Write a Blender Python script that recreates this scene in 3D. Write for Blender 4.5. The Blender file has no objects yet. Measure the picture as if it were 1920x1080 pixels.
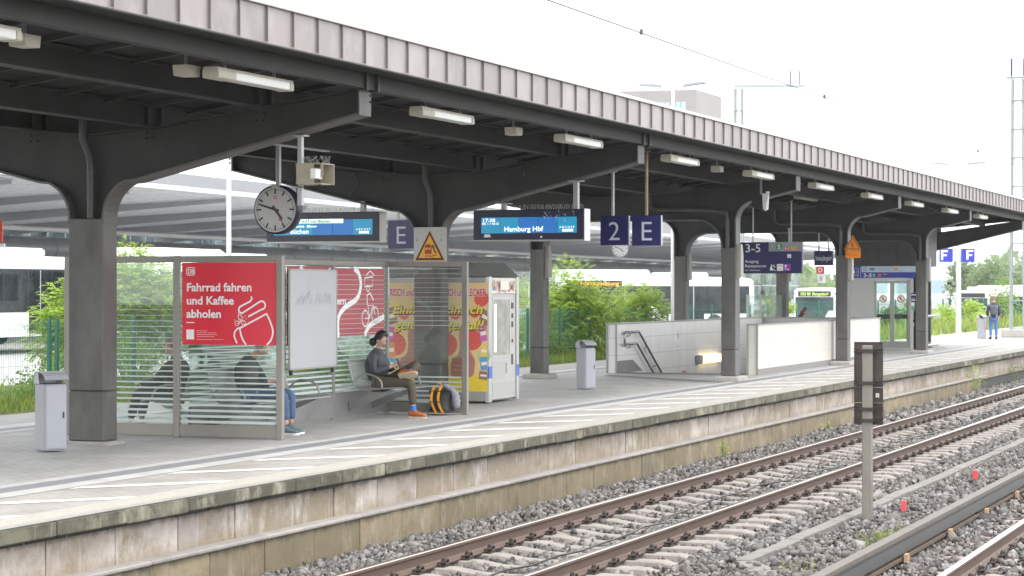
import bpy, math, random
import numpy as np
from mathutils import Vector, Matrix
random.seed(7)
RNG = np.random.default_rng(11)
rad = math.radians
SC = bpy.context.scene
COL = SC.collection
PI = math.pi

# ---------------------------------------------------------------- camera, sky, sun, exposure
TH = 0.3636                                   # the track runs 20.8 degrees to the right of the view axis
cam = bpy.data.cameras.new('camera'); camo = bpy.data.objects.new('camera', cam); COL.objects.link(camo)
cam.sensor_width = 36.0; cam.lens = 4234.4/1920*36
cam.shift_y = 3.6/1920
cam.clip_start = 0.5; cam.clip_end = 4000
camo.location = (0, 0, 1.9); camo.rotation_euler = (PI/2, 0, TH-PI/2)
SC.camera = camo
cam.dof.use_dof = True; cam.dof.focus_distance = 28.0; cam.dof.aperture_fstop = 6.5

SUN_EL, SUN_AZ = 58.0, 215.0                  # overcast: a broad soft sun high behind the camera
W = bpy.data.worlds.new('World'); SC.world = W; W.use_nodes = True
wn = W.node_tree; wn.nodes.clear()
sky = wn.nodes.new('ShaderNodeTexSky'); sky.sky_type = 'NISHITA'; sky.sun_disc = False
sky.sun_elevation = rad(SUN_EL); sky.sun_rotation = rad(SUN_AZ); sky.air_density = 1.0; sky.dust_density = 2.0; sky.ozone_density = 1.0
hs = wn.nodes.new('ShaderNodeHueSaturation'); hs.inputs['Saturation'].default_value = 0.25
oc = wn.nodes.new('ShaderNodeMix'); oc.data_type = 'RGBA'; oc.inputs['Factor'].default_value = .86; oc.inputs['B'].default_value = (9.4, 9.6, 9.8, 1)   # even cloud cover
bg = wn.nodes.new('ShaderNodeBackground'); bg.inputs['Strength'].default_value = 0.1
wo = wn.nodes.new('ShaderNodeOutputWorld')
wn.links.new(sky.outputs[0], hs.inputs['Color']); wn.links.new(hs.outputs[0], oc.inputs['A']); wn.links.new(oc.outputs['Result'], bg.inputs['Color']); wn.links.new(bg.outputs[0], wo.inputs[0])
sl = bpy.data.lights.new('sun', 'SUN'); slo = bpy.data.objects.new('sun', sl); COL.objects.link(slo)
sl.energy = .9; sl.angle = rad(25); sl.color = (1, .97, .93)
# direction towards the sun: high, in front-left of the platform edge (on the track side)
sdir = Vector((math.cos(rad(SUN_EL))*math.sin(rad(SUN_AZ)), math.cos(rad(SUN_EL))*math.cos(rad(SUN_AZ)), math.sin(rad(SUN_EL))))
slo.rotation_euler = sdir.to_track_quat('Z', 'Y').to_euler()
vs = SC.view_settings
vs.view_transform = 'Standard'; vs.look = 'None'; vs.gamma = 1.0; vs.exposure = 1.75
SC.display_settings.display_device = 'sRGB'
SC.render.engine = 'CYCLES'
SC.cycles.max_bounces = 8; SC.cycles.transparent_max_bounces = 24; SC.cycles.diffuse_bounces = 4
SC.cycles.use_denoising = True
HAZE = 0.00025

# ---------------------------------------------------------------- materials
MATS = {}
def lin(c):
    return tuple(c) + (1,) if len(c) == 3 else tuple(c)
def mat(name, col=(.5,.5,.5), rough=.6, metal=0., var=.12, scale=4., bump=0., bscale=40., isl=0., spec=.5, emit=None, estr=0., dirt=None, dscale=1.2, damt=.5, stretch=None, speck=None):
    """Principled material with noise variation of value (var), per-island variation (isl), dirt patches and bump."""
    if name in MATS: return MATS[name]
    m = bpy.data.materials.new(name); m.use_nodes = True; nt = m.node_tree; N = nt.nodes; L = nt.links
    p = N['Principled BSDF']; p.inputs['Roughness'].default_value = rough; p.inputs['Metallic'].default_value = metal
    p.inputs['Specular IOR Level'].default_value = spec
    geo = N.new('ShaderNodeNewGeometry'); tc = N.new('ShaderNodeTexCoord')
    pos = geo.outputs['Position']
    if stretch:
        mp = N.new('ShaderNodeVectorMath'); mp.operation = 'MULTIPLY'; mp.inputs[1].default_value = stretch
        L.new(pos, mp.inputs[0]); pos2 = mp.outputs[0]
    else: pos2 = pos
    src = None
    base = N.new('ShaderNodeRGB'); base.outputs[0].default_value = lin(col); src = base.outputs[0]
    def mul(fac_socket, lo, hi, s):
        mr = N.new('ShaderNodeMapRange'); mr.inputs['To Min'].default_value = lo; mr.inputs['To Max'].default_value = hi
        L.new(fac_socket, mr.inputs['Value'])
        mx = N.new('ShaderNodeVectorMath'); mx.operation = 'SCALE'; L.new(s, mx.inputs[0]); L.new(mr.outputs[0], mx.inputs['Scale'])
        return mx.outputs[0]
    if var:
        n = N.new('ShaderNodeTexNoise'); n.inputs['Scale'].default_value = scale; n.inputs['Detail'].default_value = 6; n.inputs['Roughness'].default_value = .65
        L.new(pos2, n.inputs['Vector']); src = mul(n.outputs['Fac'], 1-var*1.6, 1+var*1.6, src)
    if isl:
        src = mul(geo.outputs['Random Per Island'], 1-isl, 1+isl, src)
    if dirt:
        n2 = N.new('ShaderNodeTexNoise'); n2.inputs['Scale'].default_value = dscale; n2.inputs['Detail'].default_value = 8; n2.inputs['Roughness'].default_value = .7
        L.new(pos2, n2.inputs['Vector'])
        cr = N.new('ShaderNodeValToRGB'); cr.color_ramp.elements[0].position = .45; cr.color_ramp.elements[1].position = .72
        cr.color_ramp.elements[0].color = (0,0,0,1); cr.color_ramp.elements[1].color = (damt,damt,damt,1)
        L.new(n2.outputs['Fac'], cr.inputs['Fac'])
        mx = N.new('ShaderNodeMix'); mx.data_type = 'RGBA'; L.new(cr.outputs[0], mx.inputs['Factor']); L.new(src, mx.inputs['A']); mx.inputs['B'].default_value = lin(dirt)
        src = mx.outputs['Result']
    if speck:
        vo = N.new('ShaderNodeTexVoronoi'); vo.inputs['Scale'].default_value = speck[0]; L.new(pos, vo.inputs['Vector'])
        lt = N.new('ShaderNodeMath'); lt.operation = 'LESS_THAN'; lt.inputs[1].default_value = speck[1]; L.new(vo.outputs['Distance'], lt.inputs[0])
        mx = N.new('ShaderNodeMix'); mx.data_type = 'RGBA'; L.new(lt.outputs[0], mx.inputs['Factor']); L.new(src, mx.inputs['A']); mx.inputs['B'].default_value = lin(speck[2]); src = mx.outputs['Result']
    L.new(src, p.inputs['Base Color'])
    if bump:
        nb = N.new('ShaderNodeTexNoise'); nb.inputs['Scale'].default_value = bscale; nb.inputs['Detail'].default_value = 4
        L.new(pos, nb.inputs['Vector']); b = N.new('ShaderNodeBump'); b.inputs['Strength'].default_value = bump; b.inputs['Distance'].default_value = .02
        L.new(nb.outputs['Fac'], b.inputs['Height']); L.new(b.outputs[0], p.inputs['Normal'])
    if emit:
        p.inputs['Emission Color'].default_value = lin(emit); p.inputs['Emission Strength'].default_value = estr
    MATS[name] = m
    return m
def nodes_of(m): return m.node_tree.nodes, m.node_tree.links, m.node_tree.nodes['Principled BSDF']
def math_node(N, op, a=None, b=None):
    n = N.new('ShaderNodeMath'); n.operation = op
    if isinstance(a, (int, float)): n.inputs[0].default_value = a
    if isinstance(b, (int, float)): n.inputs[1].default_value = b
    return n

def tile_mat(name, c1, c2, mort, bw, bh, plane='xy', mortar=.004, offset=.5, rough=.7, bump=.15, patch=None, var=.15, vscale=1.5, gum=None):
    m = bpy.data.materials.new(name); m.use_nodes = True; N, L, p = nodes_of(m)
    geo = N.new('ShaderNodeNewGeometry'); sep = N.new('ShaderNodeSeparateXYZ'); L.new(geo.outputs['Position'], sep.inputs[0])
    cmb = N.new('ShaderNodeCombineXYZ')
    a, b = {'xy': (0,1), 'xz': (0,2), 'yz': (1,2), 'yx': (1,0)}[plane]
    L.new(sep.outputs[a], cmb.inputs[0]); L.new(sep.outputs[b], cmb.inputs[1])
    br = N.new('ShaderNodeTexBrick'); br.inputs['Scale'].default_value = 1.0; br.inputs['Brick Width'].default_value = bw; br.inputs['Row Height'].default_value = bh
    br.inputs['Mortar Size'].default_value = mortar; br.inputs['Mortar Smooth'].default_value = .3; br.offset = offset
    br.inputs['Color1'].default_value = lin(c1); br.inputs['Color2'].default_value = lin(c2); br.inputs['Mortar'].default_value = lin(mort)
    L.new(cmb.outputs[0], br.inputs['Vector'])
    n = N.new('ShaderNodeTexNoise'); n.inputs['Scale'].default_value = vscale; n.inputs['Detail'].default_value = 9; n.inputs['Roughness'].default_value = .7
    L.new(geo.outputs['Position'], n.inputs['Vector'])
    mr = N.new('ShaderNodeMapRange'); mr.inputs['From Min'].default_value = .25; mr.inputs['From Max'].default_value = .75
    mr.inputs['To Min'].default_value = 1-var; mr.inputs['To Max'].default_value = 1+var; L.new(n.outputs['Fac'], mr.inputs['Value'])
    mx = N.new('ShaderNodeVectorMath'); mx.operation = 'SCALE'; L.new(br.outputs['Color'], mx.inputs[0]); L.new(mr.outputs[0], mx.inputs['Scale'])
    src = mx.outputs[0]
    if patch:
        n2 = N.new('ShaderNodeTexNoise'); n2.inputs['Scale'].default_value = .55; n2.inputs['Detail'].default_value = 7; L.new(geo.outputs['Position'], n2.inputs['Vector'])
        cr = N.new('ShaderNodeValToRGB'); cr.color_ramp.elements[0].position = .5; cr.color_ramp.elements[1].position = .68
        cr.color_ramp.elements[0].color = (0,0,0,1); cr.color_ramp.elements[1].color = (.55,.55,.55,1); L.new(n2.outputs['Fac'], cr.inputs['Fac'])
        m2 = N.new('ShaderNodeMix'); m2.data_type = 'RGBA'; L.new(cr.outputs[0], m2.inputs['Factor']); L.new(src, m2.inputs['A']); m2.inputs['B'].default_value = lin(patch); src = m2.outputs['Result']
    if gum:
        vo = N.new('ShaderNodeTexVoronoi'); vo.inputs['Scale'].default_value = 2.6; L.new(geo.outputs['Position'], vo.inputs['Vector'])
        nz = N.new('ShaderNodeMath'); nz.operation = 'MULTIPLY'; nz.inputs[1].default_value = .085; L.new(n.outputs['Fac'], nz.inputs[0])
        lt = N.new('ShaderNodeMath'); lt.operation = 'LESS_THAN'; L.new(vo.outputs['Distance'], lt.inputs[0]); L.new(nz.outputs[0], lt.inputs[1])
        m3 = N.new('ShaderNodeMix'); m3.data_type = 'RGBA'; L.new(lt.outputs[0], m3.inputs['Factor']); L.new(src, m3.inputs['A']); m3.inputs['B'].default_value = lin(gum); src = m3.outputs['Result']
    L.new(src, p.inputs['Base Color']); p.inputs['Roughness'].default_value = rough
    b = N.new('ShaderNodeBump'); b.inputs['Strength'].default_value = bump; b.inputs['Distance'].default_value = .01; b.invert = True
    L.new(br.outputs['Fac'], b.inputs['Height']); L.new(b.outputs[0], p.inputs['Normal'])
    MATS[name] = m
    return m

def stain_mat(name, col, dark, pale, top, bottom, isl=.12, rough=.85, algae=(.06,.065,.03), streak=True, edge=.0):
    """Old concrete facing: per-panel tint, vertical run-off streaks, blotches, a dirty band under the top edge."""
    m = bpy.data.materials.new(name); m.use_nodes = True; N, L, p = nodes_of(m)
    geo = N.new('ShaderNodeNewGeometry'); pos = geo.outputs['Position']
    def noise(scale, stretch, detail=6, rough=.65):
        v = N.new('ShaderNodeVectorMath'); v.operation = 'MULTIPLY'; v.inputs[1].default_value = stretch; L.new(pos, v.inputs[0])
        n = N.new('ShaderNodeTexNoise'); n.inputs['Scale'].default_value = scale; n.inputs['Detail'].default_value = detail; n.inputs['Roughness'].default_value = rough
        L.new(v.outputs[0], n.inputs['Vector']); return n.outputs['Fac']
    def ramp(f, a, b, top=1.):
        mr = N.new('ShaderNodeMapRange'); mr.inputs['From Min'].default_value = a; mr.inputs['From Max'].default_value = b; mr.inputs['To Max'].default_value = top; L.new(f, mr.inputs['Value']); return mr.outputs[0]
    def mix(f, a, b):
        x = N.new('ShaderNodeMix'); x.data_type = 'RGBA'; L.new(f, x.inputs['Factor'])
        if isinstance(a, tuple): x.inputs['A'].default_value = lin(a)
        else: L.new(a, x.inputs['A'])
        if isinstance(b, tuple): x.inputs['B'].default_value = lin(b)
        else: L.new(b, x.inputs['B'])
        return x.outputs['Result']
    base = mix(geo.outputs['Random Per Island'], tuple(c*(1-isl) for c in col), tuple(c*(1+isl) for c in col))
    # some panels browner, some greyer
    r2 = math_node(N, 'FRACT'); mm = math_node(N, 'MULTIPLY', b=7.31); L.new(geo.outputs['Random Per Island'], mm.inputs[0]); L.new(mm.outputs[0], r2.inputs[0])
    base = mix(ramp(r2.outputs[0], .25, .9, .75), base, dark)
    base = mix(ramp(noise(1.9, (1,1,1.2), 10, .72), .44, .62, .85), base, dark)
    base = mix(ramp(noise(2.6, (1,1,.45), 9, .72), .52, .68, .8), base, pale)
    base = mix(ramp(noise(16, (1,1,.10), 3, .5), .62, .78, .45), base, pale)
    base = mix(ramp(noise(3.2, (1.2,1,.35), 9, .75), .58, .72, .7), base, algae)
    sep = N.new('ShaderNodeSeparateXYZ'); L.new(pos, sep.inputs[0])
    h = N.new('ShaderNodeMapRange'); h.inputs['From Min'].default_value = bottom; h.inputs['From Max'].default_value = top; L.new(sep.outputs[2], h.inputs['Value'])
    nz = noise(5, (1,1,.4), 6); ad = math_node(N, 'MULTIPLY_ADD', b=.5); ad.inputs[2].default_value = -.25; L.new(nz, ad.inputs[0])
    a2 = math_node(N, 'ADD'); L.new(h.outputs[0], a2.inputs[0]); L.new(ad.outputs[0], a2.inputs[1])
    base = mix(ramp(a2.outputs[0], .80, .98, .85), base, algae)
    lo = math_node(N, 'SUBTRACT', a=1.0); L.new(a2.outputs[0], lo.inputs[1])
    base = mix(ramp(lo.outputs[0], .72, 1.05, .6), base, dark)
    fine = N.new('ShaderNodeMapRange'); fine.inputs['To Min'].default_value = .8; fine.inputs['To Max'].default_value = 1.2; L.new(noise(60, (1,1,1), 4, .8), fine.inputs['Value'])
    sc = N.new('ShaderNodeVectorMath'); sc.operation = 'SCALE'; L.new(base, sc.inputs[0]); L.new(fine.outputs[0], sc.inputs['Scale'])
    L.new(sc.outputs[0], p.inputs['Base Color']); p.inputs['Roughness'].default_value = rough
    b = N.new('ShaderNodeBump'); b.inputs['Strength'].default_value = .35; b.inputs['Distance'].default_value = .02; L.new(noise(30, (1,1,1), 5, .7), b.inputs['Height']); L.new(b.outputs[0], p.inputs['Normal'])
    MATS[name] = m; return m

def glass_mat(name, tint=(.93,.97,.95), refl=.07, rough=.02):
    m = bpy.data.materials.new(name); m.use_nodes = True; N = m.node_tree.nodes; L = m.node_tree.links; N.clear()
    o = N.new('ShaderNodeOutputMaterial'); t = N.new('ShaderNodeBsdfTransparent'); t.inputs[0].default_value = lin(tint)
    g = N.new('ShaderNodeBsdfGlossy'); g.inputs['Roughness'].default_value = rough; g.inputs['Color'].default_value = (.9,.95,.95,1)
    fr = N.new('ShaderNodeFresnel'); fr.inputs['IOR'].default_value = 1.45
    mr = N.new('ShaderNodeMapRange'); mr.inputs['To Min'].default_value = refl*.4; mr.inputs['To Max'].default_value = .55; L.new(fr.outputs[0], mr.inputs['Value'])
    mx = N.new('ShaderNodeMixShader'); L.new(mr.outputs[0], mx.inputs[0]); L.new(t.outputs[0], mx.inputs[1]); L.new(g.outputs[0], mx.inputs[2]); L.new(mx.outputs[0], o.inputs[0])
    MATS[name] = m; return m

def leaf_mat(name, c, c2, trans=.45, rough=.5):
    m = bpy.data.materials.new(name); m.use_nodes = True; N = m.node_tree.nodes; L = m.node_tree.links; N.clear()
    o = N.new('ShaderNodeOutputMaterial'); geo = N.new('ShaderNodeNewGeometry')
    mx = N.new('ShaderNodeMix'); mx.data_type = 'RGBA'; mx.inputs['A'].default_value = lin(c); mx.inputs['B'].default_value = lin(c2); L.new(geo.outputs['Random Per Island'], mx.inputs['Factor'])
    n = N.new('ShaderNodeTexNoise'); n.inputs['Scale'].default_value = 2.2; L.new(geo.outputs['Position'], n.inputs['Vector'])
    mr = N.new('ShaderNodeMapRange'); mr.inputs['From Min'].default_value = .3; mr.inputs['From Max'].default_value = .7; mr.inputs['To Min'].default_value = .68; mr.inputs['To Max'].default_value = 1.3; L.new(n.outputs['Fac'], mr.inputs['Value'])
    sc = N.new('ShaderNodeVectorMath'); sc.operation = 'SCALE'; L.new(mx.outputs['Result'], sc.inputs[0]); L.new(mr.outputs[0], sc.inputs['Scale'])
    d = N.new('ShaderNodeBsdfPrincipled'); d.inputs['Roughness'].default_value = rough; L.new(sc.outputs[0], d.inputs['Base Color'])
    t = N.new('ShaderNodeBsdfTranslucent'); ts = N.new('ShaderNodeVectorMath'); ts.operation = 'MULTIPLY'; ts.inputs[1].default_value = (1.5,1.6,.7); L.new(sc.outputs[0], ts.inputs[0]); L.new(ts.outputs[0], t.inputs[0])
    ms = N.new('ShaderNodeMixShader'); ms.inputs[0].default_value = trans; L.new(d.outputs[0], ms.inputs[1]); L.new(t.outputs[0], ms.inputs[2]); L.new(ms.outputs[0], o.inputs[0])
    MATS[name] = m; return m

# ---------------------------------------------------------------- mesh builder
class MB:
    def __init__(s): s.V = []; s.F = []; s.M = []; s.S = []
    def add(s, verts, faces, m=0, smooth=False):
        o = len(s.V); s.V.extend([tuple(v) for v in verts])
        for f in faces: s.F.append(tuple(i+o for i in f)); s.M.append(m); s.S.append(smooth)
        return s
    def box(s, x0, y0, z0, x1, y1, z1, m=0):
        if x1 < x0: x0, x1 = x1, x0
        if y1 < y0: y0, y1 = y1, y0
        if z1 < z0: z0, z1 = z1, z0
        v = [(x0,y0,z0),(x1,y0,z0),(x1,y1,z0),(x0,y1,z0),(x0,y0,z1),(x1,y0,z1),(x1,y1,z1),(x0,y1,z1)]
        return s.add(v, [(3,2,1,0),(4,5,6,7),(0,1,5,4),(1,2,6,5),(2,3,7,6),(3,0,4,7)], m)
    def cbox(s, x0, y0, z0, x1, y1, z1, c=.01, m=0):
        """box with chamfered vertical and horizontal edges (convex 24-vertex solid)"""
        if x1 < x0: x0, x1 = x1, x0
        if y1 < y0: y0, y1 = y1, y0
        if z1 < z0: z0, z1 = z1, z0
        c = min(c, (x1-x0)*.45, (y1-y0)*.45, (z1-z0)*.45)
        def ring(ix, iy, z):
            a0, a1, b0, b1 = x0+ix, x1-ix, y0+iy, y1-iy
            return [(a0+c,b0,z),(a1-c,b0,z),(a1,b0+c,z),(a1,b1-c,z),(a1-c,b1,z),(a0+c,b1,z),(a0,b1-c,z),(a0,b0+c,z)]
        rings = [ring(c,c,z0), ring(0,0,z0+c), ring(0,0,z1-c), ring(c,c,z1)]
        v = [p for r in rings for p in r]; f = []
        for k in range(3):
            for i in range(8):
                j = (i+1) % 8; f.append((k*8+i, k*8+j, (k+1)*8+j, (k+1)*8+i))
        f.append(tuple(range(7,-1,-1))); f.append(tuple(range(24,32)))
        return s.add(v, f, m)
    def obox(s, c, hx, hy, hz, rot, m=0):
        """oriented box, rot a 3x3 Matrix"""
        c = Vector(c); v = []
        for sx, sy, sz in ((-1,-1,-1),(1,-1,-1),(1,1,-1),(-1,1,-1),(-1,-1,1),(1,-1,1),(1,1,1),(-1,1,1)):
            v.append(c + rot @ Vector((sx*hx, sy*hy, sz*hz)))
        return s.add(v, [(3,2,1,0),(4,5,6,7),(0,1,5,4),(1,2,6,5),(2,3,7,6),(3,0,4,7)], m)
    def bar(s, p, q, w, h, m=0, up=(0,0,1)):
        """rectangular bar from p to q"""
        p = Vector(p); q = Vector(q); d = q-p; l = d.length; d.normalize(); u = Vector(up)
        if abs(d.dot(u)) > .98: u = Vector((1,0,0))
        a = d.cross(u).normalized(); u = a.cross(d).normalized()
        R = Matrix((d, a, u)).transposed()
        return s.obox((p+q)/2, l/2, w/2, h/2, R, m)
    def tube(s, pts, r, n=8, m=0, caps=True, smooth=True):
        pts = [Vector(p) for p in pts]; rr = r if isinstance(r, (list, tuple)) else [r]*len(pts)
        v = []; f = []; prev = None
        for i, p in enumerate(pts):
            d = (pts[min(i+1, len(pts)-1)] - pts[max(i-1, 0)]).normalized()
            if prev is None:
                u = Vector((0,0,1)) if abs(d.z) < .9 else Vector((1,0,0)); a = d.cross(u).normalized()
            else:
                a = prev - d*prev.dot(d)
                a = a.normalized() if a.length > 1e-6 else d.orthogonal().normalized()
            prev = a; b = d.cross(a)
            for k in range(n):
                t = 2*PI*k/n; v.append(p + (a*math.cos(t)+b*math.sin(t))*rr[i])
        for i in range(len(pts)-1):
            for k in range(n):
                j = (k+1) % n; f.append((i*n+k, i*n+j, (i+1)*n+j, (i+1)*n+k))
        s.add(v, f, m, smooth)
        if caps: s.add(v[:n], [tuple(range(n-1,-1,-1))], m); s.add(v[-n:], [tuple(range(n))], m)
        return s
    def prism(s, poly, axis, a0, a1, m=0, smooth=False):
        """polygon in the two other axes, extruded along axis from a0 to a1"""
        n = len(poly)
        def P(p, a): return {'x': (a, p[0], p[1]), 'y': (p[0], a, p[1]), 'z': (p[0], p[1], a)}[axis]
        v = [P(p, a0) for p in poly] + [P(p, a1) for p in poly]
        f = [tuple(range(n)), tuple(range(2*n-1, n-1, -1))]
        s.add(v, f, m)
        s.add(v, [(i, i+n, (i+1) % n + n, (i+1) % n) for i in range(n)], m, smooth)
        return s
    def lathe(s, prof, c=(0,0,0), n=16, m=0, axis='z', smooth=True):
        v = []; f = []; c = Vector(c)
        for r, h in prof:
            for k in range(n):
                t = 2*PI*k/n; x, y = r*math.cos(t), r*math.sin(t)
                v.append(c + Vector({'z': (x,y,h), 'x': (h,x,y), 'y': (x,h,y)}[axis]))
        for i in range(len(prof)-1):
            for k in range(n):
                j = (k+1) % n; f.append((i*n+k, i*n+j, (i+1)*n+j, (i+1)*n+k))
        f.append(tuple(range(n-1,-1,-1))); f.append(tuple(range((len(prof)-1)*n, len(prof)*n)))
        return s.add(v, f, m, smooth)
    def quad(s, a, b, c, d, m=0): return s.add([a,b,c,d], [(0,1,2,3)], m)
    def build(s, name, mats, parent=None, kind=None, label=None, recalc=True, bevel=0):
        me = bpy.data.meshes.new(name)
        o0 = ORG.get(parent.name, Vector((0,0,0))) if parent else Vector((0,0,0))
        me.from_pydata([(v[0]-o0.x, v[1]-o0.y, v[2]-o0.z) for v in s.V], [], s.F)
        if not isinstance(mats, (list, tuple)): mats = [mats]
        for mm in mats: me.materials.append(mm)
        me.polygons.foreach_set('material_index', s.M); me.polygons.foreach_set('use_smooth', s.S)
        if recalc:
            import bmesh
            b = bmesh.new(); b.from_mesh(me); bmesh.ops.recalc_face_normals(b, faces=b.faces); b.to_mesh(me); b.free()
        me.update()
        o = bpy.data.objects.new(name, me); COL.objects.link(o)
        if parent: o.parent = parent; ORG[o.name] = o0
        if bevel:
            bv = o.modifiers.new('bevel', 'BEVEL'); bv.width = bevel; bv.segments = 2; bv.limit_method = 'ANGLE'
        if kind: o['kind'] = kind
        if label: o['label'] = label
        return o
ORG = {}
def thing(name, label, cat, loc=(0,0,0), group=None, kind=None):
    o = bpy.data.objects.new(name, None); COL.objects.link(o); o.location = loc; o.empty_display_size = .2
    ORG[o.name] = Vector(loc); o['label'] = label; o['category'] = cat
    if group: o['group'] = group
    if kind: o['kind'] = kind
    return o
def tag(o, label, cat, group=None, kind=None):
    o['label'] = label; o['category'] = cat
    if group: o['group'] = group
    if kind: o['kind'] = kind
    return o
def struct(o, label=None, cat=None):
    o['kind'] = 'structure'
    if label: o['label'] = label
    if cat: o['category'] = cat
    return o
def dup(root, delta=(0,0,0), label=None, rotz=None, scale=None, loc=None):
    """copy of a thing with copies of its parts and sub-parts, moved by delta"""
    def cp(o, par):
        c = o.copy(); COL.objects.link(c)
        if par: c.parent = par
        for ch in KIDS.get(o.name, []): cp(ch, c)
        return c
    c = cp(root, None); c.location = Vector(loc) if loc is not None else Vector(root.location)+Vector(delta)
    if rotz is not None: c.rotation_euler.z = rotz
    if scale: c.scale = scale
    if label: c['label'] = label
    return c
KIDS = {}
def index_kids(root):
    def rec(o):
        KIDS[o.name] = list(o.children)
        for c in o.children: rec(c)
    rec(root)

class PL:
    """a plane frame for signs: a runs to the reader's right, b up, off towards the reader"""
    def __init__(s, o, ex, ey): s.o = Vector(o); s.ex = Vector(ex); s.ey = Vector(ey); s.n = s.ex.cross(s.ey)
    def P(s, a, b, off=0.): return s.o + s.ex*a + s.ey*b + s.n*off
    def M(s): return Matrix((s.ex, s.ey, s.n)).transposed()
def FX(x, y, z): return PL((x,y,z), (0,-1,0), (0,0,1))       # faces -X (towards the camera, across the platform)
def FY(x, y, z): return PL((x,y,z), (1,0,0), (0,0,1))        # faces -Y (towards the track)
def rect(mb, pl, a0, b0, a1, b1, off, m=0): mb.quad(pl.P(a0,b0,off), pl.P(a1,b0,off), pl.P(a1,b1,off), pl.P(a0,b1,off), m)
def slab(mb, pl, a0, b0, a1, b1, o0, o1, m=0):
    v = [pl.P(a,b,o) for o in (o0,o1) for a,b in ((a0,b0),(a1,b0),(a1,b1),(a0,b1))]
    mb.add(v, [(3,2,1,0),(4,5,6,7),(0,1,5,4),(1,2,6,5),(2,3,7,6),(3,0,4,7)], m)
def poly(mb, pl, pts, off, m=0): mb.add([pl.P(a,b,off) for a,b in pts], [tuple(range(len(pts)))], m)
def disc(mb, pl, a, b, r, off, m=0, n=20, ry=None): poly(mb, pl, [(a+r*math.cos(2*PI*k/n), b+(ry or r)*math.sin(2*PI*k/n)) for k in range(n)], off, m)
def ringp(mb, pl, a, b, r, w, off, m=0, n=24):
    v = []; f = []
    for k in range(n):
        t = 2*PI*k/n
        v += [pl.P(a+(r-w)*math.cos(t), b+(r-w)*math.sin(t), off), pl.P(a+r*math.cos(t), b+r*math.sin(t), off)]
    for k in range(n):
        j = (k+1) % n; f.append((2*k, 2*k+1, 2*j+1, 2*j))
    mb.add(v, f, m)
def ribbon(mb, pl, pts, w, off, m=0, closed=False):
    pts = [Vector(p) for p in pts]; n = len(pts); L = []; R = []
    for i in range(n):
        a = pts[(i-1) % n] if (closed or i > 0) else pts[i]; b = pts[(i+1) % n] if (closed or i < n-1) else pts[i]
        d = b-a; d = d.normalized() if d.length > 0 else Vector((1,0)); nn = Vector((-d.y, d.x))
        L.append(pts[i]+nn*w/2); R.append(pts[i]-nn*w/2)
    v = [pl.P(p.x,p.y,off) for p in L] + [pl.P(p.x,p.y,off) for p in R]; f = []
    for i in range(n if closed else n-1):
        j = (i+1) % n; f.append((n+i, n+j, j, i))
    mb.add(v, f, m)
def smooth_curve(pts, k=6):
    """Catmull-Rom through 2D or 3D points"""
    P = [Vector(p) for p in pts]; out = []
    for i in range(len(P)-1):
        p0 = P[max(i-1,0)]; p1 = P[i]; p2 = P[i+1]; p3 = P[min(i+2,len(P)-1)]
        for j in range(k):
            t = j/k
            out.append(.5*((2*p1) + (p2-p0)*t + (2*p0-5*p1+4*p2-p3)*t*t + (-p0+3*p1-3*p2+p3)*t**3))
    out.append(P[-1]); return out
TEXTS = []
def text(s, pl, a, b, h, off, m, parent, w=None, bold=0., align='LEFT', name='lettering', shear=0.):
    """lettering on a plane; h is the cap height, w (optional) the exact width to fit"""
    c = bpy.data.curves.new(name, 'FONT'); c.body = s; c.size = h/.73; c.offset = bold*h; c.align_x = align; c.shear = shear
    c.resolution_u = 3
    c.materials.append(m)
    o = bpy.data.objects.new(name, c); COL.objects.link(o)
    p = pl.P(a, b, off)
    if parent: o.parent = parent; p = p - ORG.get(parent.name, Vector((0,0,0)))
    o.matrix_local = Matrix.Translation(p) @ pl.M().to_4x4()
    TEXTS.append((o, w)); return o
def fit_texts():
    bpy.context.view_layer.update()
    for o, w in TEXTS:
        if w and o.dimensions.x > 0:
            o.scale = (o.scale[0]*w/o.dimensions.x, o.scale[1], o.scale[2])

def mesh_np(name, V, F, mats, parent=None, smooth=False, midx=None):
    """fast mesh from numpy: V (n,3), F (m,k) all faces with k corners"""
    me = bpy.data.meshes.new(name); n, k = F.shape
    o0 = ORG.get(parent.name, Vector((0,0,0))) if parent else Vector((0,0,0))
    V = V - np.array(o0)
    me.vertices.add(len(V)); me.vertices.foreach_set('co', V.astype(np.float32).ravel())
    me.loops.add(n*k); me.loops.foreach_set('vertex_index', F.astype(np.int32).ravel())
    me.polygons.add(n); me.polygons.foreach_set('loop_start', np.arange(0, n*k, k, dtype=np.int32)); me.polygons.foreach_set('loop_total', np.full(n, k, dtype=np.int32))
    for mm in (mats if isinstance(mats, (list,tuple)) else [mats]): me.materials.append(mm)
    if midx is not None: me.polygons.foreach_set('material_index', midx.astype(np.int32))
    if smooth: me.polygons.foreach_set('use_smooth', np.ones(n, dtype=bool))
    me.update(calc_edges=True)
    o = bpy.data.objects.new(name, me); COL.objects.link(o)
    if parent: o.parent = parent; ORG[o.name] = o0
    return o

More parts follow.
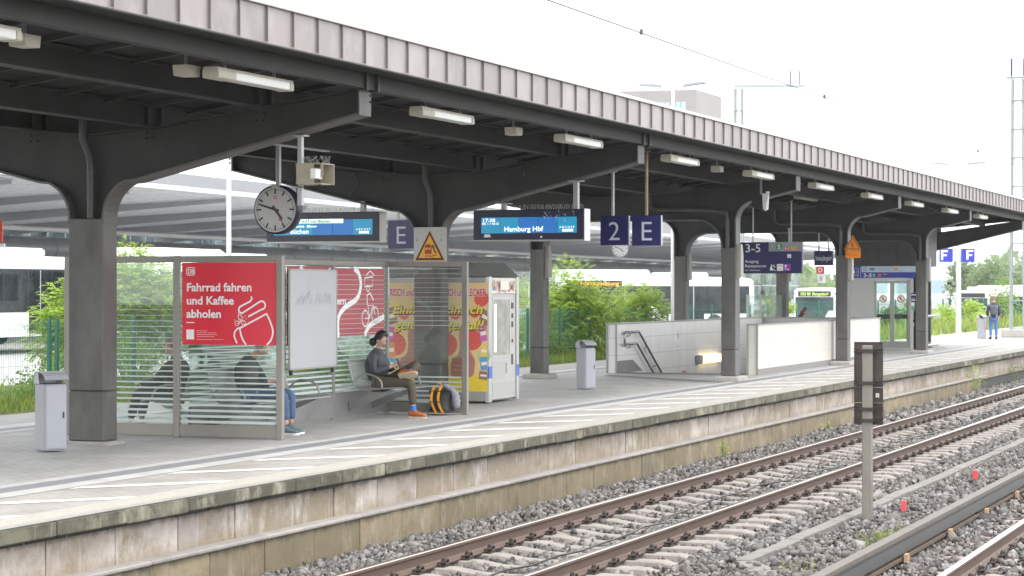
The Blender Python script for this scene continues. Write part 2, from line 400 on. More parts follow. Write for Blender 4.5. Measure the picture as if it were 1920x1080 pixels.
# ---------------------------------------------------------------- shared materials
M_steel_dark = mat('canopy_paint', (.031,.0297,.0285), .6, var=.14, scale=3, dirt=(.016,.0145,.0125), dscale=2.0, damt=.85, bump=.12, stretch=(1,1,.45), speck=(2.2,.035,(.16,.155,.14)))
M_purlin = mat('purlin_paint', (.031,.0297,.0275), .6, var=.16, scale=2, dirt=(.015,.0135,.0115), dscale=2.2, damt=.85, stretch=(.6,1,1), speck=(2.2,.03,(.13,.125,.11)))
M_deck = mat('deck_paint', (.009,.0095,.011), .8, var=.2, scale=2)
M_colclad = mat('column_cladding', (.108,.104,.099), .5, .15, var=.14, scale=2.2, dirt=(.052,.048,.042), dscale=2.4, damt=.85, bump=.08, bscale=90, stretch=(1,1,.4))
M_fascia = mat('fascia_metal', (.24,.213,.205), .42, .35, var=.05, scale=1.2, isl=.11, dirt=(.36,.335,.325), dscale=1.6, damt=.7, stretch=(1,1,.6))
M_fascia_seam = mat('fascia_seam_shaded', (.16,.137,.13), .5, .3, var=.1)  # darker than the sheets: the seams' thin shadow is put into the colour
M_cap = mat('fascia_cap', (.34,.315,.30), .45, .2, var=.1, scale=2)
M_white = mat('white_paint', (.78,.78,.76), .4, var=.04)
M_cream = mat('cream_plastic', (.50,.47,.385), .45, var=.08, scale=6)
M_diff = mat('lamp_diffuser', (.80,.80,.76), .25, var=.04, scale=12)
M_alu = mat('aluminium', (.36,.35,.33), .38, .55, var=.06, scale=5, dirt=(.35,.33,.30), dscale=2, damt=.4)
M_alu_dull = mat('shelter_frame', (.26,.245,.22), .5, .3, var=.09, scale=5, dirt=(.17,.155,.135), dscale=2.5, damt=.4)
M_galv = mat('galvanised', (.42,.43,.43), .45, .6, var=.12, scale=9)
M_black = mat('black_plastic', (.02,.02,.022), .45, var=.1)
M_rubber = mat('rubber', (.03,.03,.03), .8, var=.15)
M_blue = mat('sign_blue', (.011,.012,.085), .35, var=.03)
M_navy = mat('display_navy', (.007,.006,.034), .35, var=.06)
M_signwhite = mat('sign_white', (.80,.80,.80), .4, var=.02)
M_red = mat('poster_red', (.66,.012,.035), .35, var=.02)
M_yellow = mat('sign_yellow', (.80,.36,.01), .4, var=.03)
M_orange = mat('sign_orange', (.80,.24,.01), .4, var=.03)
M_signred = mat('sign_red', (.62,.03,.03), .4, var=.03)
M_bin = mat('bin_metal', (.33,.34,.37), .5, .0, var=.05, scale=6, dirt=(.22,.22,.235), dscale=3, damt=.5)
M_glass = glass_mat('clear_glass')
M_glass2 = glass_mat('bus_glass', (.22,.27,.28), .3)
M_darkglass = mat('dark_window', (.03,.04,.045), .08, var=.2, scale=1.0, spec=.6)
M_frost = mat('frosted_stripe', (.50,.56,.54), .5, var=.02)
# ================================================================ SETTING
M_pave = tile_mat('paving', (.40,.39,.375), (.345,.335,.325), (.21,.205,.195), .20, .10, 'xy', .006, patch=(.22,.213,.20), var=.30, vscale=1.1, gum=(.15,.145,.135))
M_pave_edge = tile_mat('paving_edge', (.365,.348,.322), (.325,.308,.283), (.22,.205,.185), .20, .10, 'xy', .006, patch=(.22,.20,.17), var=.26, vscale=1.3, gum=(.17,.155,.13))
M_line = mat('white_paving', (.46,.455,.44), .7, var=.16, scale=5, dirt=(.30,.295,.28), dscale=3, damt=.7)
M_tact = mat('tactile_grey', (.20,.203,.222), .7, var=.14, scale=5, dirt=(.14,.14,.148), dscale=2)
M_asph = mat('asphalt', (.34,.34,.335), .9, var=.2, scale=1.2, bump=.2, bscale=60)
M_gravelbed = mat('ballast_bed', (.10,.095,.09), .95, var=.5, scale=14, bump=.8, bscale=22)
M_edgeconc = stain_mat('coping_concrete', (.135,.125,.09), (.055,.05,.034), (.34,.32,.25), .0, -.14, isl=.3, algae=(.035,.038,.026))
M_wallup = stain_mat('wall_upper', (.35,.305,.275), (.20,.16,.105), (.50,.465,.43), -.15, -.50, isl=.18, algae=(.065,.062,.055))
M_walllow = stain_mat('wall_lower', (.225,.18,.115), (.135,.11,.066), (.30,.26,.20), -.5, -.95, isl=.22, algae=(.04,.038,.02))
M_ledge = mat('ledge_concrete', (.25,.23,.215), .85, var=.2, scale=5, isl=.1, dirt=(.17,.15,.125), dscale=2, bump=.2)
M_curb = mat('edge_stone', (.34,.325,.30), .8, var=.15, scale=8, dirt=(.22,.205,.18), dscale=3)

EY = 10.2                                      # platform edge
def flat(name, pts, z, m, parent=None):
    mb = MB(); mb.add([(x,y,z) for x,y in pts], [tuple(range(len(pts)))]); o = mb.build(name, m, parent, recalc=False); return struct(o)
X0, X1, XE = 6.0, 150.0, 180.0
# ground: one sheet to the horizon, cut into strips so the track bed, platform and road do not overlap
mb = MB(); mb.add([(-400,-600,-1.25),(1500,-600,-1.25),(1500,2.0,-1.25),(-400,2.0,-1.25)], [(0,1,2,3)])
mb.add([(-400,2,-1.25),(1500,2,-1.25),(1500,1400,-1.25),(-400,1400,-1.25)], [(0,1,2,3)])
struct(mb.build('ground', mat('soil', (.10,.09,.07), .95, var=.3, scale=.6), recalc=False), 'brown soil under the tracks, platform and bus station reaching to the horizon')
# platform paving with an opening for the stairs
SX0, SX1, SY0, SY1 = 48.9, 62.0, 13.0, 16.05
mb = MB()
def q(x0,y0,x1,y1,z=0.,m=0): mb.add([(x0,y0,z),(x1,y0,z),(x1,y1,z),(x0,y1,z)], [(0,1,2,3)], m)
q(X0,EY+.45,X1,11.65, m=1); q(X0,11.65,X1,SY0); q(X0,SY0,SX0,SY1); q(SX1,SY0,X1,SY1); q(X0,SY1,X1,18.0)
platform = struct(mb.build('platform_paving', [M_pave, M_pave_edge], recalc=False), 'grey block paving of the station platform under the canopy')
mb = MB(); q(X0,EY-.06,X1,EY+.45,0.); 
strip = mb.build('platform_edge_strip', mat('edge_groove', (.30,.29,.268), .85, var=.16, scale=8, dirt=(.19,.175,.15), dscale=3), platform, recalc=False); struct(strip)
mb = MB(); x = X0                                # ribbed tactile edge: shallow grooves across the edge stones
while x < 46:
    mb.box(x, EY+.06, .0, x+.022, EY+.40, .004); x += .055 if x < 30 else .075
ribs = struct(mb.build('ribbed_edge', mat('rib_stone', (.47,.445,.40), .75, var=.1, scale=9), platform, recalc=False))
for a, b, m, nm in ((11.66,11.94,M_line,'white_line'), (11.945,12.23,M_tact,'tactile_strip'), (12.235,12.42,M_line,'white_line')):
    mb = MB(); mb.add([(X0,a,.004),(X1,a,.004),(X1,b,.004),(X0,b,.004)], [(0,1,2,3)]); struct(mb.build(nm, m, platform, recalc=False))
mb = MB()
for k in range(48):                              # diagonal hatching beside the edge
    xs = 7.4 + 1.87*k; w = .30
    mb.add([(xs,11.62,.004),(xs+w,11.62,.004),(xs+w+1.15,10.58,.004),(xs+1.15,10.58,.004)], [(3,2,1,0)])
M_hatch = mat('hatch_paint', (.76,.76,.75), .7, var=.14, scale=7, dirt=(.34,.315,.28), dscale=4, damt=.65)
struct(mb.build('hatching', M_hatch, platform, recalc=False))
# lines on the far side of the platform
for a, b, m, nm in ((16.95,17.2,M_line,'white_line'), (17.205,17.5,M_tact,'tactile_strip'), (17.505,17.9,M_line,'white_line')):
    mb = MB(); mb.add([(X0,a,.004),(X1,a,.004),(X1,b,.004),(X0,b,.004)], [(0,1,2,3)]); struct(mb.build(nm, m, platform, recalc=False))
# guiding strips that turn off to the stairs
mb = MB()
mb.add([(44.6,12.43,.008),(45.0,12.43,.008),(47.9,15.9,.008),(47.5,15.9,.008)], [(0,1,2,3)]); struct(mb.build('tactile_strip', M_tact, platform, recalc=False))
mb = MB()
for dx in (-.42, .42):
    mb.add([(44.7+dx,12.43,.006),(44.9+dx,12.43,.006),(47.8+dx,15.9,.006),(47.6+dx,15.9,.006)], [(0,1,2,3)])
struct(mb.build('white_line', M_line, platform, recalc=False))
mb = MB(); q(X0,18.0,X1,19.4,-.0)
struct(mb.build('platform_back_strip', M_curb, platform, recalc=False))

# -------- platform wall (a thing with its parts)
wall = thing('platform_wall', 'stained concrete platform wall with projecting ledge above the ballast', 'retaining wall', (16,EY,-.9))
mb = MB(); mu = MB(); ml = MB(); mg = MB(); mj = MB()
random.seed(3); x = 8.3; PW = 1.107
k = 0
while x < 148:
    g = .010; xe = x+PW; dy = random.uniform(-.012,.012)
    mb.cbox(x+g, EY-.09+dy, -.135+random.uniform(-.006,.006), xe-g, EY+.05, -.004, .012)              # coping stone
    j = random.uniform(-.006,.006)
    if x < 62.5:
        mu.cbox(x+g, EY+.02+j, -.505, xe-g, EY+.2, -.15, .006)
        ml.cbox(x+.35+g*.7, EY-.12+j, -1.05, xe+.35-g*.7, EY+.2, -.535, .006)
        if k % 2 == 0: mg.cbox(x+.35+.004, EY-.15, -.535, x+2*PW+.35-.004, EY+.2, -.492, .012)
    else:
        mu.cbox(x+g, EY+.03+j, -.62, xe-g, EY+.2, -.15, .006)
    x = xe; k += 1
mj.box(8, EY+.06, -1.1, 148, EY+.28, -.01)
mb.build('coping_stones', M_edgeconc, wall); mu.build('upper_panels', M_wallup, wall); ml.build('lower_panels', M_walllow, wall)
mg.build('ledge', M_ledge, wall); mj.build('core', mat('wall_core', (.06,.058,.052), .95), wall)
mb = MB()                                          # dark open joint with crumbled mortar right under the coping
random.seed(5); x = 8.3
while x < 75:
    l = random.uniform(.15,.7); mb.box(x, EY-.004+random.uniform(0,.02), -.168-random.uniform(0,.014), x+l, EY+.1, -.13); x += l+random.uniform(0,.06)
mb.build('mortar_joint', mat('mortar', (.05,.049,.045), .95, var=.5, scale=18), wall)

# -------- track bed
RZ = -.56                                          # rail head
T1 = 7.59; T2 = 2.72                               # track centre lines
prof = [(-30,-.80),(-1,-.80),(1.0,-.745),(3.9,-.745),(4.7,-.77),(5.3,-.775),(6.0,-.78),(6.4,-.80),(8.8,-.80),(9.3,-.80),(10.0,-.90),(10.3,-.95)]
xs = np.concatenate([np.arange(6,80,.4), np.arange(80,400,8.)]); ys = np.concatenate([[-30,-10,-4], np.arange(-1,10.31,.22), [10.35]])
pz = np.interp(ys, [p[0] for p in prof], [p[1] for p in prof])
XX, YY = np.meshgrid(xs, ys, indexing='ij'); ZZ = np.tile(pz, (len(xs),1)) + RNG.normal(0,.008,XX.shape)
V = np.stack([XX,YY,ZZ],-1).reshape(-1,3); ny = len(ys)
I = (np.arange(len(xs)-1)[:,None]*ny + np.arange(ny-1)[None,:]).ravel()
bed = mesh_np('track_bed', V, np.stack([I,I+ny,I+ny+1,I+1],1), M_gravelbed); struct(bed, 'dark grey ballast bed under the two tracks')

def hbed(y): return np.interp(y, [p[0] for p in prof], [p[1] for p in prof])
# -------- ballast stones: one mesh of many angular stones
def stones(name, n, xr, yr, size, m, keep, lift=.0, seed=1, dens_near=True):
    r = np.random.default_rng(seed)
    if dens_near:                                  # even density on the ground
        X = r.uniform(*xr, n)
    else: X = r.uniform(*xr, n)
    Y = r.uniform(*yr, n)
    ok = keep(X, Y, r); X = X[ok]; Y = Y[ok]; n = len(X)
    B = np.array([(-1,-1,-1),(1,-1,-1),(1,1,-1),(-1,1,-1),(-1,-1,1),(1,-1,1),(1,1,1),(-1,1,1)])*.75
    F = np.array([(0,2,1),(0,3,2),(4,5,6),(4,6,7),(0,1,5),(0,5,4),(1,2,6),(1,6,5),(2,3,7),(2,7,6),(3,0,4),(3,4,7)])
    s = size*np.exp(r.normal(-.05,.40,n))
    jit = r.uniform(.45,1.25,(n,8,3)); P = B[None]*jit*np.stack([r.uniform(.8,1.3,n),r.uniform(.6,1.,n),r.uniform(.4,.75,n)],1)[:,None,:]
    # random rotation (quaternion)
    qn = r.normal(size=(n,4)); qn[:,3] += .8; qn /= np.linalg.norm(qn,axis=1)[:,None]; w,x,y,z = qn[:,3],qn[:,0],qn[:,1],qn[:,2]
    R = np.stack([1-2*(y*y+z*z),2*(x*y-z*w),2*(x*z+y*w),2*(x*y+z*w),1-2*(x*x+z*z),2*(y*z-x*w),2*(x*z-y*w),2*(y*z+x*w),1-2*(x*x+y*y)],1).reshape(n,3,3)
    P = np.einsum('nij,nkj->nki', R, P)*s[:,None,None]*.5
    Z = hbed(Y) + r.normal(.012,.016,n) + lift
    P += np.stack([X,Y,Z],1)[:,None,:]
    FF = (F[None]+8*np.arange(n)[:,None,None]).reshape(-1,3)
    o = mesh_np(name, P.reshape(-1,3), FF, m); return o
M_stone = mat('ballast_stone', (.148,.14,.134), .9, var=.2, scale=25, isl=.68, dirt=(.11,.075,.058), dscale=1.1, damt=.55)
SL0, SLD, NSL = 12.0, .6, 140
def keep1(X, Y, r):
    k = ((X-SL0)/SLD) % 1.0
    onsl = (np.abs(Y-T1) < 1.32) & (np.minimum(k,1-k)*SLD < .125)
    ondu = (np.abs(Y-5.70) < .15) & (X > 21.2)
    rail = (np.abs(np.abs(Y-T1)-.7525) < .09)
    inside = (np.abs(Y-T1) < .62) & (r.random(len(X)) < .55)       # the cribs are filled lower between the rails
    onsl = (np.abs(Y-T1) < 1.34) & (np.minimum(k,1-k)*SLD < .14)
    on2 = (np.abs(Y-T2) < 1.25) & (np.minimum(((X-12.2)/.63) % 1, 1-((X-12.2)/.63) % 1)*.63 < .12)
    return ~(onsl | ondu | rail | on2)
b1 = stones('ballast', 98000, (15,42), (1.6,10.05), .058, M_stone, keep1, seed=2)
tag(b1, 'loose grey and brown ballast stones between and beside the near tracks', 'ballast', kind='stuff')
b2 = stones('ballast', 36000, (42,84), (3.5,10.05), .09, M_stone, keep1, seed=4)
tag(b2, 'ballast stones along the far stretch of the tracks', 'ballast', kind='stuff')

# -------- tracks
M_rail = mat('rail_rust', (.105,.067,.05), .6, .2, var=.18, scale=6, dirt=(.10,.07,.055), dscale=2, stretch=(.3,1,1))
M_head = mat('rail_head', (.36,.31,.275), .22, .9, var=.15, scale=3, stretch=(.1,4,1))
M_sleeper = mat('sleeper_concrete', (.245,.22,.197), .85, var=.16, scale=8, isl=.12, dirt=(.14,.12,.105), dscale=4, damt=.7, bump=.2)
M_clip = mat('clip_iron', (.055,.042,.036), .6, .5, var=.3, scale=20)
def rail_bm(y, x0, x1, z=RZ, h=.165):
    mb = MB(); hw, ww, fw = .035, .009, .070
    P = [(-fw,-h),(fw,-h),(fw,-h+.012),(ww+.012,-h+.030),(ww,-h+.045),(ww,-.050),(hw-.003,-.036),(hw,-.030),(hw,-.008),(hw-.010,0),(-hw+.010,0),(-hw,-.008),(-hw,-.030),(-hw+.003,-.036),(-ww,-.050),(-ww,-h+.045),(-ww-.012,-h+.030),(-fw,-h+.012)]
    n = len(P); v = [(x0,y+a,z+b) for a,b in P] + [(x1,y+a,z+b) for a,b in P]
    for i in range(n):
        j = (i+1) % n; mb.add([v[i],v[j],v[n+j],v[n+i]], [(0,1,2,3)], 1 if i in (8,9,10) else 0)
    mb.add(v, [tuple(range(n-1,-1,-1)), tuple(range(n,2*n))]); return mb
def clip_bm(x, y, z):
    """rail fastening: base plate, two tension clamps and their bolts"""
    mb = MB(); mb.box(x-.075,y-.15,z,x+.075,y+.15,z+.018)
    for s in (-1,1):
        yy = y+s*.105
        mb.tube([(x-.055,yy-s*.03,z+.035),(x-.06,yy+s*.035,z+.05),(x-.02,yy+s*.045,z+.07),(x,yy-s*.005,z+.062),(x+.02,yy+s*.045,z+.07),(x+.06,yy+s*.035,z+.05),(x+.055,yy-s*.03,z+.035)], .0125, 6)
        mb.lathe([(.026,.015),(.026,.055),(.017,.06),(.017,.085),(.010,.09)], (x,yy+s*.01,z), 8)
    return mb
def sleeper_bm(x, y, z, L=1.3):
    """concrete sleeper: sloped sides, waisted and lower in the middle, sunk ends"""
    st = [(-L,.045,.105,.130),(-L+.12,.075,.115,.135),(-1.0,.0,.105,.14),(-.75,.0,.105,.14),(-.52,.0,.10,.135),(-.28,-.035,.085,.115),(0,-.045,.08,.11),(.28,-.035,.085,.115),(.52,.0,.10,.135),(.75,.0,.105,.14),(1.0,.0,.105,.14),(L-.12,.0,.105,.135),(L,-.03,.095,.130)]
    st[0] = (-L,-.03,.095,.130); st[1] = (-L+.12,.0,.105,.135)
    v = []; f = []
    for a, dz, wt, wb in st:
        v += [(x-wb,y+a,z-.16),(x-wt,y+a,z+dz-.012),(x-wt+.02,y+a,z+dz),(x+wt-.02,y+a,z+dz),(x+wt,y+a,z+dz-.012),(x+wb,y+a,z-.16)]
    for i in range(len(st)-1):
        for k in range(5): f.append((i*6+k, i*6+k+1, i*6+k+7, i*6+k+6))
    f.append(tuple(range(6))); f.append(tuple(range(len(v)-1,len(v)-7,-1)))
    mb = MB(); mb.add(v, f); return mb
track1 = thing('railway_track', 'railway track with rusty rails on concrete sleepers beside the platform wall', 'railway track', (SL0,T1,RZ-.16))
for s in (-1,1): rail_bm(T1+s*.7525, 6, 260).build('rail', [M_rail, M_head], track1)
sl0 = sleeper_bm(SL0, T1, RZ-.167).build('sleeper', M_sleeper, track1)
fs = [clip_bm(SL0, T1+s*.7525, RZ-.167).build('rail_fastener', M_clip, sl0) for s in (-1,1)]
for k in range(1, 100):
    x = SL0+k*SLD
    c = sl0.copy(); COL.objects.link(c); c.parent = track1; c.location.x = k*SLD
    if k < 92:
        for f_ in fs: d = f_.copy(); COL.objects.link(d); d.parent = c
mb = MB()
for k in range(100, NSL): 
    b_ = sleeper_bm(SL0+k*SLD, T1, RZ-.167); mb.add(b_.V, b_.F)
o = mb.build('distant_sleepers', M_sleeper, track1); o['kind'] = 'stuff'
mb = MB(); pts = []                                 # thin cable lying along the middle of the track
random.seed(8)
for k in range(90): pts.append((14+k*.6, T1-.12+random.uniform(-.05,.05)+.12*math.sin(k*.35), RZ-.135+random.uniform(-.012,.02)))
mb.tube(pts, .011, 5); tag(mb.build('cable', M_black), 'thin black cable lying across the sleepers between the rails', 'cable')

track2 = thing('railway_track', 'railway track with pinkish sleepers at the bottom right corner beside the covered third rail', 'railway track', (12.2,T2,RZ-.16))
M_slp2 = mat('sleeper_pink', (.26,.195,.175), .85, var=.18, scale=8, dirt=(.24,.18,.16), dscale=4, damt=.7, isl=.15)
for s in (-1,1): rail_bm(T2+s*.7525, 6, 260).build('rail', [M_rail, M_head], track2)
s2 = sleeper_bm(12.2, T2, RZ-.167).build('sleeper', M_slp2, track2)
fs2 = [clip_bm(12.2, T2+.7525, RZ-.167).build('rail_fastener', M_clip, s2)]
for k in range(1, 80):
    c = s2.copy(); COL.objects.link(c); c.parent = track2; c.location.x = k*.63
    for f_ in fs2: d = f_.copy(); COL.objects.link(d); d.parent = c
# -------- third rail with its cover
TY = 4.28
third = thing('third_rail', 'covered third rail on iron brackets running between the two tracks', 'third rail', (12,TY,-.75))
M_cover = mat('cover_plastic', (.020,.019,.018), .5, var=.15, scale=4, dirt=(.025,.023,.021), dscale=1.5, damt=.6, stretch=(.4,1,1))
M_covtop = mat('cover_top', (.10,.085,.072), .6, var=.15, scale=4, dirt=(.11,.095,.08), dscale=1.5, stretch=(.4,1,1))
mb = MB(); x = 8.
while x < 150:                                      # cover boards, butted
    xe = x+2.4
    mb.box(x+.004, TY-.055, -.500, xe-.004, TY+.055, -.462, 1)
    mb.add([(x+.004,TY-.066,-.515),(xe-.004,TY-.066,-.515),(xe-.004,TY-.085,-.625),(x+.004,TY-.085,-.625),(x+.004,TY-.04,-.515),(xe-.004,TY-.04,-.515),(xe-.004,TY-.07,-.625),(x+.004,TY-.07,-.625)], [(0,1,2,3),(7,6,5,4),(3,2,6,7),(0,4,5,1)], 0)
    mb.box(x+.004, TY-.072, -.518, xe-.004, TY+.072, -.501, 0); x = xe
mb.build('cover', [M_cover, M_covtop], third)
mb = MB(); mb.box(8,TY-.10,-.685,150,TY-.02,-.655); mb.box(8,TY-.045,-.655,150,TY-.025,-.56); mb.box(8,TY-.06,-.56,150,TY-.0,-.545)
mb.build('conductor_rail', mat('conductor', (.16,.115,.085), .5, .5, var=.2, scale=5), third)
mb = MB()
b0 = None
for k in range(28):
    xx = 14.3+k*2.4
    mb = MB(); mb.box(xx-.045,TY+.10,-.82,xx+.045,TY+.16,-.50); mb.box(xx-.04,TY-.14,-.69,xx+.04,TY+.12,-.655); mb.box(xx-.05,TY-.15,-.70,xx+.05,TY-.115,-.62,1)
    mb.box(xx-.07,TY-.3,-.84,xx+.07,TY+.3,-.735)
    if b0 is None: b0 = mb.build('bracket', [M_clip, mat('insulator_tan', (.42,.26,.15), .6, var=.1)], third)
    else:
        c = b0.copy(); COL.objects.link(c); c.parent = third; c.location.x = 2.4*k
# -------- concrete cable trough between the tracks
duct = thing('cable_trough', 'long pale concrete cable trough lid between the tracks', 'cable trough', (21.2,5.7,-.75))
M_duct = mat('trough_concrete', (.18,.167,.152), .85, var=.14, scale=7, isl=.08, dirt=(.11,.10,.09), dscale=3, damt=.7, bump=.2)
mb = MB(); x = 21.35
random.seed(2)
while x < 110:
    xe = x+1.0; j = random.uniform(-.006,.006); mb.cbox(x+.004,5.63+j,-.82,xe-.004,5.79+j,-.728+random.uniform(-.006,.006),.008); x = xe
mb.build('lids', M_duct, duct)
mb = MB(); P0 = Vector((21.35,5.71,0)); d = Vector((-.86,-.51,0))
for k in range(4):
    a = P0+d*(k*1.0+.02); b = P0+d*(k*1.0+.99)
    mb.bar((a.x,a.y,-.78),(b.x,b.y,-.78),.22,.09)
mb.build('lids', M_duct, duct)

# ================================================================ CANOPY
CXs = [24.165+10.72*k for k in range(6)]
CXs[5] = 77.7
canopy = thing('platform_canopy', 'long dark steel platform canopy with a ribbed brown metal fascia and butterfly roof', 'canopy', (24.165,14.7,0))
CY = 14.72; TIPY = 11.05; FTY = 2*CY-TIPY
XA, XB = 7.0, 78.0
def roofz(y): return 4.05+.139*abs(y-CY)
# roof deck (thin folded plate), V shaped
mb = MB(); th = .05
ys = [10.66, 12.4, 13.9, CY, 2*CY-13.9, 2*CY-12.4, 2*CY-10.66]
for i in range(len(ys)-1):
    a, b = ys[i], ys[i+1]
    mb.add([(XA,a,roofz(a)),(XB,a,roofz(a)),(XB,b,roofz(b)),(XA,b,roofz(b)),(XA,a,roofz(a)+th),(XB,a,roofz(a)+th),(XB,b,roofz(b)+th),(XA,b,roofz(b)+th)], [(3,2,1,0),(4,5,6,7),(0,1,5,4),(2,3,7,6),(1,2,6,5),(3,0,4,7)])
mb.build('roof_deck', M_deck, canopy)
mb = MB(); x = XA+.4
while x < XB:
    for s in (-1,1):
        a, b = CY+s*3.7, CY+s*.1
        mb.bar((x,a,roofz(a)-.03),(x,b,roofz(b)-.03),.05,.06)
    x += .98
mb.build('deck_ribs', mat('rib_paint', (.045,.044,.042), .6, var=.1), canopy)
# purlins: I beams
def ibeam_x(mb, y, z0, z1, x0, x1, fw=.10, t=.02):
    mb.box(x0,y-fw,z0,x1,y+fw,z0+t); mb.box(x0,y-fw,z1-t,x1,y+fw,z1); mb.box(x0,y-.012,z0+t,x1,y+.012,z1-t)
for y in (12.4, 13.9, 2*CY-13.9, 2*CY-12.4):
    mb = MB(); zb = {12.4: 4.08, 13.9: 3.88}.get(y if y < CY else round(2*CY-y,2), 4.0); ibeam_x(mb, y, zb, roofz(y)-.004, XA, XB)
    mb.build('purlin', M_purlin, canopy)
for s in (-1,1):
    y = CY+s*(CY-11.0); mb = MB(); mb.box(XA,y-.035,4.262,XB,y+.035,roofz(y)-.004); mb.box(XA,y-.05,4.25,XB,y+.09,4.262)
    mb.build('edge_beam', mat('edge_beam_paint', (.020,.0187,.0165), .6, var=.16, scale=2.5, dirt=(.011,.01,.009), dscale=1.6, damt=.75), canopy)
# soffit board between edge beam and fascia
for s in (-1,1):
    ya, yb = CY+s*(CY-10.97), CY+s*(CY-10.63); mb = MB(); mb.box(XA, min(ya,yb), 4.43, XB, max(ya,yb), 4.455); mb.build('soffit', M_deck, canopy)
# fascia: separate sheets with standing seams and a cap
FY0 = 10.6
for s in (-1,1):
    mb = MB(); ms = MB(); mc = MB(); fy = CY+s*(CY-FY0) 
    x = 6.90; random.seed(21)
    while x < XB:
        xe = min(x+.602+random.uniform(-.012,.012), XB); b = random.uniform(-.004,.004)
        sgn = s                                           # -1: near side
        y0 = fy; y1 = fy - sgn*-.02 if s > 0 else fy+.02
        # sheet slightly dished
        xm = (x+xe)/2
        mb.add([(x,y0,4.43),(xm,y0+b,4.43),(xe,y0,4.43),(xe,y0,4.82),(xm,y0+b,4.82),(x,y0,4.82)], [(0,1,4,5),(1,2,3,4)] if s < 0 else [(5,4,1,0),(4,3,2,1)])
        if s < 0:
            mb.box(x-.006, fy-.026, 4.45, x+.006, fy+.004, 4.82, 1)
            mb.add([(x-.006,fy-.026,4.45),(x+.006,fy-.026,4.45),(x+.006,fy-.006,4.425),(x-.006,fy-.006,4.425)], [(0,1,2,3)], 1)
        x = xe
    mb.box(XA, min(fy+.0,fy+.004)+ (.01 if s<0 else -.03), 4.425, XB, fy+(.03 if s<0 else -.01), 4.82) 
    mb.build('fascia', [M_fascia, M_fascia_seam], canopy, recalc=False)
    x = XA
    while x < XB:
        xe = min(x+3.0, XB); a, b = (fy-.035, fy+.14) if s < 0 else (fy-.14, fy+.035)
        mc.add([(x+.003,a,4.818),(xe-.003,a,4.818),(xe-.003,b,4.818),(x+.003,b,4.818),(x+.003,a+.0,4.832),(xe-.003,a+.0,4.832),(xe-.003,b,4.832),(x+.003,b,4.832),(x+.003,(a*.4+b*.6),4.895),(xe-.003,(a*.4+b*.6),4.895)], [(3,2,1,0),(0,1,5,4),(2,3,7,6),(4,5,9,8),(6,7,8,9),(1,2,6,9,5),(3,0,4,8,7)]); x = xe
    mc.build('cap_flashing', M_cap, canopy)
    # drip edge under the fascia
    md = MB(); md.box(XA, fy-.02, 4.418, XB, fy+.03, 4.432); md.build('drip_edge', mat('drip', (.04,.038,.036), .6), canopy)
# gable flashing at the far end
mb = MB()
for s in (-1,1): mb.add([(XB+.01,CY,3.95),(XB+.01,CY+s*4.1,4.3),(XB+.01,CY+s*4.1,4.83),(XB+.01,CY,4.25)], [(0,1,2,3)])
mb.build('gable_flashing', M_purlin, canopy)

def arc(cx, cy, r, a0, a1, n=10): return [(cx+r*math.cos(rad(a0+(a1-a0)*i/n)), cy+r*math.sin(rad(a0+(a1-a0)*i/n))) for i in range(n+1)]
def flange(mb, path, x0, x1, t):
    """ribbon of plate following a (y,z) path, thickness t upwards/inwards"""
    n = len(path); off = []
    for i in range(n):
        a = Vector(path[max(i-1,0)]); b = Vector(path[min(i+1,n-1)]); d = (b-a).normalized(); off.append(Vector((-d.y, d.x))*t)
    v = []
    for i, p in enumerate(path):
        o_ = off[i]; p = (p[0]-o_.x*.4, p[1]-o_.y*.4); v += [(x0,p[0],p[1]),(x1,p[0],p[1]),(x1,p[0]+o_.x,p[1]+o_.y),(x0,p[0]+o_.x,p[1]+o_.y)]
    f = []
    for i in range(n-1):
        for k in range(4):
            j = (k+1) % 4; f.append((i*4+k, i*4+j, i*4+4+j, i*4+4+k))
    f += [(3,2,1,0), tuple(range(4*n-4,4*n))]
    mb.add(v, f)
def arm_under(cface, s, tip=TIPY, r=.47):
    """under edge of one arm, from the tip to the column face, as (y,z); s = -1 towards the track"""
    out = []
    yt = CY+s*(CY-tip)
    # straight part z = 3.96 at the tip falling to the curve
    ys_ = abs(cface-CY)
    z_at = lambda y: 3.96-.243*(abs(yt-CY)-abs(y-CY))
    yc = abs(cface-CY)+r*.86
    # tangent arc: centre so that it touches the column face
    zc = z_at(CY+s*yc)-.005
    pts = [(yt, 3.96), (CY+s*(yc+.0), z_at(CY+s*yc))]
    cy_ = cface+s*r; cz = zc-r*.93
    for a in np.linspace(68, 0, 9):
        pts.append((cy_ - s*r*math.cos(rad(a)), cz + r*math.sin(rad(a))))
    pts = [p for p in pts if p[1] > 2.73]; pts.append((cface, 2.70))
    return pts
def solid_from_outline(mb, outline, x0, x1):
    """y-z outline (ordered) extruded in x, triangulated by fan pieces safe for our shapes"""
    from mathutils.geometry import tessellate_polygon
    n = len(outline); tri = [tuple(t) for t in tessellate_polygon([[Vector((p[0],p[1],0)) for p in outline]])]
    v = [(x0,p[0],p[1]) for p in outline] + [(x1,p[0],p[1]) for p in outline]
    mb.add(v, tri + [tuple(i+n for i in reversed(t)) for t in tri])
    mb.add(v, [(i,(i+1)%n,n+(i+1)%n,n+i) for i in range(n)])
M_rivet = mat('rivet', (.05,.048,.045), .5, .4, var=.3, scale=14)
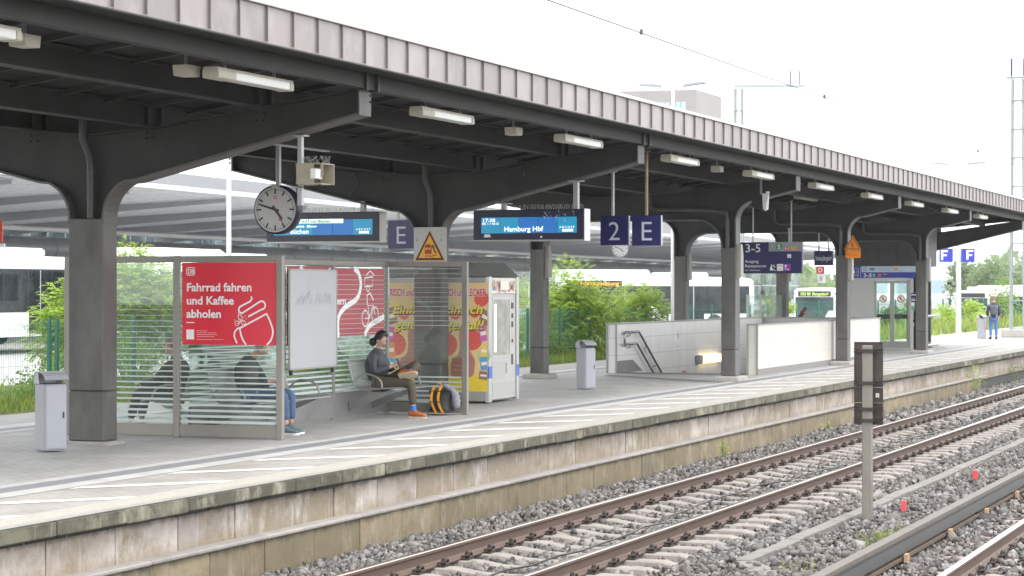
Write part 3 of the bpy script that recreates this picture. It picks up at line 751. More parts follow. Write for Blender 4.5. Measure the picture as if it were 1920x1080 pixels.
def single_frame(cx, label):
    t = thing('canopy_column', label, 'column', (cx,CY,0), 'steel columns carrying the platform canopy')
    hw = .165; cf = .24
    web = MB(); R = arm_under(CY-cf, -1); L = arm_under(CY+cf, 1)
    top = [(TIPY,4.25),(CY-1.0,3.88),(CY,3.80),(CY+1.0,3.88),(FTY,4.25)]
    outline = R[::-1] + top + L                      # column face up along near arm, over the top, down the far arm
    solid_from_outline(web, outline, cx-.03, cx+.03)
    # stiffer plate in the fork
    web.build('arm_web', M_steel_dark, t)
    fl = MB()
    flange(fl, R, cx-hw, cx+hw, .028); flange(fl, L[::-1], cx-hw, cx+hw, .028)
    fl.build('lower_flange', mat('flange_paint', (.10,.098,.093), .5, .1, var=.1, scale=3, dirt=(.065,.063,.058), dscale=1.2, damt=.5), t)
    f2 = MB(); flange(f2, [(y,z+.0) for y,z in top][::-1], cx-.12, cx+.12, -.025); f2.build('upper_flange', M_steel_dark, t)
    ep = MB()
    for s in (-1,1): yt = CY+s*(CY-TIPY); ep.box(cx-hw, yt-.012, 3.945, cx+hw, yt+.012, 4.255)
    ep.build('end_plate', M_colclad, t)
    cl = MB(); a_, b_ = hw+.004, cf+.004; cl.cbox(cx-a_, CY-b_, .05, cx+a_, CY+b_, .66, .012); cl.cbox(cx-a_, CY-b_, .664, cx+a_, CY+b_, 2.775, .012)
    for z in (.12,.58,.75,1.25,1.75,2.2,2.68):
        for y in (CY-cf+.04, CY+cf-.04): cl.lathe([(.012,0),(.010,.006)], (cx-hw-.005,y,z), 6, axis='x')
        for x in (cx-hw+.04, cx+hw-.04): cl.lathe([(.012,-.006),(.012,0.002)], (x,CY-cf,z), 6, axis='y')
    cl.build('cladding', M_colclad, t)
    bs = MB(); bs.cbox(cx-hw-.05, CY-cf-.10, -.02, cx+hw+.05, CY+cf+.10, .045, .02); bs.build('footing', M_curb, t)
    gs = MB(); random.seed(int(cx))
    for y in (11.0, 12.4, 13.9, 2*CY-13.9, 2*CY-12.4, 2*CY-11.0):     # cleats and bolts where the purlins sit
        za = 3.80+.122*max(0,abs(y-CY)-.2)
        for sx in (-1,1): gs.box(cx+sx*.16-.03, y-.07, za, cx+sx*.16+.03, y+.07, za+.24)
        for sx in (-1,1):
            for k in range(2): gs.lathe([(.016,0),(.016,.02)], (cx-.055,y+sx*.05,za-.06-k*.07), 6, axis='x')
    gs.build('purlin_cleats', M_rivet, t)
    pipe = MB()
    px, py = cx-hw+.05, CY-.02
    pipe.tube([(px-.02,py+.08,roofz(py)-.02),(px-.02,py+.08,3.75),(px,py,3.55),(px,py-.02,3.40),(px,py-.02,2.78)], .048, 12)
    for z in (3.33,3.0): pipe.tube([(px,py-.02,z),(px,py-.02,z+.035)], .056, 12)
    pipe.build('downpipe', mat('pipe_grey', (.075,.075,.074), .45, .2, var=.1), t)
    return t
PNear, PFar = 12.48, 16.72
def portal_frame(cx, label):
    t = thing('canopy_column', label, 'column', (cx,CY,0), 'steel columns carrying the platform canopy')
    hw = .175; cf = .15
    R = arm_under(PNear-cf, -1, r=.45); L = arm_under(PFar+cf, 1, r=.45)
    r = .55; zb = 3.36
    inner = [(PNear+cf,2.70)] + [(PNear+cf+r-r*math.cos(rad(a)), zb-r+r*math.sin(rad(a))) for a in np.linspace(0,90,9)] + [(PFar-cf-r+r*math.cos(rad(a)), zb-r+r*math.sin(rad(a))) for a in np.linspace(90,0,9)] + [(PFar-cf,2.70)]
    top = [(TIPY,4.25),(CY-1.0,3.90),(CY,3.86),(CY+1.0,3.90),(FTY,4.25)]
    web = MB()
    solid_from_outline(web, R[::-1] + top + L + inner[::-1], cx-.03, cx+.03)
    web.build('arm_web', M_steel_dark, t)
    fl = MB(); flange(fl, R, cx-hw, cx+hw, .028); flange(fl, L[::-1], cx-hw, cx+hw, .028); flange(fl, inner, cx-hw, cx+hw, .028)
    fl.build('lower_flange', MATS['flange_paint'], t)
    f2 = MB(); flange(f2, top[::-1], cx-.12, cx+.12, -.025); f2.build('upper_flange', M_steel_dark, t)
    ep = MB()
    for s in (-1,1): yt = CY+s*(CY-TIPY); ep.box(cx-hw, yt-.012, 3.945, cx+hw, yt+.012, 4.255)
    ep.build('end_plate', M_colclad, t)
    for y in (PNear, PFar):
        cl = MB(); a_, b_ = hw+.004, cf+.004; cl.cbox(cx-a_, y-b_, .11, cx+a_, y+b_, .66, .012); cl.cbox(cx-a_, y-b_, .664, cx+a_, y+b_, 2.775, .012)
        for z in (.16,.58,.75,1.2,1.65,2.1,2.6):
            for yy in (y-cf+.04, y+cf-.04): cl.lathe([(.012,0),(.010,.006)], (cx-hw-.005,yy,z), 6, axis='x')
        cl.build('cladding', M_colclad, t)
        bs = MB(); bs.cbox(cx-hw-.22, y-cf-.12, -.02, cx+hw+.22, y+cf+.12, .11, .03); bs.build('footing', M_curb, t)
    jb = MB()
    for y in (PNear, PFar):
        jb.prism([(cx-.10,2.15),(cx+.10,2.15),(cx+.10,2.62),(cx+.02,2.85),(cx-.10,2.85)], 'y', y-cf-.10, y-cf-.004)
    jb.build('junction_box', mat('box_beige', (.36,.345,.31), .5, var=.08), t)
    pipe = MB(); px = cx-hw+.04
    pipe.tube([(px,14.2,roofz(14.2)-.02),(px,14.2,3.66),(px,14.1,3.58),(px,PNear+.35,3.56),(px,PNear+.05,3.5),(px,PNear+.03,3.35),(px,PNear+.03,2.78)], .05, 12)
    pipe.build('downpipe', MATS['pipe_grey'], t)
    return t
single_frame(CXs[0], 'nearest grey canopy column, beside the litter bin and the red poster')
single_frame(CXs[1], 'canopy column behind the shelter bearing the yellow falling-person warning sign')
portal_frame(CXs[2], 'two-legged canopy frame at the near end of the white tiled stairwell')
portal_frame(CXs[3], 'two-legged canopy frame carrying the orange roadworks sign')
portal_frame(CXs[4], 'two-legged canopy frame right in front of the lift doors')
single_frame(CXs[5], 'last canopy arm at the open far end of the roof, behind the lift')

# ceiling lights: housing, diffuser, end caps
def ceiling_light(x0, y, label, L=1.75):
    t = thing('ceiling_light', label, 'light', (x0,y,4.3), 'strip lights under the canopy roof')
    z0, z1 = 4.105, 4.185
    mb = MB(); mb.box(x0,y-.085,z1,x0+L,y+.085,z1+.03); mb.build('housing', M_cream, t)
    mb = MB(); P = [(y-.088,z1),(y-.09,z0+.010),(y-.080,z0),(y+.080,z0),(y+.09,z0+.010),(y+.088,z1)]; mb.prism(P,'x',x0+.40,x0+L-.09); mb.build('diffuser', M_diff, t)
    for a, b in ((x0,x0+.395),(x0+L-.085,x0+L)):
        mb = MB(); Q = [(y-.094,z1),(y-.096,z0+.006),(y-.084,z0-.006),(y+.084,z0-.006),(y+.096,z0+.006),(y+.094,z1)]; mb.prism(Q,'x',a,b); mb.build('end_cap', M_cream, t)
    mb = MB()
    for xx in (x0+.3, x0+L-.3): mb.box(xx-.015,y-.015,z1+.03,xx+.015,y+.015,roofz(y))
    mb.build('hanger', M_galv, t)
    return t
desc = ['cut off at the left edge of the photo','above and left of the first arm tip','between the first arm tip and the second','just before the second arm tip','just past the second arm tip','above the white bird-shaped cowl','just past the third arm tip','before the fourth arm tip','past the fourth arm tip','above the lift','towards the far end of the canopy','at the far end of the canopy']
for k in range(11):
    ceiling_light((15.9+5.6*k)*.9625+.08, 11.25, 'pale strip light under the canopy edge, '+desc[k])
ceiling_light(53.2, 12.9, 'strip light hung further in under the canopy, above the 3-5 sign')
# small junction boxes by the lights
for k, (x, lab) in enumerate(((17.6,'small cream sensor box beside the leftmost strip light'),(20.62,'small cream box at the near end of the second strip light'),(30.2,'small beige box on the canopy soffit before the second arm tip'),(41.0,'small beige box under the canopy between two strip lights'))):
    t = thing('ceiling_box', lab, 'junction box', (x,11.5,4.2), 'small boxes under the canopy')
    mb = MB(); mb.prism([(x,4.12),(x+.23,4.12),(x+.25,4.23),(x-.02,4.23)], 'y', 11.42, 11.60); mb.build('cover', M_cream, t)
    mb = MB(); mb.box(x+.10,11.5,4.23,x+.13,11.53,roofz(11.5)); mb.build('hanger', M_galv, t)
# ================================================================ PLATFORM OBJECTS
# ---- litter bins
M_binhood = mat('bin_hood', (.36,.37,.39), .45, .0, var=.06, scale=6)
def litter_bin(loc, rot, label, hood_dark=False):
    """steel bin 0.30 x 0.25 x 0.9 with a curved hood over the opening; built facing -Y at the origin"""
    t = thing('litter_bin', label, 'litter bin', (0,0,0), 'litter bins on the platform')
    mb = MB(); mb.cbox(-.15,-.115,.015,.15,.125,.80,.018); mb.build('body', M_bin, t)
    mb = MB(); P = [(-.12,-.128),(.12,-.128),(.135,-.12),(.135,-.116),(-.135,-.116),(-.135,-.12)]; mb.prism(P,'z',.05,.775); mb.build('door_panel', mat('bin_door', (.37,.38,.42), .45, .0, var=.05, scale=5, dirt=(.34,.34,.37), dscale=3, damt=.4), t)
    mb = MB(); mb.box(.085,-.137,.40,.10,-.128,.47); mb.build('lock', M_black, t)
    mb = MB(); n = 8                                   # curved hood: quarter cylinder from the back up and over to the front
    prof = [(.125,.80),(.125,.86)] + [(.125-.26*math.sin(rad(a))*1.0, .80+.06+.07*math.sin(rad(a*1.6 if a < 60 else 96+ (a-60)*.3))) for a in range(10,91,10)]
    outer = [(.13,.80),(.13,.88),(.09,.925),(.03,.945),(-.05,.935),(-.11,.90),(-.15,.855)]
    inner = [(y*.93,z-.012) for y,z in outer]
    v = []
    for y,z in outer: v += [(-.155,y,z),(.155,y,z)]
    for y,z in inner: v += [(-.15,y,z),(.15,y,z)]
    m = len(outer); f = []
    for i in range(m-1): f += [(2*i,2*i+1,2*i+3,2*i+2), (2*m+2*i,2*m+2*i+2,2*m+2*i+3,2*m+2*i+1), (2*i,2*i+2,2*m+2*i+2,2*m+2*i), (2*i+1,2*m+2*i+1,2*m+2*i+3,2*i+3)]
    f += [(2*m-2,2*m-1,4*m-1,4*m-2),(0,2*m,2*m+1,1)]
    mb.add(v, f)
    for s in (-1,1): mb.add([(s*.152,.13,.80),(s*.152,-.0,.80),(s*.152,.02,.86),(s*.152,.03,.94),(s*.152,.09,.92),(s*.152,.13,.88)], [(0,1,2,3,4,5)])
    mb.build('hood', M_binhood, t)
    mb = MB(); mb.box(-.13,-.10,.79,.13,.11,.802); mb.build('opening', M_black, t)
    t.location = loc; t.rotation_euler.z = rad(rot); return t
litter_bin((22.86,14.49,0), -29, 'grey metal litter bin with rounded hood standing in front of the nearest column')
litter_bin((40.7,13.98,0), -24, 'grey metal litter bin standing alone before the white stair wall')
b3 = litter_bin((88.2,14.1,0), -20, 'pale litter bin with a pink smear beside the far person with backpack')
mb = MB(); pl = PL((0,-.132,.35), (1,0,0), (0,0,1)); ribbon(mb, pl, smooth_curve([(-.03,.25),(.02,.15),(-.02,.05),(.03,-.08)]), .045, .0); g = mb.build('paint_smear', mat('pink_paint', (.75,.10,.25), .5), None); g.parent = b3

# ---- glazed wind shelter
SX_A, SX_B, SWY = 25.66, 31.9, 14.22
shelter = thing('wind_shelter', 'glazed wind shelter with striped panes, grey metal frame and seats on both sides', 'shelter', (28.8,SWY,0))
def post(x, y, w=.075, d=.075, z1=2.34, z0=0., name='post'):
    mb = MB(); mb.cbox(x-d/2,y-w/2,z0,x+d/2,y+w/2,z1,.006); return mb.build(name, M_alu_dull, shelter)
for x in (SX_A, SX_B):
    for y in (12.90, SWY+.16 if x == SX_A else SWY, 16.0): post(x, y, .085, .075)
for x in (28.36, 29.98): post(x, SWY, .06, .06)
def rail_y(x, y0, y1, z0, z1, nm): 
    mb = MB(); mb.cbox(x-.03,y0,z0,x+.03,y1,z1,.006); mb.build(nm, M_alu_dull, shelter)
for x in (SX_A, SX_B):
    m_ = SWY+.16 if x == SX_A else SWY
    for a, b in ((12.945,m_-.045),(m_+.045,15.955)):
        rail_y(x,a,b,2.255,2.335,'top_rail'); rail_y(x,a,b,.02,.17,'kick_plate')
for a, b in ((SX_A+.04,28.33),(28.39,29.95),(30.01,SX_B-.04)):
    mb = MB(); mb.cbox(a,SWY-.03,2.255,b,SWY+.03,2.335,.006); mb.build('top_rail', M_alu_dull, shelter)
    mb = MB(); mb.box(a,SWY-.02,.03,b,SWY+.02,.39); mb.build('base_panel', mat('base_panel', (.24,.236,.232), .5, .3, var=.1, scale=3, dirt=(.15,.147,.14), dscale=2, damt=.5), shelter)
def stripes_z(z0, z1, skip=None):
    out = []; z = z0+.02; 
    while z < z1-.01:
        tt = (z-z0)/(z1-z0); h = .030*(1-tt)**2.2+.0045
        if not (skip and skip[0] < z < skip[1]): out.append((z, z+h))
        z += .0725
    return out
def pane_y(x, y0, y1, z0, z1, skip=None):
    mb = MB(); mb.box(x-.005,y0,z0,x+.005,y1,z1); p = mb.build('glass_pane', M_glass, shelter)
    mb = MB()
    for a, b in stripes_z(z0,z1,skip): mb.add([(x-.0075,y1,a),(x-.0075,y0,a),(x-.0075,y0,b),(x-.0075,y1,b)], [(0,1,2,3)])
    mb.build('printed_stripes', M_frost, p)
def pane_x(y, x0, x1, z0, z1, skip=None):
    mb = MB(); mb.box(x0,y-.005,z0,x1,y+.005,z1); p = mb.build('glass_pane', M_glass, shelter)
    mb = MB()
    for a, b in stripes_z(z0,z1,skip): mb.add([(x0,y-.0075,a),(x1,y-.0075,a),(x1,y-.0075,b),(x0,y-.0075,b)], [(0,1,2,3)])
    mb.build('printed_stripes', M_frost, p)
pane_y(SX_A, 12.945, SWY+.115, .172, 2.252); pane_y(SX_A, SWY+.205, 15.955, .172, 2.252)
pane_y(SX_B, 12.945, SWY-.045, .172, 2.252, (.60,1.28)); pane_y(SX_B, SWY+.045, 15.955, .172, 2.252, (.60,1.28))
for a, b in ((SX_A+.04,28.33),(28.39,29.95),(30.01,SX_B-.04)): pane_x(SWY, a, b, .392, 2.252)

# ---- red poster on the near pane
pl = FX(SX_A-.012, 14.30, 1.20)                      # a 0..1.37 to the right, b 0..1.05 up
PWD, PHT = 1.345, 1.05
poster = thing('poster', 'large red poster about cycling and coffee on the near pane of the shelter', 'poster', (SX_A-.012,13.66,1.2))
mb = MB(); slab(mb, pl, 0, 0, PWD, PHT, -.006, .004); mb.build('sheet', M_red, poster)
def T(s, x, y, h, w=None, bold=.03, m=M_signwhite, off=.007, par=poster, p=None, **k): return text(s, p or pl, x, y, h, off, m, par, w, bold, **k)
T('Fahrrad fahren', .065, PHT-.365, .107, .93, .035); T('und Kaffee', .065, PHT-.535, .107, .68, .035); T('abholen', .065, PHT-.705, .107, .50, .035)
mb = MB(); rect(mb, pl, .065, .275, .18, .287, .007)                                   # short rule
fr = [(.07,.90),(.08,.89),(.175,.89),(.185,.90),(.185,.975),(.175,.985),(.08,.985),(.07,.975)]
ribbon(mb, pl, fr, .010, .007, closed=True)                                            # logo frame
cup = [(.79,.02),(.745,.10),(.75,.17),(.81,.21),(1.225,.40),(1.29,.27),(1.305,.16),(1.275,.05),(1.215,.0)]
ribbon(mb, pl, [(.795,.02),(.755,.11),(.762,.165),(.80,.205),(.86,.225)], .022, .007)
ribbon(mb, pl, [(.84,.215),(1.22,.40)], .022, .0075); 
ribbon(mb, pl, smooth_curve([(1.215,.40),(1.275,.28),(1.305,.17),(1.28,.07),(1.22,.004)],4), .022, .008)
ribbon(mb, pl, smooth_curve([(.835,.215),(.855,.12),(.89,.05),(.925,.004)],4), .022, .008)
ribbon(mb, pl, [(.955,.36),(1.15,.455)], .022, .007)
ribbon(mb, pl, [(1.15,.455)]+[(1.145+.052*math.cos(rad(a)),.505+.052*math.sin(rad(a))) for a in range(-75,121,15)]+[(.87,.405)]+[(.865-.045*math.sin(rad(a)),.45-.045*math.cos(rad(a))) for a in range(15,170,20)]+[(.985,.555),(1.01,.59),(.995,.615)], .022, .0075)
# little cyclist
for cx_ in (.795,.885): ringp(mb, pl, cx_, .275 if cx_<.85 else .285, .032, .007, .007)
ribbon(mb, pl, [(.795,.275),(.83,.275),(.865,.33),(.82,.325),(.83,.275)], .007, .0072); ribbon(mb, pl, [(.865,.33),(.885,.285)], .007, .0072); ribbon(mb, pl, [(.865,.335),(.875,.35),(.89,.35)], .007, .0074)
ribbon(mb, pl, [(.82,.33),(.81,.375),(.845,.385),(.87,.35)], .010, .0076); ribbon(mb, pl, [(.82,.335),(.85,.32),(.835,.28)], .010, .0076); ringp(mb, pl, .828, .405, .018, .006, .0076)
for a in ((.905,.36,.92,.375),(.915,.33,.935,.335),(.88,.39,.885,.41),(.77,.31,.755,.32)): ribbon(mb, pl, [(a[0],a[1]),(a[2],a[3])], .006, .0072)
mb.build('line_drawing', M_signwhite, poster)
T('DB', .083, PHT-.143, .062, .09, .03)
mb = MB(); slab(mb, pl, .065, .065, .175, .19, .004, .0065); mb.build('white_label', M_signwhite, poster)
T('Mit viel weg vom Bahnhof', .215, .172, .010, .15, .02); T('Nachhaltig mobil machen mit Rädern und Rast', .215, .148, .009, .28); T('Mit dem Fahrrad in Bergedorf Kilometer sammeln', .215, .124, .009, .30); T('und bei teilnehmenden Partnern einlösen.', .215, .100, .009, .25); T('DB Rad+ App downloaden: bahnhof.de/radplus', .215, .062, .010, .385, .02)

# ---- second poster on the middle wall, red with a route line
pl2 = FY(30.06, SWY-.020, 1.22)
p2 = thing('poster', 'red poster with a winding white route line above the man with crossed legs', 'poster', (30.8,SWY+.014,1.2))
mb = MB(); slab(mb, pl2, 0, 0, 1.72, 1.0, -.010, .0); mb.build('sheet', mat('poster_red_two', (.36,.028,.045), .4, var=.03), p2)
mb = MB()
ribbon(mb, pl2, smooth_curve([(.62,1.0),(.78,.93),(.86,.75),(.72,.55),(.30,.42),(.08,.28),(.06,.05),(.10,0)],6), .085, .003)
ribbon(mb, pl2, smooth_curve([(1.0,0),(1.18,.14),(1.5,.22),(1.72,.27)],5), .085, .003)
for cx_, cy_ in ((1.02,.25),(1.38,.30)): ringp(mb, pl2, cx_, cy_, .13, .02, .003)
ribbon(mb, pl2, [(1.02,.25),(1.17,.25),(1.3,.45),(1.12,.44),(1.17,.25)], .022, .0032); ribbon(mb, pl2, [(1.3,.45),(1.38,.30)], .022, .0032); ribbon(mb, pl2, [(1.1,.45),(1.08,.60),(1.2,.63),(1.32,.52)], .03, .0034); ringp(mb, pl2, 1.12, .70, .055, .018, .0034)
ribbon(mb, pl2, [(1.0,.86),(1.3,.88),(1.28,.74),(1.0,.73),(1.0,.86)], .02, .003); ribbon(mb, pl2, [(1.05,.90),(1.2,.97),(1.35,.90)], .02, .003)
mb.build('line_drawing', M_signwhite, p2)
mb2 = MB()
for z_ in [k*.0725+.03 for k in range(13)]: slab(mb2, pl2, 0, z_, 1.72, z_+.006, .0036, .0042)
mb2.build('printed_stripes', M_frost, p2)
T('f', -.0, .66, .11, None, .03, par=p2, p=pl2, off=.004); T('ern', .02, .47, .11, .30, .03, par=p2, p=pl2, off=.004)
# red strip of a third poster above the notice board
pl3 = FY(28.42, SWY-.012, 2.12)
p3 = thing('poster', 'red poster mostly covered by the blank white notice board', 'poster', (29.2,SWY-.012,2.12))
mb = MB(); slab(mb, pl3, .05, -1.0, 1.48, .12, -.003, .0); mb.build('sheet', MATS['poster_red_two'], p3)
mb = MB()
ribbon(mb, pl3, [(.46,.118),(.60,.0),(.7,-.1)], .07, .003); ribbon(mb, pl3, [(1.33,.0),(1.46,.085)], .07, .003); mb.build('line_drawing', M_signwhite, p3)
# ---- blank notice board standing before the back wall
board = thing('notice_board', 'blank white notice board with faint scribbles hung on the shelter back wall', 'notice board', (29.2,14.05,.8))
pb = FY(28.40, 14.12, .80)
mb = MB(); slab(mb, pb, 0, 0, 1.50, 1.37, -.02, .0); mb.build('panel', mat('board_white', (.44,.45,.465), .4, var=.03, scale=2, dirt=(.36,.367,.38), dscale=1.2, damt=.4), board)
mb = MB()
for a0,b0,a1,b1 in ((-.02,-.025,1.52,0),(-.02,1.37,1.52,1.395),(-.025,-.025,0,1.395),(1.50,-.025,1.525,1.395)): slab(mb, pb, a0,b0,a1,b1,-.024,.005)
mb.build('frame', M_alu, board)
mb = MB(); random.seed(4)
def scrawl(a, b, h, n):
    pts = []
    for i in range(n): pts.append((a+i*h*.32+random.uniform(-.02,.02), b+(h if i % 2 else 0)*random.uniform(.6,1.1)))
    ribbon(mb, pb, smooth_curve(pts,3), .010, .003)
scrawl(.20,.88,.15,6); scrawl(.52,.90,.16,4); scrawl(.80,.88,.17,5); scrawl(1.05,.90,.16,6)
ribbon(mb, pb, smooth_curve([(.35,.93),(.5,1.02),(.62,1.08),(.55,.98),(.42,.95)],4), .010, .003)
mb.build('scribbles', mat('pen_grey', (.40,.42,.45), .6), board)
mb = MB(); slab(mb, pb, .05, -.10, .10, -.025, -.05, -.01); slab(mb, pb, 1.4, -.10, 1.45, -.025, -.05, -.01); mb.build('bracket', M_black, board)

# ---- wire-mesh benches fixed to the shelter wall
M_wire = mat('bench_wire', (.36,.36,.355), .4, .6, var=.08, scale=6)
M_arm = mat('bench_support', (.30,.30,.295), .45, .5, var=.1, scale=5)
def bench(x0, x1, s, label, arms=True):
    """s=-1: facing the near track"""
    Y = lambda d: SWY+s*d
    t = thing('bench', label, 'bench', ((x0+x1)/2,SWY,0), 'wire mesh benches of the shelter')
    prof = smooth_curve([(.86,.435),(.80,.462),(.60,.452),(.40,.440),(.29,.455),(.215,.53),(.18,.64),(.145,.76),(.125,.85)],4)
    P3 = [(Y(p[0]), p[1]) for p in prof]
    mb = MB(); x = x0
    while x <= x1+.001: mb.tube([(x,p[0],p[1]) for p in P3[::2]], .0045, 4, caps=False); x += .045
    for i in range(0, len(P3), 1): mb.tube([(x0,P3[i][0],P3[i][1]-.004),(x1,P3[i][0],P3[i][1]-.004)], .0035, 4, caps=False)
    mb.build('mesh_seat', M_wire, t)
    mb = MB()
    for x in (x0,(x0+x1)/2,x1): mb.tube([(x,p[0],p[1]-.006) for p in P3], .014, 6)
    for i in (0,-1): mb.tube([(x0,P3[i][0],P3[i][1]),(x1,P3[i][0],P3[i][1])], .013, 6)
    mb.build('rim', M_arm, t)
    for x in (x0+.25, x1-.25):
        mb = MB(); q_ = [(Y(.03),.10),(Y(.03),.24),(Y(.78),.445),(Y(.82),.43),(Y(.62),.34)]
        mb.prism(q_, 'x', x-.02, x+.02); mb.build('cantilever', M_arm, t)
    if arms:
        for x in (x0-.02, x1+.02):
            mb = MB(); mb.tube(smooth_curve([(x,Y(.22),.55),(x,Y(.36),.655),(x,Y(.55),.64),(x,Y(.66),.56),(x,Y(.68),.46)],4), .014, 6); mb.build('armrest', M_arm, t)
    return t
bench(30.25, 31.62, -1, 'wire mesh bench on which the man with crossed legs sits')
bench(25.95, 28.1, -1, 'wire mesh bench behind the red poster with a seated man in jeans')
bench(25.95, 28.1, 1, 'wire mesh bench on the far side of the shelter wall with a seated woman')

# ---- vending machine
VX0, VX1, VY0, VY1 = 35.10, 36.53, 13.80, 15.72
vend = thing('vending_machine', 'tall snack vending machine with glass front and colourful posters on its side', 'vending machine', (35.8,14.7,0))
mb = MB(); mb.cbox(VX0,VY0+.03,.03,VX1,VY1,2.12,.012); mb.build('cabinet', mat('cabinet_grey', (.33,.32,.30), .4, .4, var=.06, scale=3, dirt=(.22,.21,.20), dscale=2, damt=.4), vend)
mb = MB(); zt = 2.36; i_ = .22
mb.add([(VX0-.03,VY0-.02,2.125),(VX1+.03,VY0-.02,2.125),(VX1+.03,VY1+.03,2.125),(VX0-.03,VY1+.03,2.125),(VX0+.02,VY0+i_,zt),(VX1-.05,VY0+i_,zt),(VX1-.05,VY1-.1,zt),(VX0+.02,VY1-.1,zt)], [(3,2,1,0),(4,5,6,7),(0,1,5,4),(1,2,6,5),(2,3,7,6),(3,0,4,7)])
mb.build('roof', mat('vend_roof', (.20,.195,.185), .5, .3, var=.08), vend)
pf = FY(VX0, VY0, 0)
for a0, a1 in ((0,.14),(VX1-VX0-.12,VX1-VX0)):
    mb = MB(); slab(mb, pf, a0, .02, a1, 2.12, -.03, .03); mb.build('side_trim', mat('bright_trim', (.50,.50,.485), .3, .5, var=.05), vend)
mb = MB(); slab(mb, pf, VX1-VX0-.122,.42,VX1-VX0+.002,.62,.03,.033); mb.build('blue_band', mat('band_blue', (.04,.13,.50), .4), vend)
mb = MB(); slab(mb, pf, 0-.002,.42,.142,.62,.03,.033); slab(mb, FX(VX0-.003,VY0+.032,0), 0,.42,.062,.62,-.001,.003)
mb.build('blue_band', mat('band_blue', (.04,.13,.50), .4), vend)
mb = MB(); slab(mb, pf, .145,.06,1.305,1.83,-.0,.012); mb.build('front_panel', mat('vend_front', (.47,.465,.45), .4, .4, var=.05), vend)
mb = MB(); slab(mb, pf, .22,.80,1.0,1.74,.0125,.018); w_ = mb.build('display_window', mat('vend_window', (.40,.40,.36), .08, var=.35, scale=4, spec=.7, dirt=(.10,.095,.09), dscale=3.2, damt=.5), vend)
mb = MB(); slab(mb, pf, .30,.86,.36,1.66,.0185,.022); mb.build('light_tube', mat('tube_light', (.9,.9,.8), .4, emit=(1,.97,.85), estr=1.6), w_)
mb = MB()
for a0,b0,a1,b1 in ((.18,.76,.22,1.78),(1.0,.76,1.04,1.78),(.22,.76,1.0,.80),(.22,1.74,1.0,1.78)): slab(mb, pf, a0,b0,a1,b1,.012,.024)
mb.build('window_frame', MATS['bright_trim'], vend)
mb = MB(); slab(mb, pf, 1.10,1.58,1.19,1.68,.0125,.02); slab(mb, pf, 1.11,1.42,1.18,1.50,.0125,.02); slab(mb, pf, 1.11,1.26,1.18,1.36,.0125,.018); slab(mb, pf, 1.12,1.0,1.17,1.06,.0125,.02); slab(mb, pf, 1.10,.62,1.18,.80,.0125,.016); slab(mb, pf, .84,.48,.86,.66,.0125,.016)
mb.build('coin_panel', M_black, vend)
mb = MB(); slab(mb, pf, .20,.40,.80,.70,.0125,.016); slab(mb, pf, .20,.10,1.26,.34,.0125,.016); mb.build('flap', mat('vend_flap', (.43,.425,.41), .4, .4, var=.05), vend)
sn = [(.75,.25,.10),(.10,.35,.6),(.78,.55,.12),(.55,.12,.4),(.3,.16,.1),(.85,.8,.7),(.2,.5,.25)]
snack_m = [mat('snack_colour', sn[0], .4)] + [mat('snack_colour_'+w, c, .4) for w, c in zip(('blue','amber','plum','brown','cream','green'), sn[1:])]
mb = MB(); slab(mb, pf, .145,1.84,1.305,2.10,.0,.014,5); random.seed(9)
for k in range(70):
    a, b = random.uniform(.16,1.24), random.uniform(1.85,2.02); slab(mb, pf, a, b, a+random.uniform(.02,.06), b+random.uniform(.03,.07), .0142+.0004*k, .0146+.0004*k, random.randrange(7))
slab(mb, pf, .5,1.90,.90,2.06,.044,.046,5)
mb.build('header_panel', snack_m, vend)
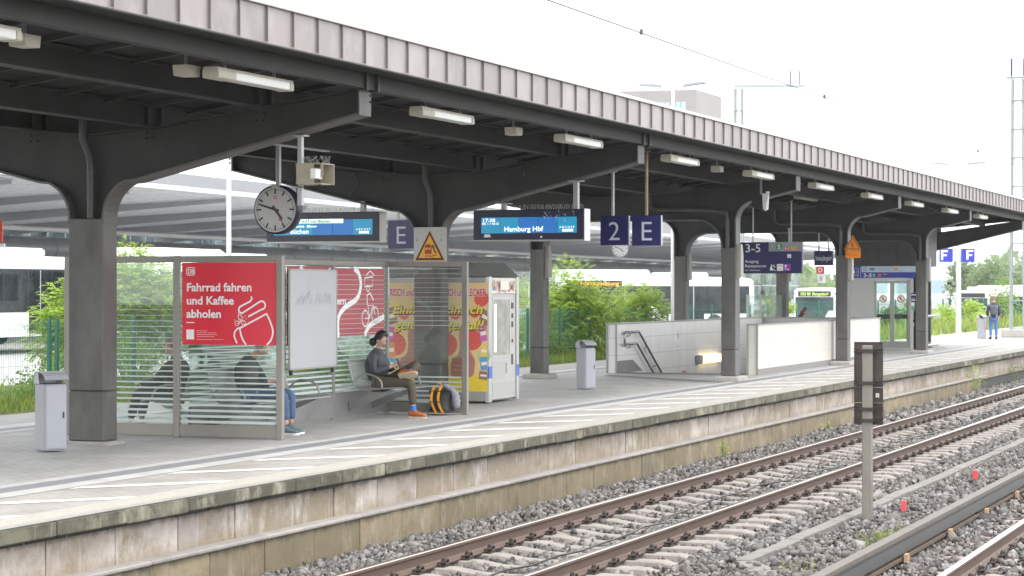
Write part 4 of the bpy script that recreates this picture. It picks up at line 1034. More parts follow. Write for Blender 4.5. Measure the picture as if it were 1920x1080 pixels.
# two posters on the side of the machine
M_pcream = mat('poster_cream', (.78,.54,.25), .45, var=.06, scale=3); M_skin_print = mat('print_skin', (.44,.185,.15), .5, var=.22, scale=7)
def snack_poster(y_left, which):
    p = FX(VX0-.004, y_left, .20); Wd, Ht = .93, 1.82
    pan = MB(); slab(pan, p, 0, 0, Wd, Ht, 0, .004); po = pan.build('side_poster', M_pcream, vend)
    def part(nm, m, fn): mb = MB(); fn(mb); mb.build(nm, m, po)
    def blobs(mb):
        for a, b, r in ((.35,1.30,.10),(.70,1.32,.09),(.20,.78,.19),(.66,.86,.17),(.82,1.55,.13)): disc(mb, p, a, b, r, .0055)
    part('red_spots', mat('spot_red', (.70,.09,.06), .45), blobs)
    part('green_spots', mat('spot_green', (.45,.55,.26), .45), lambda mb: (disc(mb, p, .42, .50, .12, .006), disc(mb, p, .86, .60, .12, .006)))
    def packs(mb):
        rr = random.Random(which)
        for k,(a,b,w,h,ang,mi) in enumerate(((.03,1.12,.18,.28,15,4),(.0,.82,.17,.26,-8,3),(.02,.55,.17,.26,10,0),(.02,.35,.16,.2,-12,1),(.80,1.12,.2,.26,-18,4),(.78,.84,.15,.27,12,3),(.80,.58,.14,.2,-6,2),(.80,.36,.14,.22,8,1),(.78,.2,.16,.14,-5,4))):
            c, s_ = math.cos(rad(ang)), math.sin(rad(ang)); pts = [(a+w/2+x*c-y*s_, b+h/2+x*s_+y*c) for x,y in ((-w/2,-h/2),(w/2,-h/2),(w/2,h/2),(-w/2,h/2))]
            pts = [(min(max(x,0.005),Wd-.005), min(max(y,.005),Ht-.005)) for x,y in pts]
            poly(mb, p, pts, .0065+.0003*k, mi)
            cx_, cy_ = a+w/2, b+h/2
            poly(mb, p, [(min(max(cx_+x*c-y*s_,.005),Wd-.005), cy_+x*s_+y*c) for x,y in ((-w*.35,-h*.12),(w*.35,-h*.12),(w*.35,h*.12),(-w*.35,h*.12))], .0067+.0003*k, 5)
    mb = MB(); packs(mb); mb.build('snack_packets', snack_m, po)
    part('yellow_field', mat('print_yellow', (.78,.55,.03), .45), lambda mb: poly(mb, p, [(.0,.0),(Wd,.0),(Wd,.24),(.62,.30),(.30,.20),(.0,.22)], .0060))
    def thumb(mb):
        pts = smooth_curve([(.30,.26),(.27,.40),(.30,.52),(.40,.62),(.43,.78),(.42,.96),(.48,1.06),(.56,1.03),(.60,.86),(.63,.66),(.70,.54),(.70,.40),(.66,.26),(.48,.20)],5)
        pts = [(q_.x,q_.y) for q_ in pts]
        from mathutils.geometry import tessellate_polygon
        mb.add([p.P(a,b,.0095) for a,b in pts], [tuple(t_) for t_ in tessellate_polygon([[Vector((a,b,0)) for a,b in pts]])])
        for k, b in enumerate((.29,.37,.45,.53)): disc(mb, p, .40+.02*k*.4, b, .14, .0100+.0004*k, 0, 18, .048)
    part('thumbs_up_picture', M_skin_print, thumb)
    part('finger_shadows', mat('print_brown', (.22,.11,.09), .5), lambda mb: [ribbon(mb, p, smooth_curve([(.28,b),(.40,b-.018),(.53,b)],4), .012, .0122) for b in (.33,.41,.49)])
    T('FRISCH und LECKER', .035, 1.60, .125, .87, .075, M_signwhite, .0074, po, p)
    T('FRISCH und LECKER', .04, 1.60, .125, .86, .032, mat('print_magenta', (.60,.015,.10), .45), .0084, po, p)
    for dx, mm, bo, of in ((.012,M_black,.06,.0086),(0,mat('print_lemon', (.85,.66,.05), .45),.02,.0108)):
        T('Einfach', .13+dx, 1.30-dx, .16, .70, bo, mm, of, po, p, shear=.25); T('genial!!', .18+dx, 1.04-dx, .16, .70, bo, mm, of, po, p, shear=.25)
snack_poster(15.66, 1); snack_poster(14.72, 2)

# ---- hanging signs and displays
def hang_pole(t, x, y, z0, z1, w=.05, m=None):
    mb = MB(); mb.cbox(x-w/2,y-w/2,z0,x+w/2,y+w/2,z1,.006); mb.box(x-w*1.3,y-w*1.3,z1-.012,x+w*1.3,y+w*1.3,z1); mb.build('hanger', m or M_galv, t)
M_lcd = mat('lcd_cyan', (.006,.10,.28), .25, emit=(.002,.095,.32), estr=.32); M_lcd2 = mat('lcd_teal', (.008,.20,.32), .25, emit=(.003,.15,.30), estr=.32)
M_lcdtext = mat('lcd_text', (.75,.85,.80), .4, emit=(.85,1,.9), estr=.28)
def display(y_left, y_right, label, lines, near):
    x = 34.60; z0, z1 = 2.705, 3.215
    t = thing('departure_display', label, 'departure display', (x,(y_left+y_right)/2,z0), 'blue departure displays under the canopy')
    mb = MB(); mb.cbox(x,y_right,z0,x+.30,y_left,z1,.012); mb.build('housing', M_navy, t)
    p = FX(x, y_left, z0); Wd = y_left-y_right
    mb = MB(); slab(mb, p, -.005, -.006, Wd+.005, .016, -.31, .004); mb.build('lower_edge', M_alu, t)
    mb = MB(); pn = 5; a0, a1 = .14, Wd-.12; w = (a1-a0)/pn
    for k in range(pn): slab(mb, p, a0+k*w+.003, .125, a0+(k+1)*w-.003, .385, -.002, .004, 1 if k in (0,1,4) else 0)
    mb.build('screen', [M_lcd, M_lcd2], t)
    mb = MB(); slab(mb, p, Wd+.004, -.004, Wd+.012, .514, -.28, -.005); mb.build('side_cover', mat('display_side_white', (.74,.74,.76), .4) if near else M_alu, t)
    for (s, a, b, h, w_) in lines: T(s, a, b, h, w_, .02, M_lcdtext, .006, t, p)
    c0 = Wd-.42
    T('A B C D E F', c0, .20, .035, .26, .01, M_lcdtext, .006, t, p)
    mb = MB()
    for k in range(5): slab(mb, p, c0+.05+k*.038, .145, c0+.083+k*.038, .185, .004, .006)
    mb.build('train_symbol', M_lcdtext, t)
    return t, p
d2, p_ = display(13.85, 11.92, 'blue departure display reading Hamburg Hbf, hung under the second canopy arm', [('17:28',.16,.315,.055,.21),('RE 1 / 4312',.16,.265,.040,.29),('Hamburg Hbf',.545,.155,.082,.68)], True)
for y in (13.38, 12.12): hang_pole(d2, 34.8, y, 3.215, 3.33 if y > 13 else 3.68, .085)
mb = MB(); slab(mb, p_, .19,.06,.31,.085,.001,.004); slab(mb, p_, .20,.085,.30,.11,.001,.0045); slab(mb, p_, 1.18,.045,1.21,.075,.001,.004); mb.build('sticker', M_signwhite, d2)
mb = MB(); random.seed(12)
for k in range(22):
    a, b = random.uniform(1.25,1.78), random.uniform(.30,.46); ribbon(mb, p_, [(a,b),(a+random.uniform(-.05,.05),b+random.uniform(.01,.06))], .005, .0075)
mb.build('scratches', mat('scratch_grey', (.55,.62,.72), .6), d2)
d1, p_ = display(17.66, 15.55, 'blue departure display reading Büchen, half hidden by the station clock', [('+++ fällt 16:57 von Büchen',.35,.335,.05,.86),('Schwarzenbek - Müssen',.37,.255,.045,.58),('Büchen',.455,.150,.08,.34)], False)
mb = MB(); slab(mb, p_, .14, .323, 1.45, .396, .003, .0055); mb.build('message_strip', mat('lcd_strip', (.50,.62,.52), .4, emit=(.6,.8,.65), estr=.35), d1)
TEXTS[-1][0]; 
for o_, w_ in TEXTS[-4:]:
    if o_.data.body.startswith('+++'): o_.data.materials.clear(); o_.data.materials.append(mat('lcd_dark_text', (.03,.10,.09), .5)); o_.location.x -= .002
for y in (15.93, 17.22): hang_pole(d1, 34.8, y, 3.215, 3.42 if y < 16.5 else 3.66, .085)
# pigeon spikes
for t, y0, y1 in ((d2,12.0,13.8),(d1,15.6,17.6)):
    mb = MB(); random.seed(int(y0*10))
    y = y0
    while y < y1: 
        for dx in (.05,.15,.25): mb.tube([(34.6+dx,y,3.215),(34.6+dx+random.uniform(-.03,.03),y+random.uniform(-.03,.03),3.30)], .0022, 3, caps=False)
        y += .045
    mb.build('bird_spikes', M_galv, t)
def letter_sign(x, y, z0, s, ch, label, poles, wbold=.0, ytop=4.2, frac=.66, side=True):
    t = thing('platform_sign', label, 'sign', (x,y,z0), 'blue platform signs')
    mb = MB(); mb.cbox(x,y-s/2,z0,x+.10,y+s/2,z0+s,.006); mb.build('panel', M_blue, t)
    p = FX(x, y+s/2, z0)
    if side:
        mb = MB(); slab(mb, p, s+.001, 0, s+.005, s, -.075, -.045); mb.build('side_strip', M_signwhite, t)
    hh = s*frac
    T(ch, s*.5 if len(ch) == 1 else s*.2, (s-hh)/2, hh, None, -.006, mat('sign_letter', (.50,.51,.58), .4), .003, t, p, align='CENTER')
    for py, zt, m_ in poles: hang_pole(t, x+.05, py, z0+s, zt, .045, m_)
    return t
letter_sign(36.5, 12.03, 2.66, .50, '2', 'square blue sign with a white numeral 2, hung right of the Hamburg display', [(12.07,3.92,None)])
letter_sign(36.5, 11.46, 2.65, .51, 'E', 'square blue letter E sign hung on a rusty pole beside the numeral 2', [(11.47,4.25,mat('rusty_pole', (.30,.235,.15), .6, .3, var=.25, scale=8))])
letter_sign(40.0, 17.52, 2.70, .54, 'E', 'blue sign with a white letter E, partly hidden by the falling-person warning sign', [(17.6,4.2,None),(17.36,4.2,None)])
# ---- falling-person warning sign on the second column
ws = thing('warning_sign', 'white square sign with yellow triangle of a person falling before a red train', 'warning sign', (34.69,14.66,2.37))
p = FX(34.685, 14.955, 2.37); S = .585
mb = MB(); slab(mb, p, 0,0,S,.575,-.02,0); mb.build('plate', mat('plate_white', (.50,.485,.46), .5, var=.05, dirt=(.5,.47,.42), dscale=4, damt=.4), ws)
def tri(w, h, a, b): return [(a-w/2,b),(a+w/2,b),(a,b+h)]
mb = MB(); poly(mb, p, tri(.56,.52,.292,.012), .003); mb.build('yellow_border', M_yellow, ws)
mb = MB(); poly(mb, p, tri(.53,.49,.292,.024), .004); mb.build('black_border', M_black, ws)
mb = MB(); poly(mb, p, tri(.41,.385,.292,.062), .005); mb.build('yellow_field', M_yellow, ws)
mb = MB(); slab(mb, p, .205,.13,.325,.26,.005,.007); disc(mb, p, .265,.262,.06,.0068,0,16,.022); ribbon(mb, p, [(.22,.075),(.235,.12)], .012,.007); ribbon(mb, p, [(.31,.075),(.295,.12)], .012,.007); slab(mb, p, .215,.088,.315,.098,.005,.0065)
ribbon(mb, p, [(.23,.29),(.30,.29)], .008,.0069); ribbon(mb, p, [(.33,.075),(.345,.105),(.40,.105)], .014,.007); mb.build('train_picture', mat('print_dark_red', (.32,.03,.03), .5), ws)
mb = MB(); slab(mb, p, .215,.20,.255,.235,.0072,.0076); slab(mb, p, .272,.20,.312,.235,.0072,.0076); mb.build('train_windows', M_yellow, ws)
mb = MB(); disc(mb, p, .345,.268,.014,.0078); ribbon(mb, p, [(.348,.258),(.365,.215),(.375,.19)], .022,.0079); ribbon(mb, p, [(.375,.19),(.40,.165),(.41,.14)], .014,.0081); ribbon(mb, p, [(.37,.195),(.38,.16),(.405,.15)], .014,.0083); ribbon(mb, p, [(.352,.25),(.38,.255),(.40,.265)], .010,.0085); ribbon(mb, p, [(.352,.25),(.33,.225),(.325,.205)], .010,.0087); ribbon(mb, p, [(.395,.108),(.42,.108)], .012,.0076)
mb.build('falling_figure', M_black, ws)
mb = MB()
for a in (.06,.50): disc(mb, p, a, .36, .012, .003)
mb.build('screws', M_black, ws)

# ---- station clock
clk = thing('station_clock', 'round white station clock with black hands hung from a bar under the canopy', 'clock', (27.55,13.9,3.0))
pc = FX(27.50, 13.9, 2.99); R_ = .335
mb = MB(); mb.lathe([(R_*.92,-.0),(R_,.012),(R_,.15),(R_*.95,.168)], (27.50,13.9,2.99), 40, axis='x'); mb.build('case', mat('clock_case', (.018,.018,.035), .35), clk)
mb = MB(); disc(mb, pc, 0, 0, R_*.92, .004, 0, 40); mb.build('dial', mat('dial_white', (.50,.495,.48), .3, var=.03), clk)
mb = MB()
for k in range(60):
    a = 2*PI*k/60; L_ = .075 if k % 5 == 0 else .026; w = .022 if k % 5 == 0 else .008; r1 = R_*.86
    ribbon(mb, pc, [((r1-L_)*math.sin(a),(r1-L_)*math.cos(a)),(r1*math.sin(a),r1*math.cos(a))], w, .006)
mb.build('minute_marks', M_black, clk)
def hand(ang, l0, l1, w0, w1, off, m, nm):
    mb = MB(); a = rad(ang); d = Vector((math.sin(a),math.cos(a))); n_ = Vector((d.y,-d.x))
    q_ = [d*-l0-n_*w0/2, d*-l0+n_*w0/2, d*l1+n_*w1/2, d*l1-n_*w1/2]; poly(mb, pc, [(v.x,v.y) for v in q_], off); disc(mb, pc, 0, 0, .02, off+.0005); mb.build(nm, m, clk)
hand(142, .06, .165, .040, .030, .009, mat('hand_dark', (.03,.03,.035), .4), 'hour_hand'); hand(287, .06, .26, .034, .022, .011, MATS['hand_dark'], 'minute_hand')
mb = MB(); a = rad(147); d_ = Vector((math.sin(a),math.cos(a))); ribbon(mb, pc, [(-d_.x*.07,-d_.y*.07),(d_.x*.13,d_.y*.13)], .011, .013); ribbon(mb, pc, [(d_.x*.175,d_.y*.175),(d_.x*.27,d_.y*.27)], .007, .013); ringp(mb, pc, d_.x*.152, d_.y*.152, .026, .010, .013); mb.build('second_hand', mat('hand_brown', (.20,.065,.045), .4), clk)
mb = MB(); slab(mb, pc, -.022,.145,.022,.185,.005,.007); mb.build('dial_logo', M_signred, clk)
T('DB', -.016, .155, .018, .032, .03, M_signwhite, .0085, clk, pc)
mb = MB(); mb.box(27.50,13.84,3.29,27.64,13.96,3.335); mb.build('neck', M_galv, clk)
mb = MB(); mb.cbox(27.545,13.86,3.335,27.60,13.92,3.86,.005); mb.build('hanger', M_galv, clk)
mb = MB(); mb.box(26.4,13.845,3.862,29.1,13.935,3.878); mb.build('bar', M_galv, clk)
# ---- camera housing on a pole under the first arm
cc = thing('camera_housing', 'beige camera housing on a grey pole under the first canopy arm', 'camera', (24.15,11.9,3.2))
hang_pole(cc, 24.165, 11.88, 2.9, 3.735, .06)
pz_ = FX(23.98, 11.86, 3.145)
mb = MB(); y0, y1, z0, z1 = 11.50, 11.86, 3.145, 3.39; xa, xb = 23.98, 24.30; tck = .012
mb.box(xa,y0,z1-tck,xb,y1,z1); mb.box(xb-tck,y0,z0,xb,y1,z1-tck); mb.box(xa,y1-.24,z0,xa+tck,y1,z1-tck); mb.box(xa,y1-tck,z0,xb-tck,y1,z1-tck); mb.box(xa+tck,y0+.04,z0,xb-tck,y1-tck,z0+tck)
mb.prism([(y0+.0,z0+.10),(y0+.0,z1-tck),(y0+.03,z1-tck),(y0+.03,z0+.07)], 'x', xa, xa+tck)
mb.build('hood', mat('housing_beige', (.36,.32,.235), .5, var=.1, scale=5, dirt=(.30,.26,.18), dscale=6, damt=.5), cc)
mb = MB(); mb.cbox(xa-.02,y0+.08,z0+.06,xa+.16,y0+.16,z1-.06,.01); mb.build('camera_body', M_white, cc)
mb = MB(); mb.tube(smooth_curve([(xa+.05,y0+.1,z0+.06),(xa+.03,y0+.05,z0-.01),(xa+.1,y1,z0-.03),(24.165,11.9,z0+.05)],4), .006, 5); mb.build('cable', M_black, cc)
mb = MB(); random.seed(6)
for k in range(40): 
    a = random.uniform(y0,y1); mb.tube([(xa+random.uniform(.02,.28),a,z1),(xa+random.uniform(0,.3),a+random.uniform(-.07,.07),z1+.09)], .002, 3, caps=False)
mb.build('bird_spikes', M_galv, cc)
# loose conduits along the arms
for lab, pts in (('thin dark cable dropping from the second arm to the Büchen display', [(34.70,17.2,3.98),(34.70,16.2,3.90),(34.70,16.02,3.86),(34.70,15.98,3.62),(34.68,16.12,3.44),(34.68,15.6,3.40)]),
                 ('thin dark cable dropping from the second arm to the Hamburg Hbf display', [(34.70,11.9,4.12),(34.70,13.1,3.93),(34.70,13.3,3.88),(34.70,13.36,3.5),(34.68,13.42,3.36)])):
    mb = MB(); mb.tube(smooth_curve(pts,5), .016, 6); tag(mb.build('cable', M_black), lab, 'cable')

# ---- sign 3-5, station name, roadworks sign
sg = thing('direction_sign', 'large blue direction sign reading 3-5 and Ausgang, hung beside the stair column', 'direction sign', (52,13.2,2.3))
x = 52.0; r_ = ray = None
yl, yr, z0, z1 = 14.02, 12.50, 2.29, 3.03
p = FX(x, yl, z0); Wd, Ht = yl-yr, z1-z0
mb = MB(); mb.cbox(x,yr,z0,x+.14,yl,z1,.008); mb.build('panel', M_blue, sg)
mb = MB(); slab(mb, p, .72, Ht-.22, Wd, Ht, .0, .004); mb.build('grey_field', mat('sign_grey', (.26,.27,.29), .4), sg)
T('3-5', .14, Ht-.235, .20, .36, .005, M_signwhite, .004, sg, p); T('Ausgang', .14, .255, .072, .33, .0, M_signwhite, .004, sg, p); T('Reisezentrum', .14, .145, .072, .51, .0, M_signwhite, .004, sg, p); T('Exit / Travel Center', .14, .06, .035, .38, .0, M_signwhite, .004, sg, p, shear=.2)
mb = MB(); disc(mb, p, .97, Ht-.11, .082, .0055); mb.build('green_disc', mat('s_green', (.03,.22,.10), .4), sg); T('S', .97, Ht-.165, .11, None, .02, M_signwhite, .007, sg, p, align='CENTER')
mb = MB(); disc(mb, p, 1.16, Ht-.15, .075, .0055, 0, 20, .035); mb.build('bus_badge', M_signred, sg); T('BUS', 1.16, Ht-.166, .032, .10, .02, M_signwhite, .007, sg, p, align='CENTER')
mb = MB(); slab(mb, p, 1.265, Ht-.18, 1.40, Ht-.118, .004, .006); mb.build('taxi_badge', M_yellow, sg); T('TAXI', 1.332, Ht-.164, .03, .11, .01, M_black, .0075, sg, p, align='CENTER')
mb = MB(); slab(mb, p, 1.17,.365,1.26,.45,.002,.005); slab(mb, p, .92,.06,1.07,.22,.002,.005)
poly(mb, p, [(.75,.07),(.83,.07),(.80,.13),(.81,.16),(.78,.18),(.76,.14)], .005); ribbon(mb, p, [(.82,.11),(.88,.06)], .014, .006); ribbon(mb, p, [(.83,.20),(.87,.14)], .02, .005); disc(mb, p, .79,.195,.016,.005); mb.build('pictograms', M_signwhite, sg)
T('REISE', .935, .165, .03, .12, .0, M_black, .0065, sg, p); T('VVS', .955, .075, .03, .09, .02, M_signred, .0065, sg, p)
T('info', 1.185, .39, .03, .06, .0, M_black, .0065, sg, p)
mb = MB(); slab(mb, p, 1.09,.06,1.25,.22,.002,.005); mb.build('purple_badge', mat('badge_purple', (.30,.03,.40), .4), sg)
mb = MB(); slab(mb, p, 1.11,.15,1.15,.20,.005,.007); slab(mb, p, 1.11,.10,1.14,.13,.005,.007); slab(mb, p, 1.16,.08,1.21,.10,.005,.007); mb.build('badge_marks', M_signwhite, sg)
hang_pole(sg, x+.05, 12.82, z1, 3.35, .035); hang_pole(sg, x+.10, 12.78, z1, 4.0, .03); 
hang_pole(sg, x+.07, 13.7, z1, 4.0, .03)
st = thing('station_name_sign', 'small blue sign reading Hamburg-Bergedorf on two pale poles', 'station sign', (58,13.1,2.7))
x = 58.0; yl, yr, z0, z1 = 13.62, 13.12, 2.54, 2.92      # seen obliquely, narrow
R3 = Matrix.Rotation(rad(0), 3, 'Z')
p = FX(x, yl, z0); Wd = yl-yr
mb = MB(); mb.cbox(x,yr,z0,x+.12,yl,z1,.006); mb.build('panel', M_blue, st)
T('Hamburg-Bergedorf', .04, .13, .13, Wd-.08, .0, M_signwhite, .003, st, p)
for y in (13.50, 13.24): hang_pole(st, x+.05, y, z1, 3.75, .035, mat('pole_beige', (.40,.38,.33), .5, .2))
rw = thing('roadworks_sign', 'orange triangular narrowing sign with a plate below, fixed to a stair column', 'warning sign', (56.0,12.1,2.8))
x = 55.98; p = FX(x, 12.36, 2.70)
mb = MB(); slab(mb, p, .02,.0,.40,.19,-.015,.0); mb.build('plate', M_orange, rw)
mb = MB(); poly(mb, p, tri(.43,.37,.20,.205), .0); poly(mb, p, tri(.43,.37,.20,.205), -.012); mb.build('rim', M_orange, rw)
mb = MB(); poly(mb, p, tri(.37,.32,.20,.222), .003); mb.build('black_border', M_black, rw)
mb = MB(); poly(mb, p, tri(.31,.265,.20,.238), .005); mb.build('orange_field', M_orange, rw)
mb = MB(); ribbon(mb, p, [(.175,.27),(.175,.40)], .018, .007); ribbon(mb, p, [(.225,.27),(.205,.33),(.225,.38)], .018, .007); mb.build('narrowing_symbol', M_black, rw)
T('Bauarbeiten auf', .06, .115, .028, .28, .0, mat('dim_text', (.45,.14,.01), .5), .004, rw, p); T('dem Bahnsteig', .06, .06, .028, .26, .0, MATS['dim_text'], .004, rw, p)
mb = MB(); mb.box(x,12.30,2.78,x+.06,12.33,2.82); mb.box(x,12.30,3.0,x+.06,12.33,3.03); mb.build('bracket', M_galv, rw)
# ---- white wind cowl / speaker pair and loudspeaker
cw = thing('loudspeaker', 'white wing-shaped loudspeaker on a short stalk under the third arm', 'loudspeaker', (45.9,12.0,3.4))
mb = MB(); x, y = 45.25, 11.62
mb.prism([(y-.07,3.88),(y+.07,3.88),(y+.05,3.56),(y,3.52),(y-.05,3.56)], 'x', x-.10, x-.05); mb.prism([(y-.09,3.92),(y-.02,3.92),(y-.02,3.55)], 'x', x-.14, x-.10); mb.build('horn', M_white, cw)
mb = MB(); mb.prism([(y+.02,3.85),(y+.30,3.88),(y+.30,3.60),(y+.06,3.55)], 'x', x-.04, x+.1); mb.build('bracket_box', M_black, cw)
mb = MB(); mb.box(x+.0,y+.1,3.86,x+.04,y+.14,4.24); mb.build('hanger', M_galv, cw)

# ================================================================ STAIRWELL
M_tileA = tile_mat('stair_tile', (.76,.755,.74), (.73,.725,.71), (.40,.385,.36), .62, .40, 'xz', .006, offset=0., rough=.35, bump=.05, var=.06, vscale=2)
M_tileB = tile_mat('stair_tile_cream', (.62,.60,.545), (.60,.58,.525), (.42,.40,.36), 1.2, .40, 'xz', .004, offset=0., rough=.35, bump=.04, var=.05, vscale=2)
M_tileE = tile_mat('stair_tile_end', (.50,.49,.47), (.47,.46,.44), (.34,.32,.29), .40, .40, 'yz', .006, offset=0., rough=.35, bump=.05, var=.06, vscale=2)
M_base = mat('plinth_grey', (.21,.205,.197), .7, var=.12, scale=4)
M_copew = mat('wall_cap', (.30,.295,.285), .5, .2, var=.08, scale=5)
WZ = 1.14
def stair_wall(name_label, x0, y0, x1, y1, m, z0, base_side=None, capx=True):
    t = thing('stair_wall', name_label, 'wall', ((x0+x1)/2,(y0+y1)/2,0))
    mb = MB(); mb.box(x0,y0,z0,x1,y1,WZ-.03); mb.build('tiled_body', m, t)
    mb = MB(); mb.box(x0-.02,y0-.02,WZ-.03,x1+.02,y1+.02,WZ); mb.build('cap', M_copew, t)
    if base_side == 'front':
        mb = MB(); mb.box(x0-.012,y0-.012,.0,x1-.3,y0-.001,.14); mb.build('plinth', M_base, t)
    return t
wn_ = stair_wall('low cream tiled wall along the near side of the stairwell', SX0, SY0-.25, SX1, SY0, M_tileB, -.02, 'front')
mb = MB(); mb.box(SX0-.03,SY0-.255,0,SX0-.001,SY0-.215,WZ-.03); mb.box(SX0-.03,SY0-.03,0,SX0-.001,SY0+.005,WZ-.03); mb.build('edge_trim', M_copew, wn_)
wf_ = stair_wall('low white tiled wall along the far side of the stairwell with handrail and lamp', SX0, SY1, SX1, SY1+.25, M_tileA, -3.2)
mb = MB(); mb.box(SX0-.03,SY1-.005,0,SX0-.001,SY1+.03,WZ-.03); mb.box(SX0-.03,SY1+.215,0,SX0-.001,SY1+.255,WZ-.03); mb.build('edge_trim', M_copew, wf_)
mb = MB(); mb.add([(SX0,SY1-.012,.0),(SX0+1.9,SY1-.012,-.0),(SX0+1.15,SY1-.012,.28),(SX0,SY1-.012,.28),(SX0,SY1-.001,.0),(SX0+1.9,SY1-.001,-.0),(SX0+1.15,SY1-.001,.28),(SX0,SY1-.001,.28)], [(0,1,2,3),(7,6,5,4),(0,4,5,1),(1,5,6,2),(2,6,7,3),(3,7,4,0)]); mb.build('skirting', M_base, wf_)
# blue pictograms on the far wall
pw = FY(SX0, SY1-.003, 0)
mb = MB(); random.seed(31)
for a0, b0 in ((2.05,.42),(4.55,.40)):
    for k in range(7):
        a, b = a0+random.uniform(0,.32), b0+random.uniform(0,.42); slab(mb, pw, a, b, a+random.uniform(.03,.08), b+random.uniform(.03,.10), 0, .002)
mb.build('faded_pictograms', mat('faded_blue', (.36,.42,.56), .5), wf_)
mb = MB(); slab(mb, pw, 5.2,-.16,5.5,-.12,0,.002); mb.build('red_mark', M_signred, wf_)
stair_wall('low tiled end wall closing the far end of the stairwell', SX1, SY0-.25, SX1+.25, SY1+.25, M_tileE, -3.2)
stp = MB()
for k in range(18): stp.box(SX0+.9+k*.30, SY0+.002, -3.2, SX0+.9+(k+1)*.30+.0, SY1-.02, -.17*(k+1)-.0)
stp.box(SX0-.0,SY0+.002,-3.2,SX0+.895,SY1-.02,-.005)
s_ = stp.build('stairs', M_base); struct(s_)
mb = MB(); mb.box(SX0,SY0-.24,-3.2,SX1,SY0-.002,-.03); struct(mb.build('stair_side', M_tileA))
hr = thing('handrail', 'double steel handrail bending down into the stairwell', 'handrail', (49.2,16.0,.7))
M_inox = mat('stainless', (.36,.35,.34), .25, .9, var=.06)
for k, (zt, xx) in enumerate(((.93,50.25),(.66,50.10))):
    mb = MB(); pts = [(49.20,SY1-.09,zt-.05),(49.25,SY1-.09,zt),(49.4,SY1-.09,zt),(xx,SY1-.09,zt),(xx+2.6,SY1-.09,zt-1.47),(xx+4.2,SY1-.09,zt-2.4)]
    mb.tube(pts, .028, 8); mb.build('rail_tube', M_inox, hr)
mb = MB(); mb.tube([(49.20,SY1-.09,.88),(49.18,SY1-.09,.82),(49.18,SY1-.09,.68),(49.25,SY1-.09,.66)], .028, 8)
for xx in (49.6, 51.6):
    for zt, x_ in ((.93,50.25),(.66,50.10)):
        z_ = zt-max(0,(xx-x_))*.565; mb.tube([(xx,SY1-.09,z_-.02),(xx,SY1-.09,z_-.08),(xx,SY1-.001,z_-.10)], .012, 6)
mb.build('supports', M_inox, hr)
wl = thing('wall_lamp', 'glowing yellowish wall lamp on the white stairwell tiles', 'wall lamp', (56.3,16,.1))
mb = MB(); mb.cbox(55.25,SY1-.13,.02,55.55,SY1-.002,.24,.02); mb.build('end_cap', M_bin, wl)
mb = MB(); mb.cbox(55.553,SY1-.13,.02,57.35,SY1-.002,.24,.03); mb.build('diffuser', mat('lamp_warm', (.85,.75,.5), .3, emit=(1,.74,.36), estr=.75), wl)
mb = MB(); mb.cbox(57.353,SY1-.13,.02,57.45,SY1-.002,.24,.02); mb.build('end_cap', M_bin, wl)
# glass balustrade behind the stairs
gb = thing('glass_balustrade', 'clear glass balustrade standing on the platform behind the stairwell', 'balustrade', (66,16.6,0))
for k in range(3):
    mb = MB(); mb.box(62.6+k*1.5,16.62,.05,64.05+k*1.5,16.635,1.75); mb.build('pane', M_glass, gb)
mb = MB()
for k in range(4): mb.box(62.56+k*1.5,16.60,0,62.60+k*1.5,16.66,1.77)
mb.build('posts', M_galv, gb)

# ================================================================ LIFT
LX0, LX1, LY0, LY1 = 71.0, 74.4, 13.36, 15.55
lift = thing('lift_shaft', 'grey lift shaft with glazed sliding doors under a blue sign band', 'lift', (72.5,14.5,0))
M_liftgrey = mat('lift_panel', (.50,.50,.49), .45, .1, var=.06, scale=2, dirt=(.38,.375,.365), dscale=1, damt=.4)
M_clad = mat('lift_cladding', (.06,.059,.057), .5, .3, var=.1, scale=3)
mb = MB(); mb.box(LX0+.02,LY0,2.66,LX1,LY1,3.95); mb.build('upper_body', M_clad, lift)
mb = MB(); y = LY0+.02
while y < LY1-.05: mb.box(LX0-.0,y,2.68,LX0+.019,min(y+.285,LY1-.02),3.93); y += .30
x = LX0+.05
while x < LX1-.2: mb.box(x,LY0-.019,2.68,min(x+.19,LX1),LY0-.001,3.93); x += .2
mb.build('cladding_boards', M_clad, lift)
pL = FX(LX0, LY1, 0); Wd = LY1-LY0
mb = MB()
slab(mb, pL, 0,.0,.80,2.27,-.15,0); slab(mb, pL, 1.96,.0,Wd,2.27,-.15,0); slab(mb, pL, .80,2.20,1.96,2.27,-.15,0); slab(mb, pL, .80,.0,1.96,.06,-.15,0)
mb.build('front_panels', M_liftgrey, lift)
